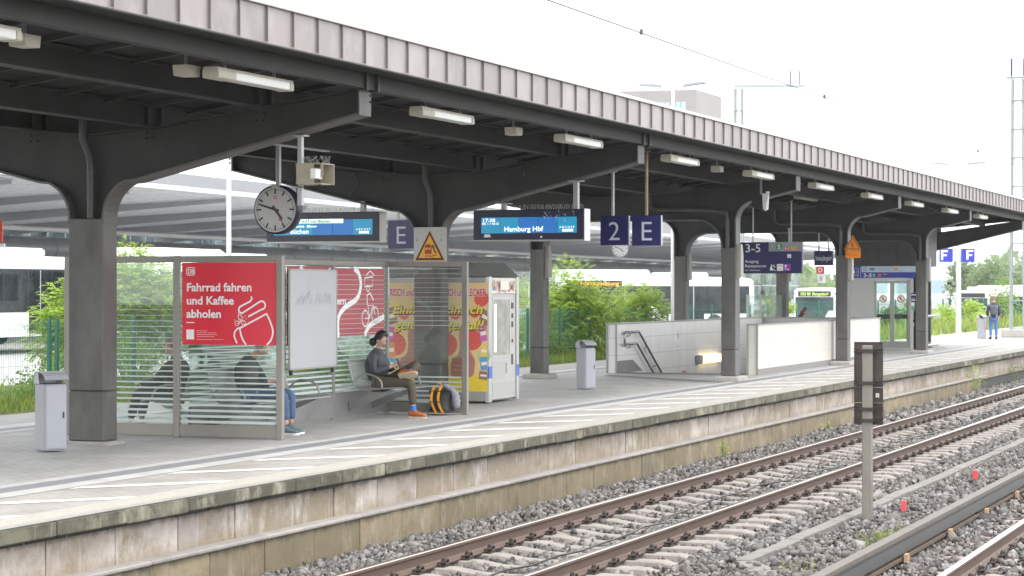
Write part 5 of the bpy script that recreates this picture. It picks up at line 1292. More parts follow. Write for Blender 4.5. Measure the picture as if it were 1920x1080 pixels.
for a0, a1 in ((.82,1.375),(1.385,1.94)):
    mb = MB()
    for r_ in ((a0,.06,a0+.06,2.19),(a1-.06,.06,a1,2.19),(a0+.06,.06,a1-.06,.28),(a0+.06,2.11,a1-.06,2.19)): slab(mb, pL, *r_, -.09,-.04)
    dr = mb.build('door', M_alu, lift)
    mb = MB(); slab(mb, pL, a0+.062,.282,a1-.062,2.108,-.07,-.06); mb.build('door_glass', M_glass, dr)
    c_ = (a0+a1)/2; mb = MB(); ringp(mb, pL, c_, 1.62, .125, .022, -.036); ribbon(mb, pL, [(c_-.075,1.695),(c_+.075,1.545)], .02, -.035); mb.build('prohibition_ring', M_signred, dr)
    mb = MB(); disc(mb, pL, c_, 1.62, .105, -.0385); slab(mb, pL, c_-.10,1.41,c_+.10,1.46,-.04,-.038); mb.build('sticker', M_signwhite, dr)
    mb = MB(); disc(mb, pL, c_-.015, 1.665, .02, -.0372); ribbon(mb, pL, [(c_-.02,1.65),(c_-.015,1.60),(c_+.03,1.60),(c_+.035,1.56)], .02, -.0372); mb.build('sitting_figure', M_black, dr)
mb = MB(); slab(mb, pL, 0,2.275,Wd+.0,2.655,-.02,.05); mb.build('sign_band', mat('band_sign_blue', (.03,.045,.30), .4), lift)
mb = MB(); slab(mb, pL, .42,2.46,Wd,2.65,.05,.053); mb.build('pale_band', mat('band_pale', (.48,.58,.66), .4), lift)
mb = MB(); ribbon(mb, pL, [(.10,2.36),(.32,2.36),(.32,2.58),(.10,2.58)], .016, .053, closed=True); slab(mb, pL, .15,2.41,.21,2.53,.052,.054); slab(mb, pL, .26,2.43,.28,2.45,.052,.054); slab(mb, pL, .26,2.49,.28,2.51,.052,.054); slab(mb, pL, .395,2.30,.405,2.64,.052,.054); mb.build('lift_symbol', M_signwhite, lift)
T('3-5', .48, 2.31, .12, .26, .02, M_signwhite, .054, lift, pL)
mb = MB(); disc(mb, pL, .82,2.365,.06,.054); mb.build('green_disc', MATS['s_green'], lift); T('S', .82,2.325,.08,None,.02,M_signwhite,.056,lift,pL,align='CENTER')
mb = MB(); disc(mb, pL, 1.0,2.365,.06,.054); mb.build('orange_disc', mat('disc_orange', (.55,.16,.08), .4), lift); mb = MB(); disc(mb, pL, 1.18,2.40,.07,.054,0,16,.03); mb.build('red_badge', M_signred, lift); T('BUS', 1.18,2.388,.026,.08,.01,M_signwhite,.056,lift,pL,align='CENTER')
T('Ausgang', .93,2.53,.055,.32,.0,mat('pale_text', (.30,.36,.46), .5),.056,lift,pL); T('Exit', 1.28,2.53,.04,.10,.0,MATS['pale_text'],.056,lift,pL)
mb = MB(); slab(mb, pL, 1.45,2.53,1.59,2.585,.054,.056); mb.build('taxi_badge', M_yellow, lift); T('TAXI',1.52,2.543,.03,.11,.01,M_black,.058,lift,pL,align='CENTER')
mb = MB(); disc(mb, pL, .76,2.555,.09,.0545,0,16,.04); mb.build('number_badge', mat('badge_blue', (.03,.10,.32), .4), lift); T('3-5',.76,2.54,.03,.08,.0,M_signwhite,.0565,lift,pL,align='CENTER')
mb = MB(); ribbon(mb, pL, [(.50,2.60),(.60,2.60),(.60,2.54),(.55,2.50),(.50,2.54)], .015, .0545, closed=True); mb.build('cup_symbol', MATS['badge_blue'], lift)
mb = MB(); slab(mb, pL, 1.99,1.52,Wd-.01,1.80,.0,.004); mb.build('notice', M_blue, lift); mb = MB(); slab(mb, pL, 2.0,1.73,Wd-.03,1.76,.004,.006); 
for k in range(3): poly(mb, pL, [(2.0+k*.062,1.56),(2.05+k*.062,1.56),(2.03+k*.062,1.66)], .0055)
slab(mb, pL, 2.0,1.40,2.10,1.50,.0,.003); mb.build('notice_marks', M_signwhite, lift)
mb = MB(); slab(mb, pL, 2.0,1.27,2.12,1.39,.0,.003); mb.build('green_notice', mat('notice_green', (.10,.38,.20), .5), lift)
mb = MB(); disc(mb, pL, 2.08,.93,.035,.004); mb.build('call_button', M_black, lift); mb = MB(); disc(mb, pL, 2.08,.81,.025,.004); mb.build('button_light', M_signwhite, lift)
# side facing the track: window strip, handrails
mb = MB(); mb.box(LX0,LY0,0,LX0+.10,LY0+.12,2.27); mb.box(LX0+2.3,LY0,0,LX0+2.42,LY0+.12,2.66); mb.box(LX0+.1,LY0+.002,2.25,LX0+2.3,LY0+.10,2.66); mb.box(LX0+.1,LY0,.0,LX0+2.3,LY0+.10,.22); mb.box(LX0+.1,LY0,1.02,LX0+2.3,LY0+.10,1.10); mb.build('side_frame', M_clad, lift)
mb = MB(); mb.box(LX0+.1,LY0+.04,.222,LX0+2.3,LY0+.05,1.018); mb.box(LX0+.1,LY0+.04,1.102,LX0+2.3,LY0+.05,2.248); mb.build('side_glass', M_glass, lift)
mb = MB(); mb.box(LX0+.15,LY1-.10,.05,LX1-.3,LY1-.09,2.6); mb.box(LX1-.32,LY0+.1,.05,LX1-.31,LY1-.1,2.6); mb.build('rear_glass', M_glass, lift)
mb = MB()
for x_ in (LX0+1.4,): mb.box(x_,LY1-.14,.02,x_+.25,LY1-.08,2.65)
mb.box(LX0+.2,LY1-.15,.95,LX1-.4,LY1-.105,1.12); mb.box(LX1-.36,LY0+.55,.02,LX1-.32,LY0+.85,2.65); mb.box(LX1-.36,LY0+.1,.95,LX1-.325,LY1-.2,1.10); mb.build('cabin_frame', mat('frame_blue_grey', (.055,.065,.08), .4, .3), lift)
for z_ in (.12,1.06):
    mb = MB(); mb.tube([(LX0+.1,LY0-.06,z_),(LX0+3.2,LY0-.06,z_)], .045, 8); mb.build('bumper_rail', M_alu, lift)
mb = MB(); mb.box(LX0-.12,LY0-.25,.0,LX1+.2,LY1+.1,.03); mb.build('threshold', M_curb, lift)

# ================================================================ TRACKSIDE
sp = thing('signal_post', 'grey trackside post with the dark backs of sign plates, standing in the ballast', 'trackside sign', (25.9,5.40,-.78))
px_, py_ = 25.75, 5.42
mb = MB(); mb.cbox(px_-.05,py_-.055,-.85,px_+.05,py_+.055,1.26,.008); mb.build('post', mat('post_zinc', (.20,.183,.16), .6, .2, var=.18, scale=7, dirt=(.12,.107,.093), dscale=4, damt=.5, stretch=(1,1,.3)), sp)
p = FX(px_+.075, py_+.17, 0)
M_back = mat('plate_back', (.05,.038,.034), .5, .3, var=.12, scale=5, dirt=(.11,.09,.08), dscale=3)
for b0, b1 in ((.78,1.30),(.60,.775),(.345,.595)):
    mb = MB(); slab(mb, p, .0,b0,.335,b1,-.012,.0)
    for a0,bb0,a1,bb1 in ((0,b0,.335,b0+.012),(0,b1-.012,.335,b1),(0,b0+.012,.012,b1-.012),(.323,b0+.012,.335,b1-.012)): slab(mb, p, a0,bb0,a1,bb1,0,.012)
    mb.build('plate', M_back, sp)
mb = MB(); slab(mb, p, .25,.66,.29,.71,.001,.003); mb.build('sticker', M_cream, sp)
for z_ in (1.20,.83,.53,.40):
    mb = MB(); slab(mb, p, -.01,z_-.022,.345,z_-.012,.002,.02); slab(mb, p, -.01,z_+.012,.345,z_+.022,.002,.02); slab(mb, p, .09,z_-.02,.24,z_+.02,.02,.14); mb.build('clamp', M_clip, sp)
M_peg = mat('peg_red', (.70,.06,.07), .5, var=.05)
for x, y, r, lab in ((26.25,5.10,4,'short red marker peg right of the signal post'),(31.05,5.05,-3,'short red marker peg farther back beside the third rail')):
    t = thing('marker_peg', lab, 'marker peg', (x,y,-.78), 'red marker pegs in the ballast')
    mb = MB(); mb.cbox(x-.027,y-.027,-.68,x+.027,y+.027,-.56,.004); mb.build('red_top', M_peg, t)
    mb = MB(); mb.cbox(x-.024,y-.024,-.82,x+.024,y+.024,-.682,.004); mb.build('stake', M_duct, t); t.rotation_euler.y = rad(r)
# ================================================================ PEOPLE
M_skin = mat('skin', (.50,.30,.22), .55, var=.08, scale=12)
def skinmesh(name, J, E_, m, parent, root, sub=2, smooth=True):
    """one continuous limb surface grown over joints J {key: (x,y,z,r or (rx,ry))} along edges E_"""
    keys = list(J); idx = {k: i for i, k in enumerate(keys)}
    o0 = ORG[parent.name]
    me = bpy.data.meshes.new(name); me.from_pydata([(J[k][0]-o0.x, J[k][1]-o0.y, J[k][2]-o0.z) for k in keys], [(idx[a],idx[b]) for a,b in E_], [])
    o = bpy.data.objects.new(name, me); COL.objects.link(o); o.parent = parent; ORG[o.name] = o0
    sk = o.modifiers.new('skin', 'SKIN'); sk.use_smooth_shade = smooth; sk.branch_smoothing = .4
    if not me.skin_vertices: raise RuntimeError('no skin layer')
    for k in keys:
        r = J[k][3]; r = (r, r) if not isinstance(r, tuple) else r
        d = me.skin_vertices[0].data[idx[k]]; d.radius = r; d.use_root = (k == root)
    sb = o.modifiers.new('sub', 'SUBSURF'); sb.levels = sub; sb.render_levels = sub
    me.materials.append(m); SKINS.append((o, m)); return o
SKINS = []
def chain(*ks): return [(ks[i], ks[i+1]) for i in range(len(ks)-1)]
def lerp(a, b, t): return tuple(a[i]+(b[i]-a[i])*t for i in range(3))
def hand_joints(J, E_, wrist, d, n, side, pre, curl=.5, s=1.0):
    """palm, four unequal fingers and a thumb leaving the side of the palm; d = forward, n = palm normal (fingers curl that way)"""
    d = Vector(d).normalized(); n = Vector(n).normalized(); n = (n-d*n.dot(d)).normalized(); w = d.cross(n)*side
    W_ = Vector(J[wrist][:3]); k = pre
    palm = W_+d*.055*s; J[k+'palm'] = (*palm, (.030*s,.018*s)); E_.append((wrist,k+'palm'))
    for i,(off,L_) in enumerate(((.033,.072),(.011,.082),(-.011,.076),(-.033,.060))):
        a = palm+d*.035*s+w*off*s; b = a+(d*math.cos(curl*.9)+n*math.sin(curl*.9))*L_*.5*s; c = b+(d*math.cos(curl*2.1)+n*math.sin(curl*2.1))*L_*.5*s
        J[k+f'k{i}'] = (*a,.0095*s); J[k+f'm{i}'] = (*b,.0085*s); J[k+f't{i}'] = (*c,.007*s); E_ += [(k+'palm',k+f'k{i}'),(k+f'k{i}',k+f'm{i}'),(k+f'm{i}',k+f't{i}')]
    a = palm-d*.02*s+w*.036*s+n*.01*s; b = a+(d*.7+w*.6+n*.35).normalized()*.036*s; c = b+(d*.9+n*.5).normalized()*.03*s
    J[k+'th0'] = (*a,.012*s); J[k+'th1'] = (*b,.0105*s); J[k+'th2'] = (*c,.008*s); E_ += [(k+'palm',k+'th0'),(k+'th0',k+'th1'),(k+'th1',k+'th2')]
def head_joints(J, E_, neck, c, face, up, pre='', s=1.0):
    """neck, jaw, face, skull, nose and ears; c = head centre, face = where the face looks"""
    c = Vector(c); f = Vector(face).normalized(); u = Vector(up).normalized(); u = (u-f*u.dot(f)).normalized(); l = f.cross(u)
    J['skull'] = (*(c+u*.045*s-f*.014*s), (.077*s,.088*s)); J['mid'] = (*(c-u*.02*s+f*.005*s), (.070*s,.080*s)); J['crown'] = (*(c+u*.105*s-f*.012*s), (.045*s,.05*s)); J['jaw'] = (*(c-u*.085*s+f*.038*s), (.042*s,.045*s))
    E_ += [(neck,'mid'),('mid','skull'),('skull','crown'),('mid','jaw')]
    J['nose'] = (*(c-u*.018*s+f*.098*s), .013*s); E_.append(('mid','nose'))
    for sd in (-1,1): J[f'ear{sd}'] = (*(c+l*.082*s*sd-u*.01*s-f*.01*s), (.010*s,.022*s)); E_.append(('mid',f'ear{sd}'))
def face_bits(parent, c, face, up, s=1.0):
    c = Vector(c); f = Vector(face).normalized(); u = Vector(up).normalized(); u = (u-f*u.dot(f)).normalized(); l = f.cross(u)
    for sd in (-1,1):
        mb = MB(); mb.lathe([(.002,-.008),(.009,-.004),(.009,.004),(.002,.008)], c+u*.018*s+f*.083*s+l*.030*s*sd, 8); mb.build('eye', M_black, parent)
    mb = MB(); mb.tube([c-u*.058*s+f*.082*s+l*.022*s, c-u*.060*s+f*.088*s, c-u*.058*s+f*.082*s-l*.022*s], .005, 5); mb.build('mouth', mat('lips', (.36,.15,.12), .5), parent)
def hair_cap(parent, c, face, up, m, s=1.0, back=.02, low=-.03, extra=None):
    """hair as a shell of overlapping locks over the skull"""
    c = Vector(c); f = Vector(face).normalized(); u = Vector(up).normalized(); u = (u-f*u.dot(f)).normalized(); l = f.cross(u); mb = MB(); rr = random.Random(3)
    n1, n2 = 16, 9; V = []; F = []
    for i in range(n2+1):
        th = PI*.56*i/n2
        for k in range(n1):
            ph = 2*PI*k/n1; x = math.sin(th)*math.cos(ph); y = math.sin(th)*math.sin(ph); z = math.cos(th)
            drop = 0 if x > .25 else -.45*max(0,(th-1.1))*(.6-x)                     # longer at the nape
            r = 1+rr.uniform(-.03,.05)
            V.append(c+u*.035*s+(f*(x*.108-.014)+l*y*.092+u*(z*.108+drop*.12))*r*s)
            if x > .55 and th > 1.05: V[-1] = c+u*.035*s+(f*(x*.072-.014)+l*y*.080+u*(.062))*s
    for i in range(n2):
        for k in range(n1): j = (k+1) % n1; F.append((i*n1+k,i*n1+j,(i+1)*n1+j,(i+1)*n1+k))
    mb.add(V, F, 0, True)
    return mb
def shoe(parent, heel, toe, up, m, ms, name='shoe', w=.047, tall=.10):
    """ankle shoe: rounded upper, separate sole"""
    h = Vector(heel); t_ = Vector(toe); d = (t_-h); L_ = d.length; d.normalize(); u = Vector(up).normalized(); u = (u-d*u.dot(d)).normalized(); sd = d.cross(u)
    mb = MB(); secs = [(0,.034,.055,tall*.75),(.05,.040,.075,tall),(.32,.043,.075,tall*.98),(.50,.046,.055,tall*.62),(.72,.050,.035,tall*.5),(.90,.043,.022,tall*.40),(1.0,.022,.012,tall*.28)]
    V = []; F = []; n = 10
    for (t, hw, _, hh) in secs:
        for k in range(n):
            a = 2*PI*k/n; x = math.cos(a)*hw*w/.047; y = (math.sin(a)*.5+.5)*hh
            V.append(h+d*(t*L_)+sd*x+u*(y+.022))
    for i in range(len(secs)-1):
        for k in range(n): j = (k+1) % n; F.append((i*n+k,i*n+j,(i+1)*n+j,(i+1)*n+k))
    F += [tuple(range(n-1,-1,-1)), tuple(range(len(V)-n,len(V)))]
    mb.add(V, F, 0, True); o = mb.build(name, m, parent)
    mb = MB(); outl = [(-.02,.028),(.0,.040),(.25,.042),(.5,.046),(.72,.053),(.9,.046),(1.0,.026),(1.03,.0)]
    pts = [(t, x) for t, x in outl]+[(t,-x) for t, x in outl[::-1][1:]]
    V = [h+d*(t*L_)+sd*x*w/.047+u*z for z in (0.,.026) for t, x in pts]; n = len(pts)
    mb.add(V, [tuple(range(n-1,-1,-1)), tuple(range(n,2*n))]+[(i,(i+1)%n,n+(i+1)%n,n+i) for i in range(n)]); mb.build('sole', ms, o)
    return o
M_jacket = mat('jacket_slate', (.060,.063,.075), .7, var=.25, scale=14, bump=.35, bscale=14)
M_jacketblk = mat('jacket_black', (.022,.022,.026), .7, var=.25, scale=10, bump=.3, bscale=14)
M_trou = mat('trousers_olive', (.085,.07,.05), .8, var=.25, scale=14, bump=.3, bscale=18)
M_jean = mat('jeans_blue', (.065,.11,.20), .8, var=.25, scale=14, bump=.3, bscale=20)
M_hair = mat('hair_dark', (.022,.017,.015), .5, var=.4, scale=40)
M_hair2 = mat('hair_grey', (.26,.22,.18), .55, var=.3, scale=40)
M_boot = mat('boot_tan', (.42,.125,.035), .5, var=.15, scale=10)
M_sole = mat('sole_cream', (.55,.43,.30), .7, var=.1, scale=8)
M_sock = mat('sock_blue', (.02,.17,.50), .8)

def seated(name, label, X, hip, fdir, mats, knees, ankles, hands, elbows, head, face, look, shoes, lean=.0, hairm=None, sub=2, hood=True, group=None):
    """seated figure. X = sideways centre (x), fdir = +-1 facing along y; joints given as (dx, y, z)"""
    t = thing('person', label, 'person', (X, hip[0], 0))
    P = lambda d: (X+d[0], d[1], d[2])
    hy, hz = hip; sh = P((0, hy-fdir*lean*0+ -fdir*.075, hz+.47))
    shy = sh[1]
    # body in skin
    J = {}; E_ = []
    J['pelvis'] = (X,hy,hz+.06,(.13,.10)); J['waist'] = (X,hy-fdir*.06,hz+.22,(.12,.09)); J['chest'] = (X,hy-fdir*.04,hz+.36,(.10,.08)); J['neckb'] = (X,shy,hz+.49,.045)
    nk = Vector((X,shy,hz+.50)).lerp(Vector(P(head)), .45); J['neck'] = (*nk, .052)
    E_ += chain('pelvis','waist','chest','neckb','neck')
    head_joints(J, E_, 'neck', P(head), face, (0,0,1) if look is None else look)
    for i, s in enumerate((-1,1)):
        J[f'sh{s}'] = (X+s*.165,shy,hz+.43,.038); J[f'el{s}'] = (*P(elbows[i]),.040); J[f'wr{s}'] = (*P(hands[i]),(.028,.022)); E_ += [('chest',f'sh{s}'),(f'sh{s}',f'el{s}'),(f'el{s}',f'wr{s}')]
        dv = Vector(P(hands[i]))-Vector(P(elbows[i])); hand_joints(J, E_, f'wr{s}', dv+Vector((0,fdir*.02,.02)), (-s*.6,0,-.4) if True else (0,0,1), s, f'h{s}', .75)
        J[f'hip{s}'] = (X+s*.09,hy,hz+.03,.085); J[f'kn{s}'] = (*P(knees[i]),.056); J[f'an{s}'] = (*P(ankles[i]),.038); E_ += [('pelvis',f'hip{s}'),(f'hip{s}',f'kn{s}'),(f'kn{s}',f'an{s}')]
    skinmesh('body', J, E_, mats['skin'], t, 'pelvis', sub)
    # jacket
    K = {'b': (X,hy-fdir*.03,hz+.055,(.195,.185)), 'w': (X,hy-fdir*.085,hz+.20,(.195,.185)), 'c': (X,hy-fdir*.075,hz+.37,(.21,.19)), 'n': (X,shy,hz+.49,(.105,.11)), 'n2': (*nk,(.078,.080))}
    F_ = chain('b','w','c','n','n2')
    for i, s in enumerate((-1,1)):
        e = Vector(P(elbows[i])); h = Vector(P(hands[i])); s0 = Vector((X+s*.185,shy,hz+.44)); K[f's{s}'] = (*s0,.082); K[f'u{s}'] = (*s0.lerp(e,.5),.072); K[f'e{s}'] = (*e,.064); K[f'f{s}'] = (*e.lerp(h,.5),.056); K[f'w{s}'] = (*e.lerp(h,.92),.044)
        F_ += [('c',f's{s}')]+chain(f's{s}',f'u{s}',f'e{s}',f'f{s}',f'w{s}')
    if hood: K['hd'] = (X,shy-fdir*.115,hz+.52,(.135,.10)); F_.append(('n','hd'))
    skinmesh('jacket', K, F_, mats['jacket'], t, 'b', sub)
    # trousers
    K = {'p': (X,hy,hz+.055,(.16,.125))}; F_ = []
    for i, s in enumerate((-1,1)):
        k = Vector(P(knees[i])); a = Vector(P(ankles[i])); h0 = Vector((X+s*.095,hy+fdir*.05,hz+.04)); K[f'h{s}'] = (*h0,.105); K[f't{s}'] = (*h0.lerp(k,.55),.092); K[f'k{s}'] = (*k,.074); K[f'c{s}'] = (*k.lerp(a,.45),.068); K[f'a{s}'] = (*k.lerp(a,.86),.060)
        F_ += [('p',f'h{s}')]+chain(f'h{s}',f't{s}',f'k{s}',f'c{s}',f'a{s}')
    skinmesh('trousers', K, F_, mats['trousers'], t, 'p', sub)
    for i, s in enumerate((-1,1)):
        heel, toe, up = shoes[i]; shoe(t, P(heel), P(toe), up, mats['shoe'], mats['sole'], tall=.13 if mats.get('sock') else .10)
        a = Vector(P(ankles[i])); k = Vector(P(knees[i])); d = (a-k).normalized()
        if mats.get('sock'): mb = MB(); mb.tube([a-d*.055,a+d*.02], [.045,.047], 10); mb.build('sock', mats['sock'], t)
    mb = hair_cap(t, P(head), face, (0,0,1), mats['hair']); 
    return t, mb, P
# the man with crossed legs; faces the near track (-y)
MX = 30.86
man, hairmb, P = seated('person', 'man in slate jacket with crossed legs and tan boots looking at a phone', MX, (13.83,.47), -1,
    dict(skin=M_skin, jacket=M_jacket, trousers=M_trou, shoe=M_boot, sole=M_sole, sock=M_sock, hair=M_hair),
    [(-.10,13.30,.52),(.13,13.29,.80)], [(-.10,13.27,.13),(-.13,13.33,.665)],
    [(-.10,13.63,.76),(.08,13.62,.77)], [(-.24,13.84,.68),(.24,13.82,.70)],
    (0,13.835,1.155), (0,-.88,-.48), None,
    [((-.10,13.335,.0),(-.10,13.06,.0),(0,0,1)), ((-.175,13.47,.615),(-.185,13.18,.655),(.80,.05,.60))])
mb = hairmb
c_ = Vector(P((0,13.835,1.155)))
mb.lathe([(.015,-.06),(.05,-.04),(.062,0),(.05,.045),(.015,.065)], c_+Vector((0,.135,-.035)), 10)      # hair tied at the back
mb.build('hair', M_hair, man); face_bits(man, c_, (0,-.88,-.48), (0,0,1))
ph = thing('phone', 'black phone held in the hands of the man with crossed legs', 'phone', (MX-.02,13.52,.83))
mb = MB(); mb.obox((MX-.02,13.535,.815), .036,.006,.072, Matrix.Rotation(rad(-25),3,'X')); mb.build('body', M_black, ph)
# backpack with the folded jacket on it
bp = thing('backpack', 'black backpack with orange straps and a grey jacket slung over it, beside the man', 'backpack', (31.66,13.19,0))
bx, by = 31.66, 13.19
J = {'a': (bx,by,.10,(.155,.14)),'b': (bx+.0,by+.0,.22,(.165,.15)),'c': (bx,by,.33,(.135,.125)),'d': (bx,by,.42,(.07,.065))}
skinmesh('bag', J, chain('a','b','c','d'), mat('bag_black', (.018,.018,.02), .6, var=.3, scale=12, bump=.3, bscale=16), bp, 'b')
M_strap = mat('strap_orange', (.78,.33,.02), .55, var=.1, scale=10)
for k, (o1, o2) in enumerate(((-.075,-.03),(.035,-.015))):
    mb = MB(); cx_ = by-o1
    pts = smooth_curve([(bx-.10,cx_-o2*0,.44),(bx-.165,cx_+.01,.36),(bx-.195,cx_+.015,.24),(bx-.185,cx_-.015,.12),(bx-.16,cx_-.06,.03)],5)
    L_ = [Vector((0,.018,0))+q_ for q_ in pts]; R_2 = [q_-Vector((0,.018,0)) for q_ in pts]; n = len(pts)
    mb.add(L_+R_2+[v+Vector((.014,0,0)) for v in L_+R_2], [(i,i+1,n+i+1,n+i) for i in range(n-1)]+[(2*n+i,3*n+i,3*n+i+1,2*n+i+1) for i in range(n-1)]+[(i,2*n+i,2*n+i+1,i+1) for i in range(n-1)]+[(n+i,n+i+1,3*n+i+1,3*n+i) for i in range(n-1)])
    st_ = mb.build('strap', M_strap, bp)
    mb = MB(); mb.box(bx-.205,cx_-.030,.20,bx-.180,cx_+.045,.215); mb.build('buckle', M_black, st_)
mb = MB(); mb.tube([(bx-.09,by-.04,.45),(bx-.10,by-.03,.485),(bx-.10,by+.03,.485),(bx-.09,by+.04,.45)], .010, 6); mb.build('grab_handle', M_strap, bp)
J = {'a': (bx+.05,by-.12,.42,(.06,.05)),'b': (bx+.06,by-.19,.33,(.07,.06)),'c': (bx+.05,by-.22,.20,(.065,.07)),'d': (bx+.02,by-.24,.09,(.05,.06)),'e': (bx+.02,by+.0,.455,(.05,.035))}
jk = thing('jacket', 'grey crumpled jacket lying over the black and orange backpack', 'jacket', (bx,by,0))
skinmesh('cloth', J, chain('e','a','b','c','d'), mat('cloth_lilac', (.24,.235,.285), .85, var=.25, scale=14, bump=.6, bscale=22), jk, 'a')
# man in jeans behind the poster
m2, hb, P = seated('person', 'man in dark jacket and blue jeans seated behind the large red poster', 26.75, (13.86,.47), -1,
    dict(skin=M_skin, jacket=M_jacketblk, trousers=M_jean, shoe=mat('sneaker_grey', (.12,.17,.19), .7, var=.2, scale=10), sole=M_white, hair=M_hair2),
    [(-.12,13.34,.53),(.14,13.36,.53)], [(-.13,13.30,.12),(.13,13.36,.12)],
    [(-.08,13.56,.70),(.08,13.55,.70)], [(-.24,13.80,.66),(.24,13.80,.66)],
    (0,13.70,1.13), (0,-.85,-.52), None,
    [((-.13,13.37,0),(-.13,13.11,0),(0,0,1)), ((.13,13.43,0),(.13,13.17,0),(0,0,1))], hood=False)
hb.build('hair', M_hair2, m2); face_bits(m2, P((0,13.70,1.13)), (0,-.85,-.52), (0,0,1))
# woman on the far side, facing away from the track
m3, hb, P = seated('person', 'woman in black with short grey hair seated on the far side of the shelter', 26.45, (14.90,.47), 1,
    dict(skin=M_skin, jacket=M_jacketblk, trousers=mat('trousers_dark', (.03,.032,.04), .8, var=.2), shoe=mat('shoe_grey', (.20,.21,.24), .6), sole=M_white, hair=M_hair2),
    [(-.11,15.36,.53),(.11,15.36,.53)], [(-.11,15.48,.13),(.11,15.44,.13)],
    [(-.12,15.32,.66),(.10,15.30,.66)], [(-.24,15.04,.68),(.24,15.04,.68)],
    (0,14.93,1.12), (-.75,.2,-.25), None,
    [((-.11,15.40,0),(-.11,15.65,0),(0,0,1)), ((.11,15.36,0),(.11,15.61,0),(0,0,1))], hood=False)
hb.build('hair', M_hair2, m3); face_bits(m3, P((0,14.93,1.12)), (-.75,.2,-.25), (0,0,1))
# brown-haired person seated beyond the stairwell
m4, hb, P = seated('person', 'brown-haired person seated beyond the stairwell, only the hair showing above its wall', 69.8, (16.75,.53), -1,
    dict(skin=M_skin, jacket=M_jacketblk, trousers=M_jean, shoe=M_black, sole=M_black, hair=M_hair),
    [(-.11,16.3,.56),(.11,16.3,.56)], [(-.11,16.26,.13),(.11,16.26,.13)],
    [(-.1,16.45,.72),(.1,16.45,.72)], [(-.24,16.72,.72),(.24,16.72,.72)],
    (0,16.68,1.20), (.1,-1,-.1), None,
    [((-.11,16.33,0),(-.11,16.08,0),(0,0,1)), ((.11,16.33,0),(.11,16.08,0),(0,0,1))], sub=1)
hb.lathe([(.03,-.10),(.085,-.07),(.10,0),(.08,.06),(.03,.09)], Vector(P((0,16.76,1.19))), 10); hb.build('hair', mat('hair_brown', (.075,.035,.022), .6, var=.3, scale=30), m4)
sb = thing('bench', 'plain bench beyond the stairwell under the brown-haired person', 'bench', (69.8,16.85,0))
mb = MB(); mb.box(69.0,16.5,.42,70.6,16.95,.47); mb.build('seat', M_wire, sb)
for xx in (69.15,70.4): mb = MB(); mb.box(xx,16.55,0,xx+.05,16.9,.419); mb.build('leg', M_arm, sb)
# standing person with backpack, seen from behind
def standing(X, Y, h, label, face, mats, bag=True, z0=0., group=None):
    t = thing('person', label, 'person', (X,Y,z0)); f = Vector((face[0],face[1],0)).normalized(); l = Vector((-f.y,f.x,0)); s = h/1.75
    P = lambda a, b, z: tuple(Vector((X,Y,z0))+(l*a+f*b+Vector((0,0,z)))*s)
    J = {'pelvis': (*P(0,0,.95),(.13*s,.10*s)),'waist': (*P(0,0,1.12),(.12*s,.09*s)),'chest': (*P(0,-.01,1.30),(.11*s,.08*s)),'neckb': (*P(0,-.015,1.45),.045*s),'neck': (*P(0,0,1.52),.052*s)}; E_ = chain('pelvis','waist','chest','neckb','neck')
    hc = P(0,.03,1.63); head_joints(J, E_, 'neck', hc, tuple(f)[:2]+(-.1,), (0,0,1), s=s)
    for sd in (-1,1):
        J[f's{sd}'] = (*P(sd*.17,-.01,1.38),.038*s); J[f'e{sd}'] = (*P(sd*.235,-.03,1.13),.042*s); J[f'w{sd}'] = (*P(sd*.22,.06,.90),.028*s); E_ += [('chest',f's{sd}'),(f's{sd}',f'e{sd}'),(f'e{sd}',f'w{sd}')]
        hand_joints(J, E_, f'w{sd}', (f.x*.1,f.y*.1,-1), tuple(-l*sd), sd, f'h{sd}', .4, s)
        J[f'h{sd}'] = (*P(sd*.09,0,.90),.085*s); J[f'k{sd}'] = (*P(sd*.105,.01,.50),.058*s); J[f'a{sd}'] = (*P(sd*.11,-.02,.09),.04*s); E_ += [('pelvis',f'h{sd}'),(f'h{sd}',f'k{sd}'),(f'k{sd}',f'a{sd}')]
    skinmesh('body', J, E_, M_skin, t, 'pelvis', 1)
    K = {'b': (*P(0,0,.80),(.20*s,.15*s)),'w': (*P(0,0,1.08),(.18*s,.14*s)),'c': (*P(0,-.015,1.31),(.20*s,.14*s)),'n': (*P(0,-.02,1.46),(.09*s,.09*s)),'n2': (*P(0,-.01,1.52),.07*s),'hd': (*P(0,-.09,1.47),(.10*s,.06*s))}; F_ = chain('b','w','c','n','n2')+[('n','hd')]
    for sd in (-1,1):
        K[f's{sd}'] = (*P(sd*.185,-.01,1.39),.085*s); K[f'e{sd}'] = (*P(sd*.245,-.03,1.13),.068*s); K[f'w{sd}'] = (*P(sd*.225,.055,.94),.05*s); F_ += [('c',f's{sd}'),(f's{sd}',f'e{sd}'),(f'e{sd}',f'w{sd}')]
    skinmesh('jacket', K, F_, mats[0], t, 'w', 1)
    K = {'p': (*P(0,0,.90),(.155*s,.12*s))}; F_ = []
    for sd in (-1,1):
        K[f'h{sd}'] = (*P(sd*.095,0,.82),.10*s); K[f'k{sd}'] = (*P(sd*.11,.01,.50),.075*s); K[f'a{sd}'] = (*P(sd*.115,-.02,.12),.062*s); F_ += [('p',f'h{sd}'),(f'h{sd}',f'k{sd}'),(f'k{sd}',f'a{sd}')]
    skinmesh('trousers', K, F_, mats[1], t, 'p', 1)
    for sd in (-1,1): shoe(t, P(sd*.115,-.07,0), P(sd*.13,.19,0), (0,0,1), M_black, M_black)
    hb = hair_cap(t, hc, tuple(f)[:2]+(-.1,), (0,0,1), mats[2], s); hb.build('hair', mats[2], t)
    return t, P, s
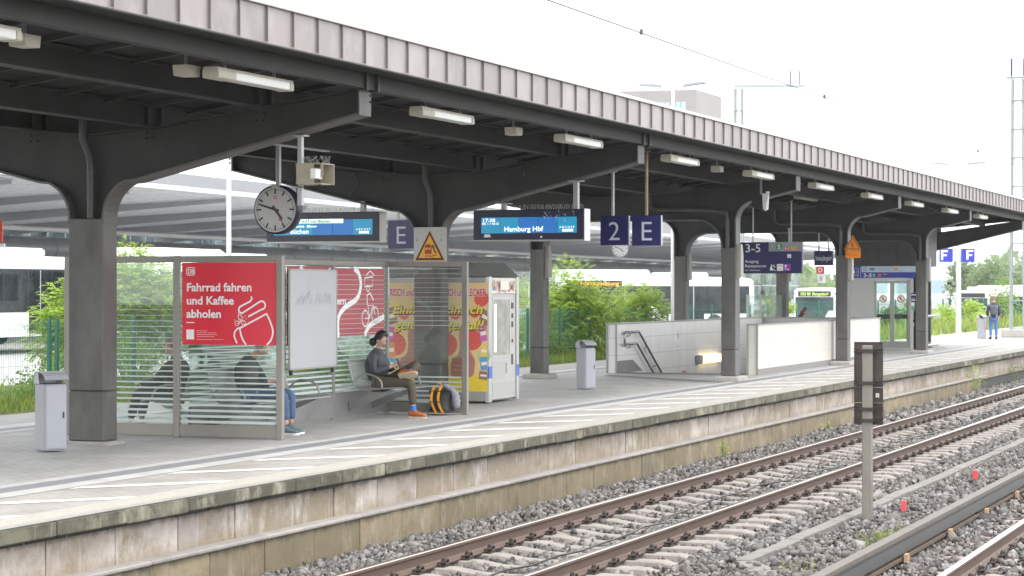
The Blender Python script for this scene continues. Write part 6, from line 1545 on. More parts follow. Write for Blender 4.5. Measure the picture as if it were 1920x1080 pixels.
m5, P, s = standing(88.0, 13.62, 1.66, 'person in navy coat and jeans with grey backpack, standing on the open platform', (.95,.3), (mat('coat_navy', (.030,.034,.085), .8, var=.2, scale=8), mat('jeans_bright', (.06,.14,.36), .8, var=.2), mat('hair_blond', (.17,.11,.07), .6, var=.2)))
rk = thing('backpack', 'dark grey roll-top backpack worn by the person in the navy coat', 'backpack', P(0,-.2,1.2))
J = {'a': (*P(0,-.22,.98),(.15*s,.08*s)),'b': (*P(0,-.235,1.15),(.16*s,.09*s)),'c': (*P(0,-.22,1.32),(.155*s,.07*s)),'d': (*P(0,-.215,1.40),(.14*s,.03*s))}
skinmesh('bag', J, chain('a','b','c','d'), mat('bag_grey', (.075,.08,.095), .7, var=.2, scale=10), rk, 'b', 1)
mb = MB(); a, b = Vector(P(-.01,-.325,1.24)), Vector(P(.01,-.325,1.36)); mb.tube([a,b], .012, 5); mb.build('buckle_strap', M_black, rk)

# ================================================================ VEGETATION
L_shrub = leaf_mat('leaf_fresh', (.20,.31,.05), (.36,.44,.11))
L_shrub2 = leaf_mat('leaf_mid', (.10,.17,.05), (.20,.28,.085))
L_dark = leaf_mat('leaf_dark', (.045,.10,.045), (.09,.16,.065))
L_grass = leaf_mat('grass_blade', (.13,.19,.04), (.27,.31,.11))
L_far = leaf_mat('leaf_far_hazed', (.12,.17,.11), (.18,.23,.15))  # paler, greyer greens: distance haze put into the leaf colour
M_bark = mat('bark', (.10,.075,.055), .9, var=.3, scale=20)
def leaf_quads(C, size, r, flat=.35, aspect=2.2, droop=.2):
    """leaf-shaped quads (kite) at centres C"""
    n = len(C); d = r.normal(size=(n,3)); d[:,2] = d[:,2]*flat-droop; d /= np.linalg.norm(d,axis=1)[:,None]
    u = r.normal(size=(n,3)); u -= d*(u*d).sum(1)[:,None]; u /= np.linalg.norm(u,axis=1)[:,None]
    L_ = size*r.uniform(.6,1.35,n)[:,None]; w = L_/aspect
    V = np.stack([C-d*L_*.5, C+u*w*.5, C+d*L_*.5, C-u*w*.5],1)
    return V.reshape(-1,3), np.arange(4*n).reshape(-1,4)
def pinnate(base, dirs, length, r, nl=9, lsize=.055):
    """compound leaves: leaflets in two rows along a drooping midrib"""
    n = len(base); t = (np.arange(nl)+1)/nl
    up = np.array([0,0,1.]); side = np.cross(dirs, up); side /= np.linalg.norm(side,axis=1)[:,None]+1e-6
    L_ = length*r.uniform(.6,1.25,n)
    V = []; 
    pos = base[:,None,:]+dirs[:,None,:]*(L_[:,None]*t[None])[:,:,None]+np.array([0,0,-1.])[None,None,:]*(L_[:,None]*(t[None]**2)*.35)[:,:,None]
    for s in (-1,1):
        ls = lsize*r.uniform(.8,1.2,(n,nl,1))*(1-.35*np.abs(t-.5)[None,:,None])
        dl = side[:,None,:]*s*.9+dirs[:,None,:]*.45+np.array([0,0,-.25])+r.normal(0,.15,(n,nl,3)); dl /= np.linalg.norm(dl,axis=2)[:,:,None]
        wv = np.cross(dl, np.array([0,0,1.])+r.normal(0,.3,(n,nl,3))); wv /= np.linalg.norm(wv,axis=2)[:,:,None]+1e-6
        a = pos; b = pos+dl*ls*.5+wv*ls*.19; c = pos+dl*ls; d = pos+dl*ls*.5-wv*ls*.19
        V.append(np.stack([a,b,c,d],2).reshape(-1,3))
    V = np.concatenate(V); return V, np.arange(len(V)).reshape(-1,4)
def shrub(loc, W_, D_, H_, label, n, m, seed, kind='pinnate', lsize=.06, name='shrub', cat='shrub', group='shrubs behind the platform', lobes=9, stems=7):
    r = np.random.default_rng(seed); t = thing(name, label, cat, loc, group); B = np.array(loc, float)
    # lobes of branches with clear gaps
    cl = []; 
    for k in range(lobes):
        a = r.uniform(0,2*PI); rr = r.uniform(.05,.85); cl.append((math.cos(a)*rr*W_*.5, math.sin(a)*rr*D_*.5, H_*(.25+.62*r.random()*(1-.35*rr))))
    cl.append((0,0,H_*.82)); cl = np.array(cl); nc = len(cl)
    mb = MB()
    for c in cl[:stems+2]:
        p0 = B+np.array([c[0]*.15,c[1]*.15,-.02]); p1 = B+np.array([c[0]*.45,c[1]*.45,c[2]*.55]); p2 = B+c
        mb.tube([p0,p1,p2], [.028*H_/2,.016*H_/2,.005], 5)
    mb.build('stem', M_bark, t)
    n = int(n*2.1); lsize *= 1.25
    ci = r.integers(0,nc,n); rad_ = (.17+.13*r.random(nc))*np.array([W_,D_,H_]).mean()
    off = r.normal(size=(n,3)); off /= np.linalg.norm(off,axis=1)[:,None]; off *= (r.random(n)**.4)[:,None]
    base = cl[ci]+off*rad_[ci][:,None]*np.array([1.15,1.0,.85])
    dirs = off+r.normal(0,.35,(n,3)); dirs[:,2] += .15; dirs /= np.linalg.norm(dirs,axis=1)[:,None]
    base[:,2] = np.maximum(base[:,2], .02); base = base+B
    if kind == 'pinnate': V, F = pinnate(base, dirs, .30, r, 8, lsize*1.15)
    else: V, F = leaf_quads(base, lsize, r)
    mesh_np('foliage', V, F, m, t); return t
GZ = lambda x, y: -.02-.0*(x)
# bright shrubs along the fence (positions found from the photograph)
shrub((39.0,22.8,-.05), 3.6, 2.2, 2.75, 'large bright green shrub behind the shelter and the nearest column', 1500, L_shrub, 1, lobes=16)
shrub((37.5,23.3,-.05), 1.5, 1.4, 2.25, 'loose pale green shrub left of the nearest column by the green fence post', 480, L_shrub, 2, lobes=8)
shrub((41.8,22.2,-.05), 2.6, 1.8, 1.5, 'low mid green shrub seen through the shelter panes', 600, L_shrub2, 3, lobes=9)
shrub((56.2,21.9,-.05), 2.8, 1.9, 2.35, 'bright green shrub beside the far stair column at the vending machine', 620, L_shrub, 4, lobes=10)
shrub((61.2,21.5,-.05), 5.0, 2.3, 2.65, 'wide bright green shrub above the white stair wall in front of a bus', 2100, L_shrub, 5, lobes=16)
shrub((65.6,20.9,-.05), 3.0, 1.7, 2.2, 'bright green shrub between the two stair columns', 800, L_shrub, 6, lobes=9)
shrub((58.5,21.0,-.05), 3.2, 1.2, .95, 'low dark green bush with yellow flowers behind the litter bin', 700, L_shrub2, 7, 'leaf', .075, lobes=10)
shrub((64.0,20.4,-.05), 3.6, 1.2, 1.25, 'dark green bush under the wide bright shrub', 800, L_dark, 8, 'leaf', .08, lobes=10)
shrub((81.0,20.6,-.05), 1.9, 1.5, 1.85, 'young yellow-green tree-like shrub beyond the stairs', 600, L_shrub, 9, 'leaf', .11, lobes=8)
shrub((77.0,21.2,-.05), 1.4, 1.2, 1.0, 'small yellow-green shrub before the bus station glass', 260, L_shrub, 10, 'leaf', .10, lobes=6)
for k, (x, y, w, h) in enumerate(((33.5,21.2,2.2,.95),(36.5,21.4,2.6,1.0),(46.5,21.4,2.8,.9),(50.0,21.2,2.8,1.0),(53.5,21.0,2.6,.95))):
    shrub((x,y,-.05), w, 1.2, h, ('low weedy bush with pinkish flowers at the left edge by the fence','low weedy bush left of the nearest column','low weedy bush behind the shelter middle','low weedy bush behind the vending machine','low weedy bush right of the vending machine')[k], 520, L_shrub2, 20+k, 'leaf', .075, lobes=10)
for k, (x, y, w, h, m) in enumerate(((92,18.4,3,1.3,L_dark),(97,18.6,3.4,1.6,L_shrub2),(103,18.2,3.0,1.2,L_shrub),(88,18.5,2.2,.7,L_shrub),(110,18.0,3.4,1.5,L_shrub),(118,17.8,4.5,2.2,L_shrub2),(128,15.5,4.5,2.6,L_shrub),(122,13.8,3,1.5,L_shrub))):
    shrub((x,y,-.05), w, 1.4, h, ('dark green bush at the back of the open platform by the lift','mid green bush behind the F sign post','bright low bush behind the far litter bin','short bright weeds at the back edge of the open platform','bright bush behind the person with the backpack','mid green bush near the far bus','bright green bush behind the right lattice mast','bright weeds at the right edge behind the lattice mast')[k], 420, m, 40+k, 'leaf', .13, lobes=9, group='bushes along the open platform')
# grass strip along the back of the platform
def grass(name, n, xr, yr, h, label, seed, z=0., dens=None):
    r = np.random.default_rng(seed); X = r.uniform(*xr,n); Y = r.uniform(*yr,n); H_ = h*np.exp(r.normal(0,.35,n)); a = r.uniform(0,2*PI,n); w = .012*h/.25+.004
    b = np.stack([X,Y,np.full(n,z)],1); sx = np.stack([np.cos(a),np.sin(a),np.zeros(n)],1)*w; tip = b+np.stack([r.normal(0,.3,n)*H_,r.normal(0,.3,n)*H_,H_],1)
    mid = (b+tip)/2+np.array([0,0,1])*H_[:,None]*.08
    V = np.stack([b-sx,b+sx,mid+sx*.7,tip],1).reshape(-1,3); o = mesh_np(name, V, np.arange(4*n).reshape(-1,4), L_grass); tag(o, label, 'grass', kind='stuff')
grass('grass', 30000, (26,75), (19.5,23.5), .17, 'bright long grass strip between platform and green fence', 3)
grass('grass', 9000, (75,150), (16.9,19.5), .45, 'bright grass behind the open far platform', 5)
vg = MB(); vg.add([(20,19.42,-.02),(76,19.42,-.02),(76,26,-.10),(20,27,-.10)], [(0,1,2,3)]); struct(vg.build('verge', mat('verge_soil', (.10,.13,.045), .95, var=.4, scale=2.5), recalc=False), 'grassy verge behind the platform')
def weed(x, y, z, h, n, label, seed, m=None, spread=.3):
    r = np.random.default_rng(seed); t = thing('weed', label, 'weed', (x,y,z), 'weeds in the track bed'); mb = MB()
    for k in range(6):
        a = r.uniform(0,2*PI); q_ = (x+math.cos(a)*spread*r.random(), y+math.sin(a)*spread*.7*r.random(), z+h*r.uniform(.6,1)); mb.tube([(x+math.cos(a)*.04,y+math.sin(a)*.04,z-.02),((x+q_[0])/2,(y+q_[1])/2,z+h*.5),q_], [.006,.005,.002], 4)
    mb.build('stem', L_grass, t)
    C = np.stack([x+r.normal(0,spread*.5,n), y+r.normal(0,spread*.4,n), z+h*r.random(n)**.8],1); V, F = leaf_quads(C, .055, r, aspect=2.6); mesh_np('foliage', V, F, m or L_shrub, t)
weed(61.4,10.0,-.85,.75,260,'leafy green weed growing against the platform wall where the ledge ends',1,spread=.55)
weed(69.0,10.0,-.85,.55,220,'dark leafy weed at the platform wall near the right edge',2,L_dark,.6)
weed(35.6,9.85,-.85,.30,60,'small weed at the foot of the platform wall',3,spread=.14)
weed(43.0,9.85,-.85,.22,40,'tiny weed at the foot of the wall before the signal post',4,spread=.12)
grass('track_weeds', 420, (23.0,24.4), (4.60,5.0), .085, 'tuft of fresh green weeds in the ballast beside the third rail', 8, -.78)
grass('track_weeds', 90, (20.7,21.4), (4.95,5.3), .06, 'sparse green weeds in the ballast at the bottom edge', 9, -.78)

# ---- green mesh fence behind the platform
M_green = mat('fence_green', (.016,.13,.10), .45, .1, var=.08, scale=6)
def mesh_fence(pts, h, label, step=2.52, wire=.0022):
    t = thing('mesh_fence', label, 'fence', (*pts[0],0)); A = Vector((*pts[0],0)); Bv = Vector((*pts[1],0)); L_ = (Bv-A).length; d = (Bv-A)/L_
    k = 0; u = 0
    while u <= L_: 
        p_ = A+d*u; mb = MB(); mb.cbox(p_.x-.03,p_.y-.03,-.1,p_.x+.03,p_.y+.03,h+.04,.004); mb.build('post', M_green, t); u += step
    mb = MB(); u = 0
    while u < L_: p_ = A+d*u; mb.bar((p_.x,p_.y,.05),(p_.x,p_.y,h), wire*2, wire*2); u += .05 if u < 26 else .10
    z = .05
    while z <= h: mb.bar((A.x,A.y,z),(Bv.x,Bv.y,z), wire*2.2, wire*2.2); z += .2
    mb.build('wire_panel', M_green, t)
mesh_fence(((32.79,20.67),(83.2,20.67)), 1.38, 'green wire mesh fence with green posts running behind the platform')
mesh_fence(((25.0,20.67),(32.6,20.67)), 1.38, 'short run of green wire mesh fence at the left edge')
mesh_fence(((84.0,20.4),(150.0,16.8)), 1.45, 'green wire mesh fence behind the open far platform', 3.0, .002)

# ================================================================ BUS STATION
rd = MB(); rd.add([(10,26,-.10),(76,22.5,-.10),(260,19.5,-1.2),(600,80,-1.2),(600,420,-1.2),(10,260,-.10)], [(0,1,2,3,4,5)])
road = struct(rd.build('bus_station_road', M_asph, recalc=False), 'asphalt of the bus station behind the platform')
A3 = rad(3.0); ST_O = Vector((66.61,44.27,0)); ST_E = Vector((math.cos(A3),math.sin(A3),0)); ST_N = Vector((-math.sin(A3),math.cos(A3),0))
def S(t, n, z): v = ST_O+ST_E*t+ST_N*n; return (v.x, v.y, z)
M_roofwhite = mat('station_roof', (.50,.51,.52), .45, .1, var=.04, scale=.8)
M_soff = mat('station_soffit', (.78,.79,.81), .55, .2, var=.06, scale=.6)
M_beam = mat('station_beam', (.36,.37,.385), .5, .3, var=.08)
M_tubeg = mat('station_tube', (.30,.30,.305), .45, .5, var=.12, scale=1.2)
stn = thing('bus_station_canopy', 'wide white standing-seam bus station canopy on grey columns behind the buses', 'canopy', S(60,14,0))
T0, T1_ = -28, 196
mb = MB(); mb.add([S(T0,0,6.06),S(T1_,0,6.06),S(T1_,15,8.3),S(T0,15,8.3),S(T0,0,6.0),S(T1_,0,6.0),S(T1_,15,8.2),S(T0,15,8.2)], [(0,1,2,3),(7,6,5,4),(2,1,5,6),(3,7,4,0),(3,2,6,7)])
mb.add([S(T0,15,8.3),S(T1_,15,8.3),S(T1_,19.5,8.0),S(T0,19.5,8.0)], [(0,1,2,3)]); mb.build('roof_sheet', M_roofwhite, stn)
mb = MB(); tt = T0
while tt < T1_: mb.bar(S(tt,-.02,6.09),S(tt,15,8.33),.07,.06); tt += 1.3
mb.build('roof_seams', mat('seam_white', (.20,.205,.21), .5), stn)
mb = MB(); mb.bar(S(T0,-.12,5.98),S(T1_,-.12,5.98),.26,.20); mb.build('eave_gutter', mat('gutter_white', (.52,.53,.54), .4, .2), stn)
mb = MB(); n_ = .1
while n_ < 17: z = 5.86-.052*n_; mb.add([S(T0,n_,z),S(T1_,n_,z),S(T1_,n_+.42,z-.022),S(T0,n_+.42,z-.022),S(T0,n_,z+.05),S(T1_,n_,z+.05),S(T1_,n_+.42,z+.03),S(T0,n_+.42,z+.03)], [(3,2,1,0),(4,5,6,7),(0,1,5,4),(2,3,7,6)]); n_ += .62
mb.add([S(T0,0,5.93),S(T1_,0,5.93),S(T1_,17.2,5.04),S(T0,17.2,5.04)], [(3,2,1,0)]); mb.build('soffit', M_soff, stn)
for k in range(25):
    tt = T0+3+k*8.8; mb = MB(); q_ = [S(tt-.11,.3,5.80),S(tt-.11,.3,5.64),S(tt-.11,17,4.50),S(tt-.11,17,5.0)]; q2 = [S(tt+.11,.3,5.80),S(tt+.11,.3,5.64),S(tt+.11,17,4.50),S(tt+.11,17,5.0)]
    mb.add(q_+q2, [(0,1,2,3),(7,6,5,4),(0,4,5,1),(1,5,6,2),(2,6,7,3),(3,7,4,0)]); mb.build('cantilever_beam', M_beam, stn)
mb = MB(); mb.tube([S(T0,16.2,4.0),S(T1_,16.2,4.0)], .55, 18); 
tt = T0
while tt < T1_: mb.tube([S(tt,16.2,4.0),S(tt+.08,16.2,4.0)], .58, 18); tt += 6
mb.build('spine_tube', M_tubeg, stn)
mb = MB(); mb.tube([S(T0,9,4.55),S(T1_,9,4.55)], .11, 8); mb.build('drain_pipe', mat('pipe_pale', (.50,.50,.49), .5), stn)
for k in range(17):
    tt = T0+6+k*13; mb = MB(); mb.tube([S(tt,16.2,-1.0),S(tt,16.2,3.6)], .38, 14); mb.build('column', mat('station_column', (.34,.34,.345), .5, .2, var=.08), stn)
# glazed hall behind
hall = thing('station_hall', 'long glazed hall with dark windows behind the bus station canopy', 'building', S(60,34,0))
mb = MB(); mb.add([S(T0,33,-1.5),S(T1_+130,33,-1.5),S(T1_+130,33,7.8),S(T0,33,7.8),S(T0,39,-1.5),S(T1_+130,39,-1.5),S(T1_+130,39,7.8),S(T0,39,7.8)], [(0,1,2,3),(7,6,5,4),(3,2,6,7),(0,3,7,4),(1,5,6,2)]); mb.build('wall', mat('hall_wall', (.30,.32,.33), .5, var=.08, scale=.3), hall)
hg = mat('hall_glass', (.05,.075,.085), .1, var=.5, scale=.25, spec=.6, isl=.6, dirt=(.32,.40,.40), dscale=.35, damt=.9)
mb = MB(); tt = T0; random.seed(14)
while tt < T1_+128:
    if random.random() < .86: mb.add([S(tt+.08,32.96,.3),S(tt+2.2,32.96,.3),S(tt+2.2,32.96,2.55),S(tt+.08,32.96,2.55)], [(0,1,2,3)])
    mb.add([S(tt+.08,32.96,2.75),S(tt+2.2,32.96,2.75),S(tt+2.2,32.96,4.9),S(tt+.08,32.96,4.9)], [(0,1,2,3)]); mb.add([S(tt+.08,32.96,5.1),S(tt+2.2,32.96,5.1),S(tt+2.2,32.96,7.3),S(tt+.08,32.96,7.3)], [(0,1,2,3)]); tt += 2.3
mb.build('glazing', hg, hall)
# kiosk-like glass building and advertising panels under the canopy
kio = thing('kiosk', 'glass fronted kiosk under the bus station canopy beyond the stairs', 'kiosk', S(147,9,-.9))
mb = MB(); a, b = 130, 165
mb.add([S(a,8,-.8),S(b,8,-.8),S(b,8,2.9),S(a,8,2.9),S(a,14,-.8),S(b,14,-.8),S(b,14,2.9),S(a,14,2.9)], [(0,1,2,3),(7,6,5,4),(3,2,6,7),(0,3,7,4),(1,5,6,2)]); mb.build('wall', mat('kiosk_frame', (.45,.47,.48), .4), kio)
mb = MB()
for k in range(21): mb.add([S(a+.2+k*1.62,7.96,-.3),S(a+1.65+k*1.62,7.96,-.3),S(a+1.65+k*1.62,7.96,2.5),S(a+.2+k*1.62,7.96,2.5)], [(0,1,2,3)])
mb.build('glazing', mat('kiosk_glass', (.16,.24,.26), .1, var=.4, scale=.5, isl=.3), kio)
# stop signs hung under the canopy
def stop_sign(t_, n_, z, ch, label):
    o = thing('stop_sign', label, 'sign', S(t_,n_,z), 'signs under the bus station canopy'); c = S(t_,n_,z); p = PL(c, (ST_N*-1).normalized(), (0,0,1))
    mb = MB(); slab(mb, p, -.45,.55,.45,1.35,-.06,.0); mb.build('red_panel', M_signred, o); T(ch, 0,.70,.5,None,.03,M_signwhite,.01,o,p,align='CENTER')
    mb = MB(); slab(mb, p, -.30,-.45,.55,.5,-.06,.0); mb.build('white_panel', M_signwhite, o)
    mb = MB(); slab(mb, p, .0,-.2,.06,.25,.0,.008); slab(mb, p, .14,-.2,.20,.25,.0,.008); mb.build('marks', M_black, o)
    mb = MB(); slab(mb, p, -.03,1.35,.03,5.3-z,-.05,.0); mb.build('hanger', M_galv, o)
stop_sign(6.5, 4.2, 3.15, 'A', 'red A stop sign with white panel hung at the left edge of the photo')
stop_sign(172, 2, 3.1, 'D', 'red D stop sign with white panel under the bus station canopy beyond the stairs')
ck = thing('station_clock', 'small round white clock hung under the bus station canopy between the 2 and E signs', 'clock', S(89.6,2.0,4.9))
cc_ = S(89.6,2.0,4.9); p = PL(cc_, tuple(-ST_N), (0,0,1))
mb = MB(); disc(mb, p, 0,0,.60,.0,0,28); mb.build('dial', M_white, ck); mb = MB(); ringp(mb, p, 0,0,.65,.06,.004); mb.build('rim', M_galv, ck)
mb = MB(); ribbon(mb, p, [(0,0),(.24,-.22)], .06,.006); ribbon(mb, p, [(0,0),(-.42,.14)], .045,.008)
for k in range(12): a = 2*PI*k/12; ribbon(mb, p, [(.46*math.sin(a),.46*math.cos(a)),(.55*math.sin(a),.55*math.cos(a))], .04,.005)
mb.build('hands_and_marks', M_black, ck); mb = MB(); slab(mb, p, -.03,.64,.03,1.0,-.06,-.0); mb.build('hanger', M_galv, ck)

# ---- buses
M_buswhite = mat('bus_white', (.74,.75,.76), .25, .1, var=.03, scale=1)
M_busgrey = mat('bus_grey', (.42,.45,.49), .35, .1, var=.05)
M_busint = mat('bus_interior', (.05,.05,.055), .8, var=.3)
M_led = mat('led_orange', (.9,.3,.05), .5, emit=(1,.28,.04), estr=.45); M_ledg = mat('led_green', (.4,.6,.1), .5, emit=(.45,.8,.08), estr=.35)
def bus(loc, rot, label, L_=12.0, led='', ledm=None, pod=True, front_led='', joint=None):
    """city bus: +x is the front, built at the origin, doors and windows on both sides, then placed"""
    t = thing('bus', label, 'bus', (0,0,0), 'white city buses in the bus station'); Wd = 1.26; H_ = 2.88
    prof = [(-Wd,.32),(-Wd,2.5),(-Wd+.06,2.72),(-Wd+.25,2.84),(0,H_),(Wd-.25,2.84),(Wd-.06,2.72),(Wd,2.5),(Wd,.32)]
    mb = MB(); n = len(prof)
    def ring(x, s, dz=0): return [(x, y*s, (z-1.5)*(.5+.5*s)+1.5+dz) for y, z in prof]
    secs = [(-L_/2,.90),(-L_/2+.06,.97),(-L_/2+.2,1.),(L_/2-.5,1.),(L_/2-.15,.97),(L_/2,.90)]
    V = [p_ for x, s in secs for p_ in ring(x, s)]; F = []
    for i in range(len(secs)-1):
        for k in range(n-1): F.append((i*n+k,i*n+k+1,(i+1)*n+k+1,(i+1)*n+k))
        F.append((i*n+n-1,i*n,(i+1)*n,(i+1)*n+n-1))
    F += [tuple(range(n-1,-1,-1)), tuple(range(len(V)-n,len(V)))]
    mb.add(V, F); mb.build('body', M_buswhite, t)
    for s in (-1,1):
        y = s*(Wd+.010); xs_ = np.linspace(-L_/2+.5, L_/2-.45, int(L_/1.45)+1)
        for k in range(len(xs_)-1):
            a, b = xs_[k]+.03, xs_[k+1]-.03; door = (s < 0 and k in (2,5)) 
            z0 = .42 if door else 1.12
            mb = MB(); mb.box(a,min(y,y-s*.02),z0,b,max(y,y-s*.0)+0,2.40); w_ = mb.build('door' if door else 'window', mat('bus_pane', (.035,.045,.05), .06, var=.5, scale=1.3, spec=.7, dirt=(.13,.15,.15), dscale=1.1, damt=.6), t)
            if door: mb = MB(); mb.box((a+b)/2-.02,y-.006,z0,(a+b)/2+.02,y+.006,2.4); mb.build('door_seam', M_busgrey, w_)
        mb = MB(); mb.box(-L_/2+.5,min(y-s*.002,y-s*.02),1.08,L_/2-.4,max(y-s*.002,y-s*.02),2.44); mb.build('window_band', M_black, t)
        for wx in (-L_/2+3.0, L_/2-2.6):
            mb = MB(); mb.lathe([(.0,-.006),(.56,-.006),(.56,.006),(.0,.006)], (wx,y+s*.0,.50), 22, axis='y'); mb.build('wheel_arch', M_black, t)
            mb = MB(); mb.lathe([(.28,-.14),(.46,-.14),(.48,-.10),(.48,.10),(.46,.14),(.28,.14)], (wx,s*(Wd-.10),.48), 22, axis='y'); w_ = mb.build('wheel', M_rubber, t)
            mb = MB(); mb.lathe([(.02,-.02),(.27,.0),(.27,.02),(.02,.0)], (wx,s*(Wd+.045),.48), 16, axis='y'); mb.build('rim', M_busgrey, w_)
        mb = MB(); mb.tube([(L_/2-.1,s*(Wd-.1),2.55),(L_/2+.28,s*(Wd+.12),2.5),(L_/2+.34,s*(Wd+.16),2.2)], .035, 6); mb.cbox(L_/2+.24,s*(Wd+.16)-.09,1.85,L_/2+.40,s*(Wd+.16)+.09,2.25,.03); mb.build('mirror', M_black, t)
        if led: 
            mb = MB(); yy = s*(Wd+.006); mb.box(-5.4,min(yy,yy-s*.01),2.42,-2.2,max(yy,yy-s*.01),2.70); lb = mb.build('side_display', M_black, t)
            p = PL((-5.3 if s < 0 else -2.3, yy+s*.006, 2.47), (1 if s < 0 else -1,0,0), (0,0,1)); T(led, 0,0,.19,2.9,.01,ledm or M_led,.002,t,p)
    mb = MB(); mb.add([(L_/2+.005,-1.05,.95),(L_/2+.005,1.05,.95),(L_/2-.10,1.10,2.36),(L_/2-.10,-1.10,2.36)], [(0,1,2,3)]); mb.prism([(-1.08,1.0),(1.08,1.0),(1.10,2.34),(-1.10,2.34)], 'x', L_/2-.02, L_/2+.012); mb.build('windscreen', MATS['bus_pane'], t)
    mb = MB(); mb.box(L_/2-.05,-.95,2.37,L_/2+.006,.95,2.68); mb.build('front_display', M_black, t)
    if front_led: T(front_led, 0,0,.17,1.6,.01,M_ledg,.002,t,PL((L_/2+.009,-.82,2.44),(0,1,0),(0,0,1)))
    for s in (-1,1): mb = MB(); mb.box(L_/2-.06,s*.95-.16,.62,L_/2+.008,s*.95+.16,.80); mb.build('headlight', M_white, t)
    mb = MB(); mb.box(-L_/2+.1,-1.1,.95,-L_/2-.006 if False else -L_/2+.02,1.1,1.0); mb.prism([(-1.0,1.5),(1.0,1.5),(1.0,2.35),(-1.0,2.35)], 'x', -L_/2-.012, -L_/2+.02); mb.build('rear_window', MATS['bus_pane'], t)
    for s in (-1,1): mb = MB(); mb.box(-L_/2-.012,s*1.02-.07,.8,-L_/2+.03,s*1.02+.07,1.15); mb.build('tail_light', M_signred, t)
    if pod:
        mb = MB(); mb.prism([(-1.0,2.80),(1.0,2.80),(.92,3.12),(.75,3.22),(-.75,3.22),(-.92,3.12)], 'x', -L_/2+.9, -.3); mb.build('roof_unit', M_buswhite, t)
        mb = MB(); mb.cbox(1.0,-.85,2.80,3.4,.85,3.12,.08); mb.build('roof_unit', M_busgrey, t)
    t.location = loc; t.rotation_euler.z = rad(rot); return t
bus((59.3,40.6,.12), 3.5, 'white bus at the left edge with people visible behind its windows', 13.0)
bus((68.6,37.4,.05), 1.5, 'white bus with a rounded roof unit seen above the shelter and red poster', 12.0)
bus((105.3,33.2,-.35), -36, 'white bus with an orange side display half hidden by the wide shrub', 12.0, 'Z3 Nettelnburg', M_led)
bus((134.5,31.0,-.85), 188, 'white bus with a green front display beyond the stairs', 12.0, '', None, False, '332 Bf. Bergedorf')
bus((163.0,25.6,-1.0), 178, 'white bus waiting behind the fence left of the person with backpack', 12.0)
bus((158.0,21.4,-1.0), 215, 'white bus standing at an angle behind the person with the backpack', 12.0)
# yellow rail and seated passengers in the leftmost bus windows
for k, (x, y, lab, col) in enumerate(((57.35,39.2,'passenger in dark top seated inside the leftmost bus',M_jacketblk),(58.6,39.28,'passenger in white top seated inside the leftmost bus',M_white))):
    pass
# ---- blue-grey mesh screen in front of the parked buses
ms_ = thing('mesh_screen', 'tall blue-grey steel mesh screen standing behind the shrub left of the stairs', 'fence', (73.0,27.6,-.1))
c0 = Vector((72.6,28.7,-.1)); dv = Vector((.42,-.91,0)).normalized()
mb = MB()
for k in range(4): p_ = c0+dv*(k*.82); mb.bar((p_.x,p_.y,-.2),(p_.x,p_.y,2.52),.06,.06)
mb.build('posts', mat('screen_blue_grey', (.20,.25,.31), .5, .2), ms_)
mb = MB()
for k in range(42): p_ = c0+dv*(k*.06); mb.bar((p_.x,p_.y,.0),(p_.x,p_.y,2.5),.014,.014)
for k in range(9): mb.bar((c0.x,c0.y,.1+k*.3),((c0+dv*2.46).x,(c0+dv*2.46).y,.1+k*.3),.02,.03)
mb.build('wire_panel', MATS['screen_blue_grey'], ms_)
# ---- white car
def car(loc, rot, label):
    t = thing('parked_car', label, 'car', (0,0,0))
    low = [(-2.1,.35),(-2.15,.75),(-1.9,.92),(.75,.95),(1.9,.80),(2.1,.62),(2.1,.35)]
    mb = MB(); mb.prism(low, 'y', -.86, .86); mb.prism([(-1.85,.90),(-1.35,1.42),(.15,1.46),(1.05,.94)], 'y', -.74, .74); mb.build('body', M_buswhite, t, bevel=.06)
    mb = MB()
    for s in (-1,1): mb.add([(-1.6,s*.748,.98),(.75,s*.748,.98),(.1,s*.748,1.38),(-1.25,s*.748,1.36)], [(0,1,2,3)])
    mb.build('window', M_darkglass, t)
    for wx in (-1.35,1.35):
        for s in (-1,1): mb = MB(); mb.lathe([(.05,-.1),(.31,-.1),(.32,0),(.31,.1),(.05,.1)], (wx,s*.80,.32), 18, axis='y'); mb.build('wheel', M_rubber, t)
    for s in (-1,1): mb = MB(); mb.box(2.06,s*.6-.15,.60,2.11,s*.6+.15,.72); mb.build('headlight', M_white, t)
    t.location = loc; t.rotation_euler.z = rad(rot); return t
car((127.0,28.2,-.75), 175, 'white car in front of the bus with the green display')
car((98.0,31.0,-.3), 200, 'white car half hidden by the shrub right of the wide bus')
# seated waiting person at the bus stop and pale seats
m6, P6, s6 = standing(97.4, 25.2, 1.62, 'person in black sitting low at the bus stop beyond the stairs', (.3,-1), (M_jacketblk, M_jean, M_hair), z0=-.42)

# ================================================================ POLES, MASTS, WIRES, BUILDINGS
M_pole = mat('pole_white', (.66,.68,.68), .4, .3, var=.05)
def lamp_post(x, y, z0, h, label, double=True, r=.06):
    t = thing('lamp_post', label, 'lamp post', (x,y,z0), 'white lamp posts')
    mb = MB(); mb.tube([(x,y,z0-.2),(x,y,z0+h*.5),(x,y,z0+h)], [r,r*.85,r*.6], 12); mb.build('pole', M_pole, t)
    for s in ((-1,1) if double else (1,)):
        mb = MB(); mb.tube([(x,y,z0+h),(x+.05*s,y-.35*s,z0+h+.10)], .03, 6); mb.build('bracket', M_pole, t)
        mb = MB(); mb.prism([(y-s*.35,z0+h+.08),(y-s*1.05,z0+h+.16),(y-s*1.0,z0+h+.22),(y-s*.35,z0+h+.16)], 'x', x-.12, x+.12); mb.build('lamp_head', M_bin, t)
    return t
lamp_post(43.2,22.95,-.05,8.2,'tall white pole behind the shelter between column and clock')
lamp_post(65.5,19.72,-.05,8.0,'tall white pole beside the far stair column right of the E sign', r=.075)
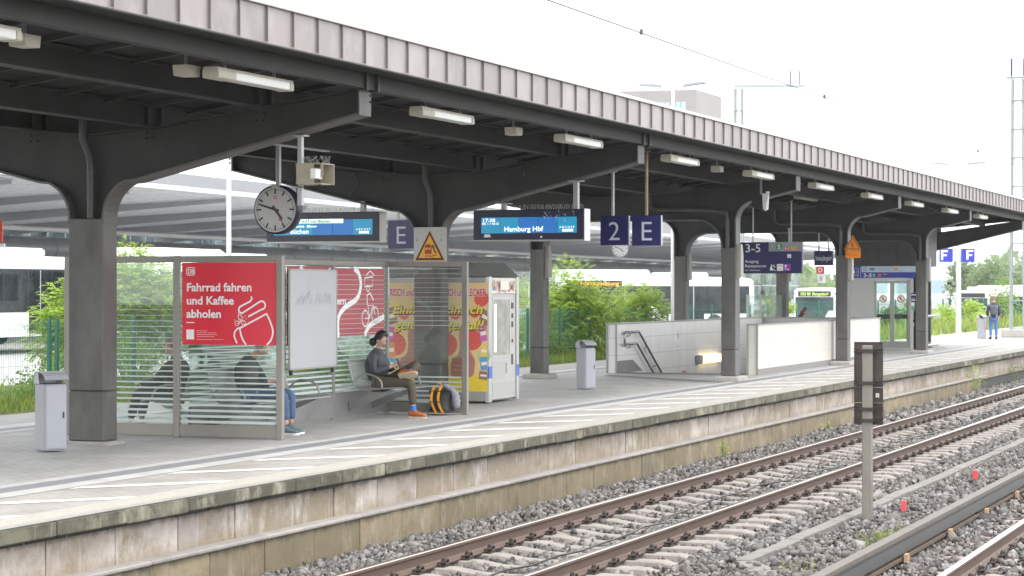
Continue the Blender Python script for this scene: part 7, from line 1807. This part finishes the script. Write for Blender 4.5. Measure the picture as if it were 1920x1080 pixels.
F_ = lamp_post(83.8,14.25,0,6.42,'white post with blue F signs, camera and twin lamps on the open platform', r=.105); F_['group'] = 'white lamp posts'
for yl, ch in ((14.94,'F'),(14.14,'F')):
    p = FX(83.7, yl, 2.93); mb = MB(); slab(mb, p, 0,0,.50,.50,-.06,0); sg_ = mb.build('letter_panel', mat('sign_blue_pale', (.04,.05,.42), .4), F_)
    mb = MB(); ox = .07 if yl > 14.5 else .20
    slab(mb, p, ox,.08,ox+.075,.44,.0,.006); slab(mb, p, ox+.075,.37,ox+.25,.44,.0,.006); slab(mb, p, ox+.075,.22,ox+.21,.285,.0,.006); mb.build('letter', M_signwhite, sg_)
mb = MB(); mb.tube([(83.8,14.25,2.05),(83.8,14.45,2.02),(83.75,14.52,2.12)], .025, 6); mb.cbox(83.45,14.45,2.10,83.8,14.62,2.20,.02); mb.build('camera', M_black, F_)
def lattice(mb, x, y, z0, z1, w, step, r=.035):
    for sx in (-1,1):
        for sy in (-1,1): mb.bar((x+sx*w,y+sy*w,z0),(x+sx*w*.75,y+sy*w*.75,z1), r*2, r*2)
    z = z0; k = 0
    while z < z1-.1:
        for a, b in (((-1,-1),(-1,1)),((-1,-1),(1,-1)),((1,-1),(1,1)),((-1,1),(1,1))): mb.bar((x+a[0]*w*.9,y+a[1]*w*.9,z),(x+b[0]*w*.9,y+b[1]*w*.9,z), r*1.6, r*1.6)
        z += step
M_mast = mat('mast_pale', (.26,.29,.285), .5, .2, var=.08)
mast = thing('catenary_mast', 'pale steel lattice mast on a concrete base at the right edge', 'mast', (92.2,13.35,0))
mb = MB(); lattice(mb, 92.2,13.30,.32,10.4,.27,1.15); mb.build('lattice', M_mast, mast)
mb = MB(); mb.cbox(91.4,12.75,0,93.0,13.85,.32,.03); mb.build('base', M_curb, mast)
def insulator(mb, x, y, z, h=.75):
    prof = [(.03,0)]; z_ = .05
    while z_ < h-.05: prof += [(.04,z_),(.10,z_+.025),(.04,z_+.05)]; z_ += .075
    prof.append((.03,h)); mb.lathe(prof, (x,y,z), 8)
mb = MB(); mb.bar((92.2,13.75,10.45),(92.2,12.8,10.45),.10,.10); mb.build('cross_arm', M_mast, mast)
for yy in (13.55,13.05): mb = MB(); insulator(mb, 92.2, yy, 10.5); mb.build('insulator', mat('insulator_dark', (.10,.10,.14), .3), mast)
mast2 = thing('catenary_mast', 'pale lattice mast with a long cross arm and two insulators above the canopy', 'mast', (145.5,39.3,-1))
mb = MB(); lattice(mb, 145.55,39.28,-1.2,15.3,.30,1.5,.05); mb.build('lattice', M_mast, mast2)
mb = MB(); mb.bar((145.55,39.6,15.45),(147.2,35.2,15.45),.16,.16); mb.build('cross_arm', M_mast, mast2)
for f_ in (.80,.93): mb = MB(); insulator(mb, 145.55+1.65*f_, 39.6-4.4*f_, 15.52, .95); mb.build('insulator', MATS['insulator_dark'], mast2)
mb = MB()
sy = 7.59
wire = thing('overhead_wire', 'overhead contact wire and messenger above the track in the white sky', 'overhead wire', (60,sy,4.76))
mb = MB(); mb.tube([(-10,sy,4.76),(60,sy,4.755),(130,sy,4.76),(240,sy,4.76)], .009, 5); mb.build('contact_wire', mat('wire_copper', (.12,.11,.12), .5, .5), wire)
mb = MB(); pts = []
for k in range(61):
    x = -10+k*3.0; u_ = ((x+2)%62)/62; pts.append((x, sy, 5.55+3.2*(u_-.5)**2))
mb.tube(pts, .006, 4); mb.build('messenger_wire', mat('wire_pale', (.42,.43,.46), .5, .3), wire)
mb = MB()
for x in (24,33.0,47.0,59.0,78.0): 
    u_ = ((x+2)%62)/62; zt = 5.55+3.2*(u_-.5)**2; mb.tube([(x,sy,4.76),(x,sy,zt)], .004, 4); mb.box(x-.03,sy-.015,4.74,x+.03,sy+.015,4.80)
mb.build('dropper', MATS['wire_copper'], wire)
w2 = MB(); w2.tube([(-10,2.72,4.76),(240,2.72,4.76)], .009, 5); tag(w2.build('contact_wire', MATS['wire_pale']), 'contact wire over the second track, out of the picture above', 'overhead wire')
# brick building above the canopy
M_brick = tile_mat('brick_wall', (.25,.225,.22), (.225,.205,.20), (.26,.25,.245), .5, .16, 'yz', .02, var=.1, vscale=.2)
bl = thing('brick_building', 'tall pale brick building with paired windows showing above the canopy', 'building', (318,104,0))
BX, BY0, BY1, BZ = 322.0, 93.4, 121.0, 31.6
mb = MB(); mb.box(BX,BY0,-1.3,BX+14,BY1,BZ); mb.build('wall', M_brick, bl)
mb = MB()
for row in range(6):
    for k in range(10):
        y = BY0+1.6+k*2.5; z = BZ-4.0-row*3.9
        for d_ in (0,.85): mb = MB(); mb.box(BX-.02,y+d_,z,BX+.01,y+d_+.68,z+2.2); mb.build('window', mat('bldg_window', (.30,.40,.46), .1, var=.2, scale=.5), bl)
mb = MB(); mb.box(BX+3,BY0+8,BZ,BX+10,BY1-4,BZ+1.3)
for k in range(9): mb.box(BX+.5,BY0+5+k*2.4,BZ,BX+.62,BY0+5.1+k*2.4,BZ+1.1)
mb.box(BX+.5,BY0+5,BZ+1.05,BX+.62,BY0+24.4,BZ+1.15); mb.build('roof_plant', M_roofwhite, bl)
# pale office block behind the station roof
ob = thing('office_building', 'pale glass office block showing between the nearest column arm and white pole', 'building', (175,128,0))
mb = MB(); mb.box(168,112,-1.3,190,150,21); mb.build('wall', mat('office_wall', (.60,.63,.65), .4, var=.05, scale=.1), ob)
mb = MB()
for k in range(9):
    for r_ in range(5): mb.box(167.95,114+k*4,2.5+r_*3.6,168.01,116.6+k*4,4.9+r_*3.6)
mb.build('windows', mat('office_window', (.30,.42,.48), .1, var=.25, scale=.2, isl=.2), ob)
# white industrial building at the far right
wb = thing('white_building', 'white flat-roofed building with chimney pipes behind the far buses', 'building', (300,57,0))
mb = MB(); mb.box(293,50.5,-2,310,64,4.9); mb.box(296,52,4.9,298,53,6.6); mb.box(296,54,4.9,297.5,54.8,6.4); mb.build('wall', M_buswhite, wb)
mb = MB()
for k in range(5): mb.box(292.9,51.5+k*2.5,1.5,293.02,53.2+k*2.5,3.2)
mb.build('windows', MATS['bldg_window'], wb)
hb_ = thing('house', 'low house with a red roof far away at the right edge', 'house', (380,34,0))
mb = MB(); mb.box(380,30,-2,395,46,4.2); mb.build('wall', M_buswhite, hb_)
mb = MB(); mb.prism([(29.5,4.2),(46.5,4.2),(38,8.4)], 'x', 379.5, 395.5); mb.build('roof', mat('roof_red', (.40,.11,.08), .7, var=.15, scale=.5), hb_)
# red flag
fl_ = thing('flag', 'small red flag on a pole far behind the buses', 'flag', (240,31.5,-1.2))
mb = MB(); mb.tube([(240,31.2,-1.2),(240,31.2,6.6)], .06, 6); mb.build('pole', M_pole, fl_)
mb = MB(); mb.add([(240,31.1,6.5),(240.2,29.4,5.4),(240.1,29.2,4.8),(240,31.1,5.2),(240.03,31.1,6.5),(240.23,29.4,5.4),(240.13,29.2,4.8),(240.03,31.1,5.2)], [(0,1,2,3),(7,6,5,4),(0,4,5,1),(1,5,6,2),(2,6,7,3)]); mb.build('cloth', M_signred, fl_)
# far trees
def tree(x, y, h, w, label, seed, m=None, n=2600, trunk=.25):
    r = np.random.default_rng(seed); t = thing('tree', label, 'tree', (x,y,-1.2), 'trees in the distance'); mb = MB(); z0 = -1.2
    mb.tube([(x,y,z0),(x+.1,y,z0+h*.35),(x,y,z0+h*.8)], [.02*h,.014*h,.004*h], 7)
    lobes = []
    for k in range(14):
        a = r.uniform(0,2*PI); f_ = r.uniform(.28,.95); rr = w*.5*math.sin(PI*min(1,f_*.9+.08))*r.uniform(.3,.9); c = (x+math.cos(a)*rr, y+math.sin(a)*rr, z0+h*f_); lobes.append(c)
        mb.tube([(x,y,z0+h*f_*.55),((x+c[0])/2,(y+c[1])/2,z0+h*f_*.8),c], [.008*h,.005*h,.001*h], 5)
    mb.build('trunk', M_bark, t)
    lb = np.array(lobes); ci = r.integers(0,14,n); off = r.normal(size=(n,3)); off /= np.linalg.norm(off,axis=1)[:,None]; off *= (r.random(n)**.4)[:,None]*w*.20*np.array([1,1,.85])
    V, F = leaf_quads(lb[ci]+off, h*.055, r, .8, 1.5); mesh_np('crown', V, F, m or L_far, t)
for k, (x, y, h, w, m) in enumerate(((245.6,41.4,5.6,7,None),(260.9,42.7,5.8,6,None),(237.9,37.0,5.9,7,None),(266.8,39.8,6.1,6,None),(242.6,34.3,5.5,8,None),(253.1,33.8,5.6,7,None),(205,30.5,3.6,6,L_shrub2),(214,27.0,4.2,7,L_shrub2),(190,24,3.5,6,L_shrub2),(150,13.5,4.2,5,L_shrub2),(300,47,6.4,8,None),(310,38,6.0,9,None))):
    tree(x, y, h, w, ('hazy round tree behind the F signs','hazy dark tree between the F signs and the mast','hazy round tree behind the far bus','hazy dark pointed tree left of the lattice mast','hazy tree behind the lattice mast','hazy tree at the right edge of the photo','low hazy tree behind the white building','low hazy tree above the far bus roof','low green tree behind the person with backpack','green tree at the right edge behind the mast','tall hazy tree far behind the F signs','far hazy tree beyond the red-roofed house')[k], 100+k, m)
# treeline at the horizon
r = np.random.default_rng(77); n = 16000; X = r.uniform(420,700,n); ang = r.uniform(rad(-14),rad(80),n); R2 = r.uniform(420,560,n); hh = 9+4*np.sin(ang*23)+3*np.sin(ang*57)
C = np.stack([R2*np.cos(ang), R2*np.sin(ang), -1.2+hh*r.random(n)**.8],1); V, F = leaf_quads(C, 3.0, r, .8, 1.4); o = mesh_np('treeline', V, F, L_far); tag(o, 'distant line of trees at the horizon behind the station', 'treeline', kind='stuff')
# ---- haze
hz = MB(); hz.box(-60,-80,-2.6,780,640,26); 
M_haze = bpy.data.materials.new('haze'); M_haze.use_nodes = True; N = M_haze.node_tree.nodes; L = M_haze.node_tree.links; N.clear()
o_ = N.new('ShaderNodeOutputMaterial'); pv = N.new('ShaderNodeVolumePrincipled'); pv.inputs['Color'].default_value = (.96,.97,.98,1); pv.inputs['Density'].default_value = HAZE; pv.inputs['Anisotropy'].default_value = .2; L.new(pv.outputs[0], o_.inputs['Volume'])
if HAZE > 0: hzo = hz.build('haze', M_haze); tag(hzo, 'thin pale haze in the air over the station', 'haze', kind='stuff')
# ---------------------------------------------------------------- finish: fit lettering, then turn lettering and bodies into plain meshes
fit_texts()
bpy.context.view_layer.update()
dg = bpy.context.evaluated_depsgraph_get()
for o, w in TEXTS:
    me = bpy.data.meshes.new_from_object(o.evaluated_get(dg)); nm = o.name; mo = bpy.data.objects.new('tmp', me); COL.objects.link(mo)
    mo.parent = o.parent; mo.matrix_local = o.matrix_local.copy(); cu = o.data
    bpy.data.objects.remove(o); bpy.data.curves.remove(cu); mo.name = nm.split('.')[0]; mo.data.name = mo.name
for o, m in SKINS:
    me = bpy.data.meshes.new_from_object(o.evaluated_get(dg)); o.modifiers.clear(); o.data = me
    me.materials.clear(); me.materials.append(m)
    me.polygons.foreach_set('material_index', [0]*len(me.polygons)); me.polygons.foreach_set('use_smooth', [True]*len(me.polygons))
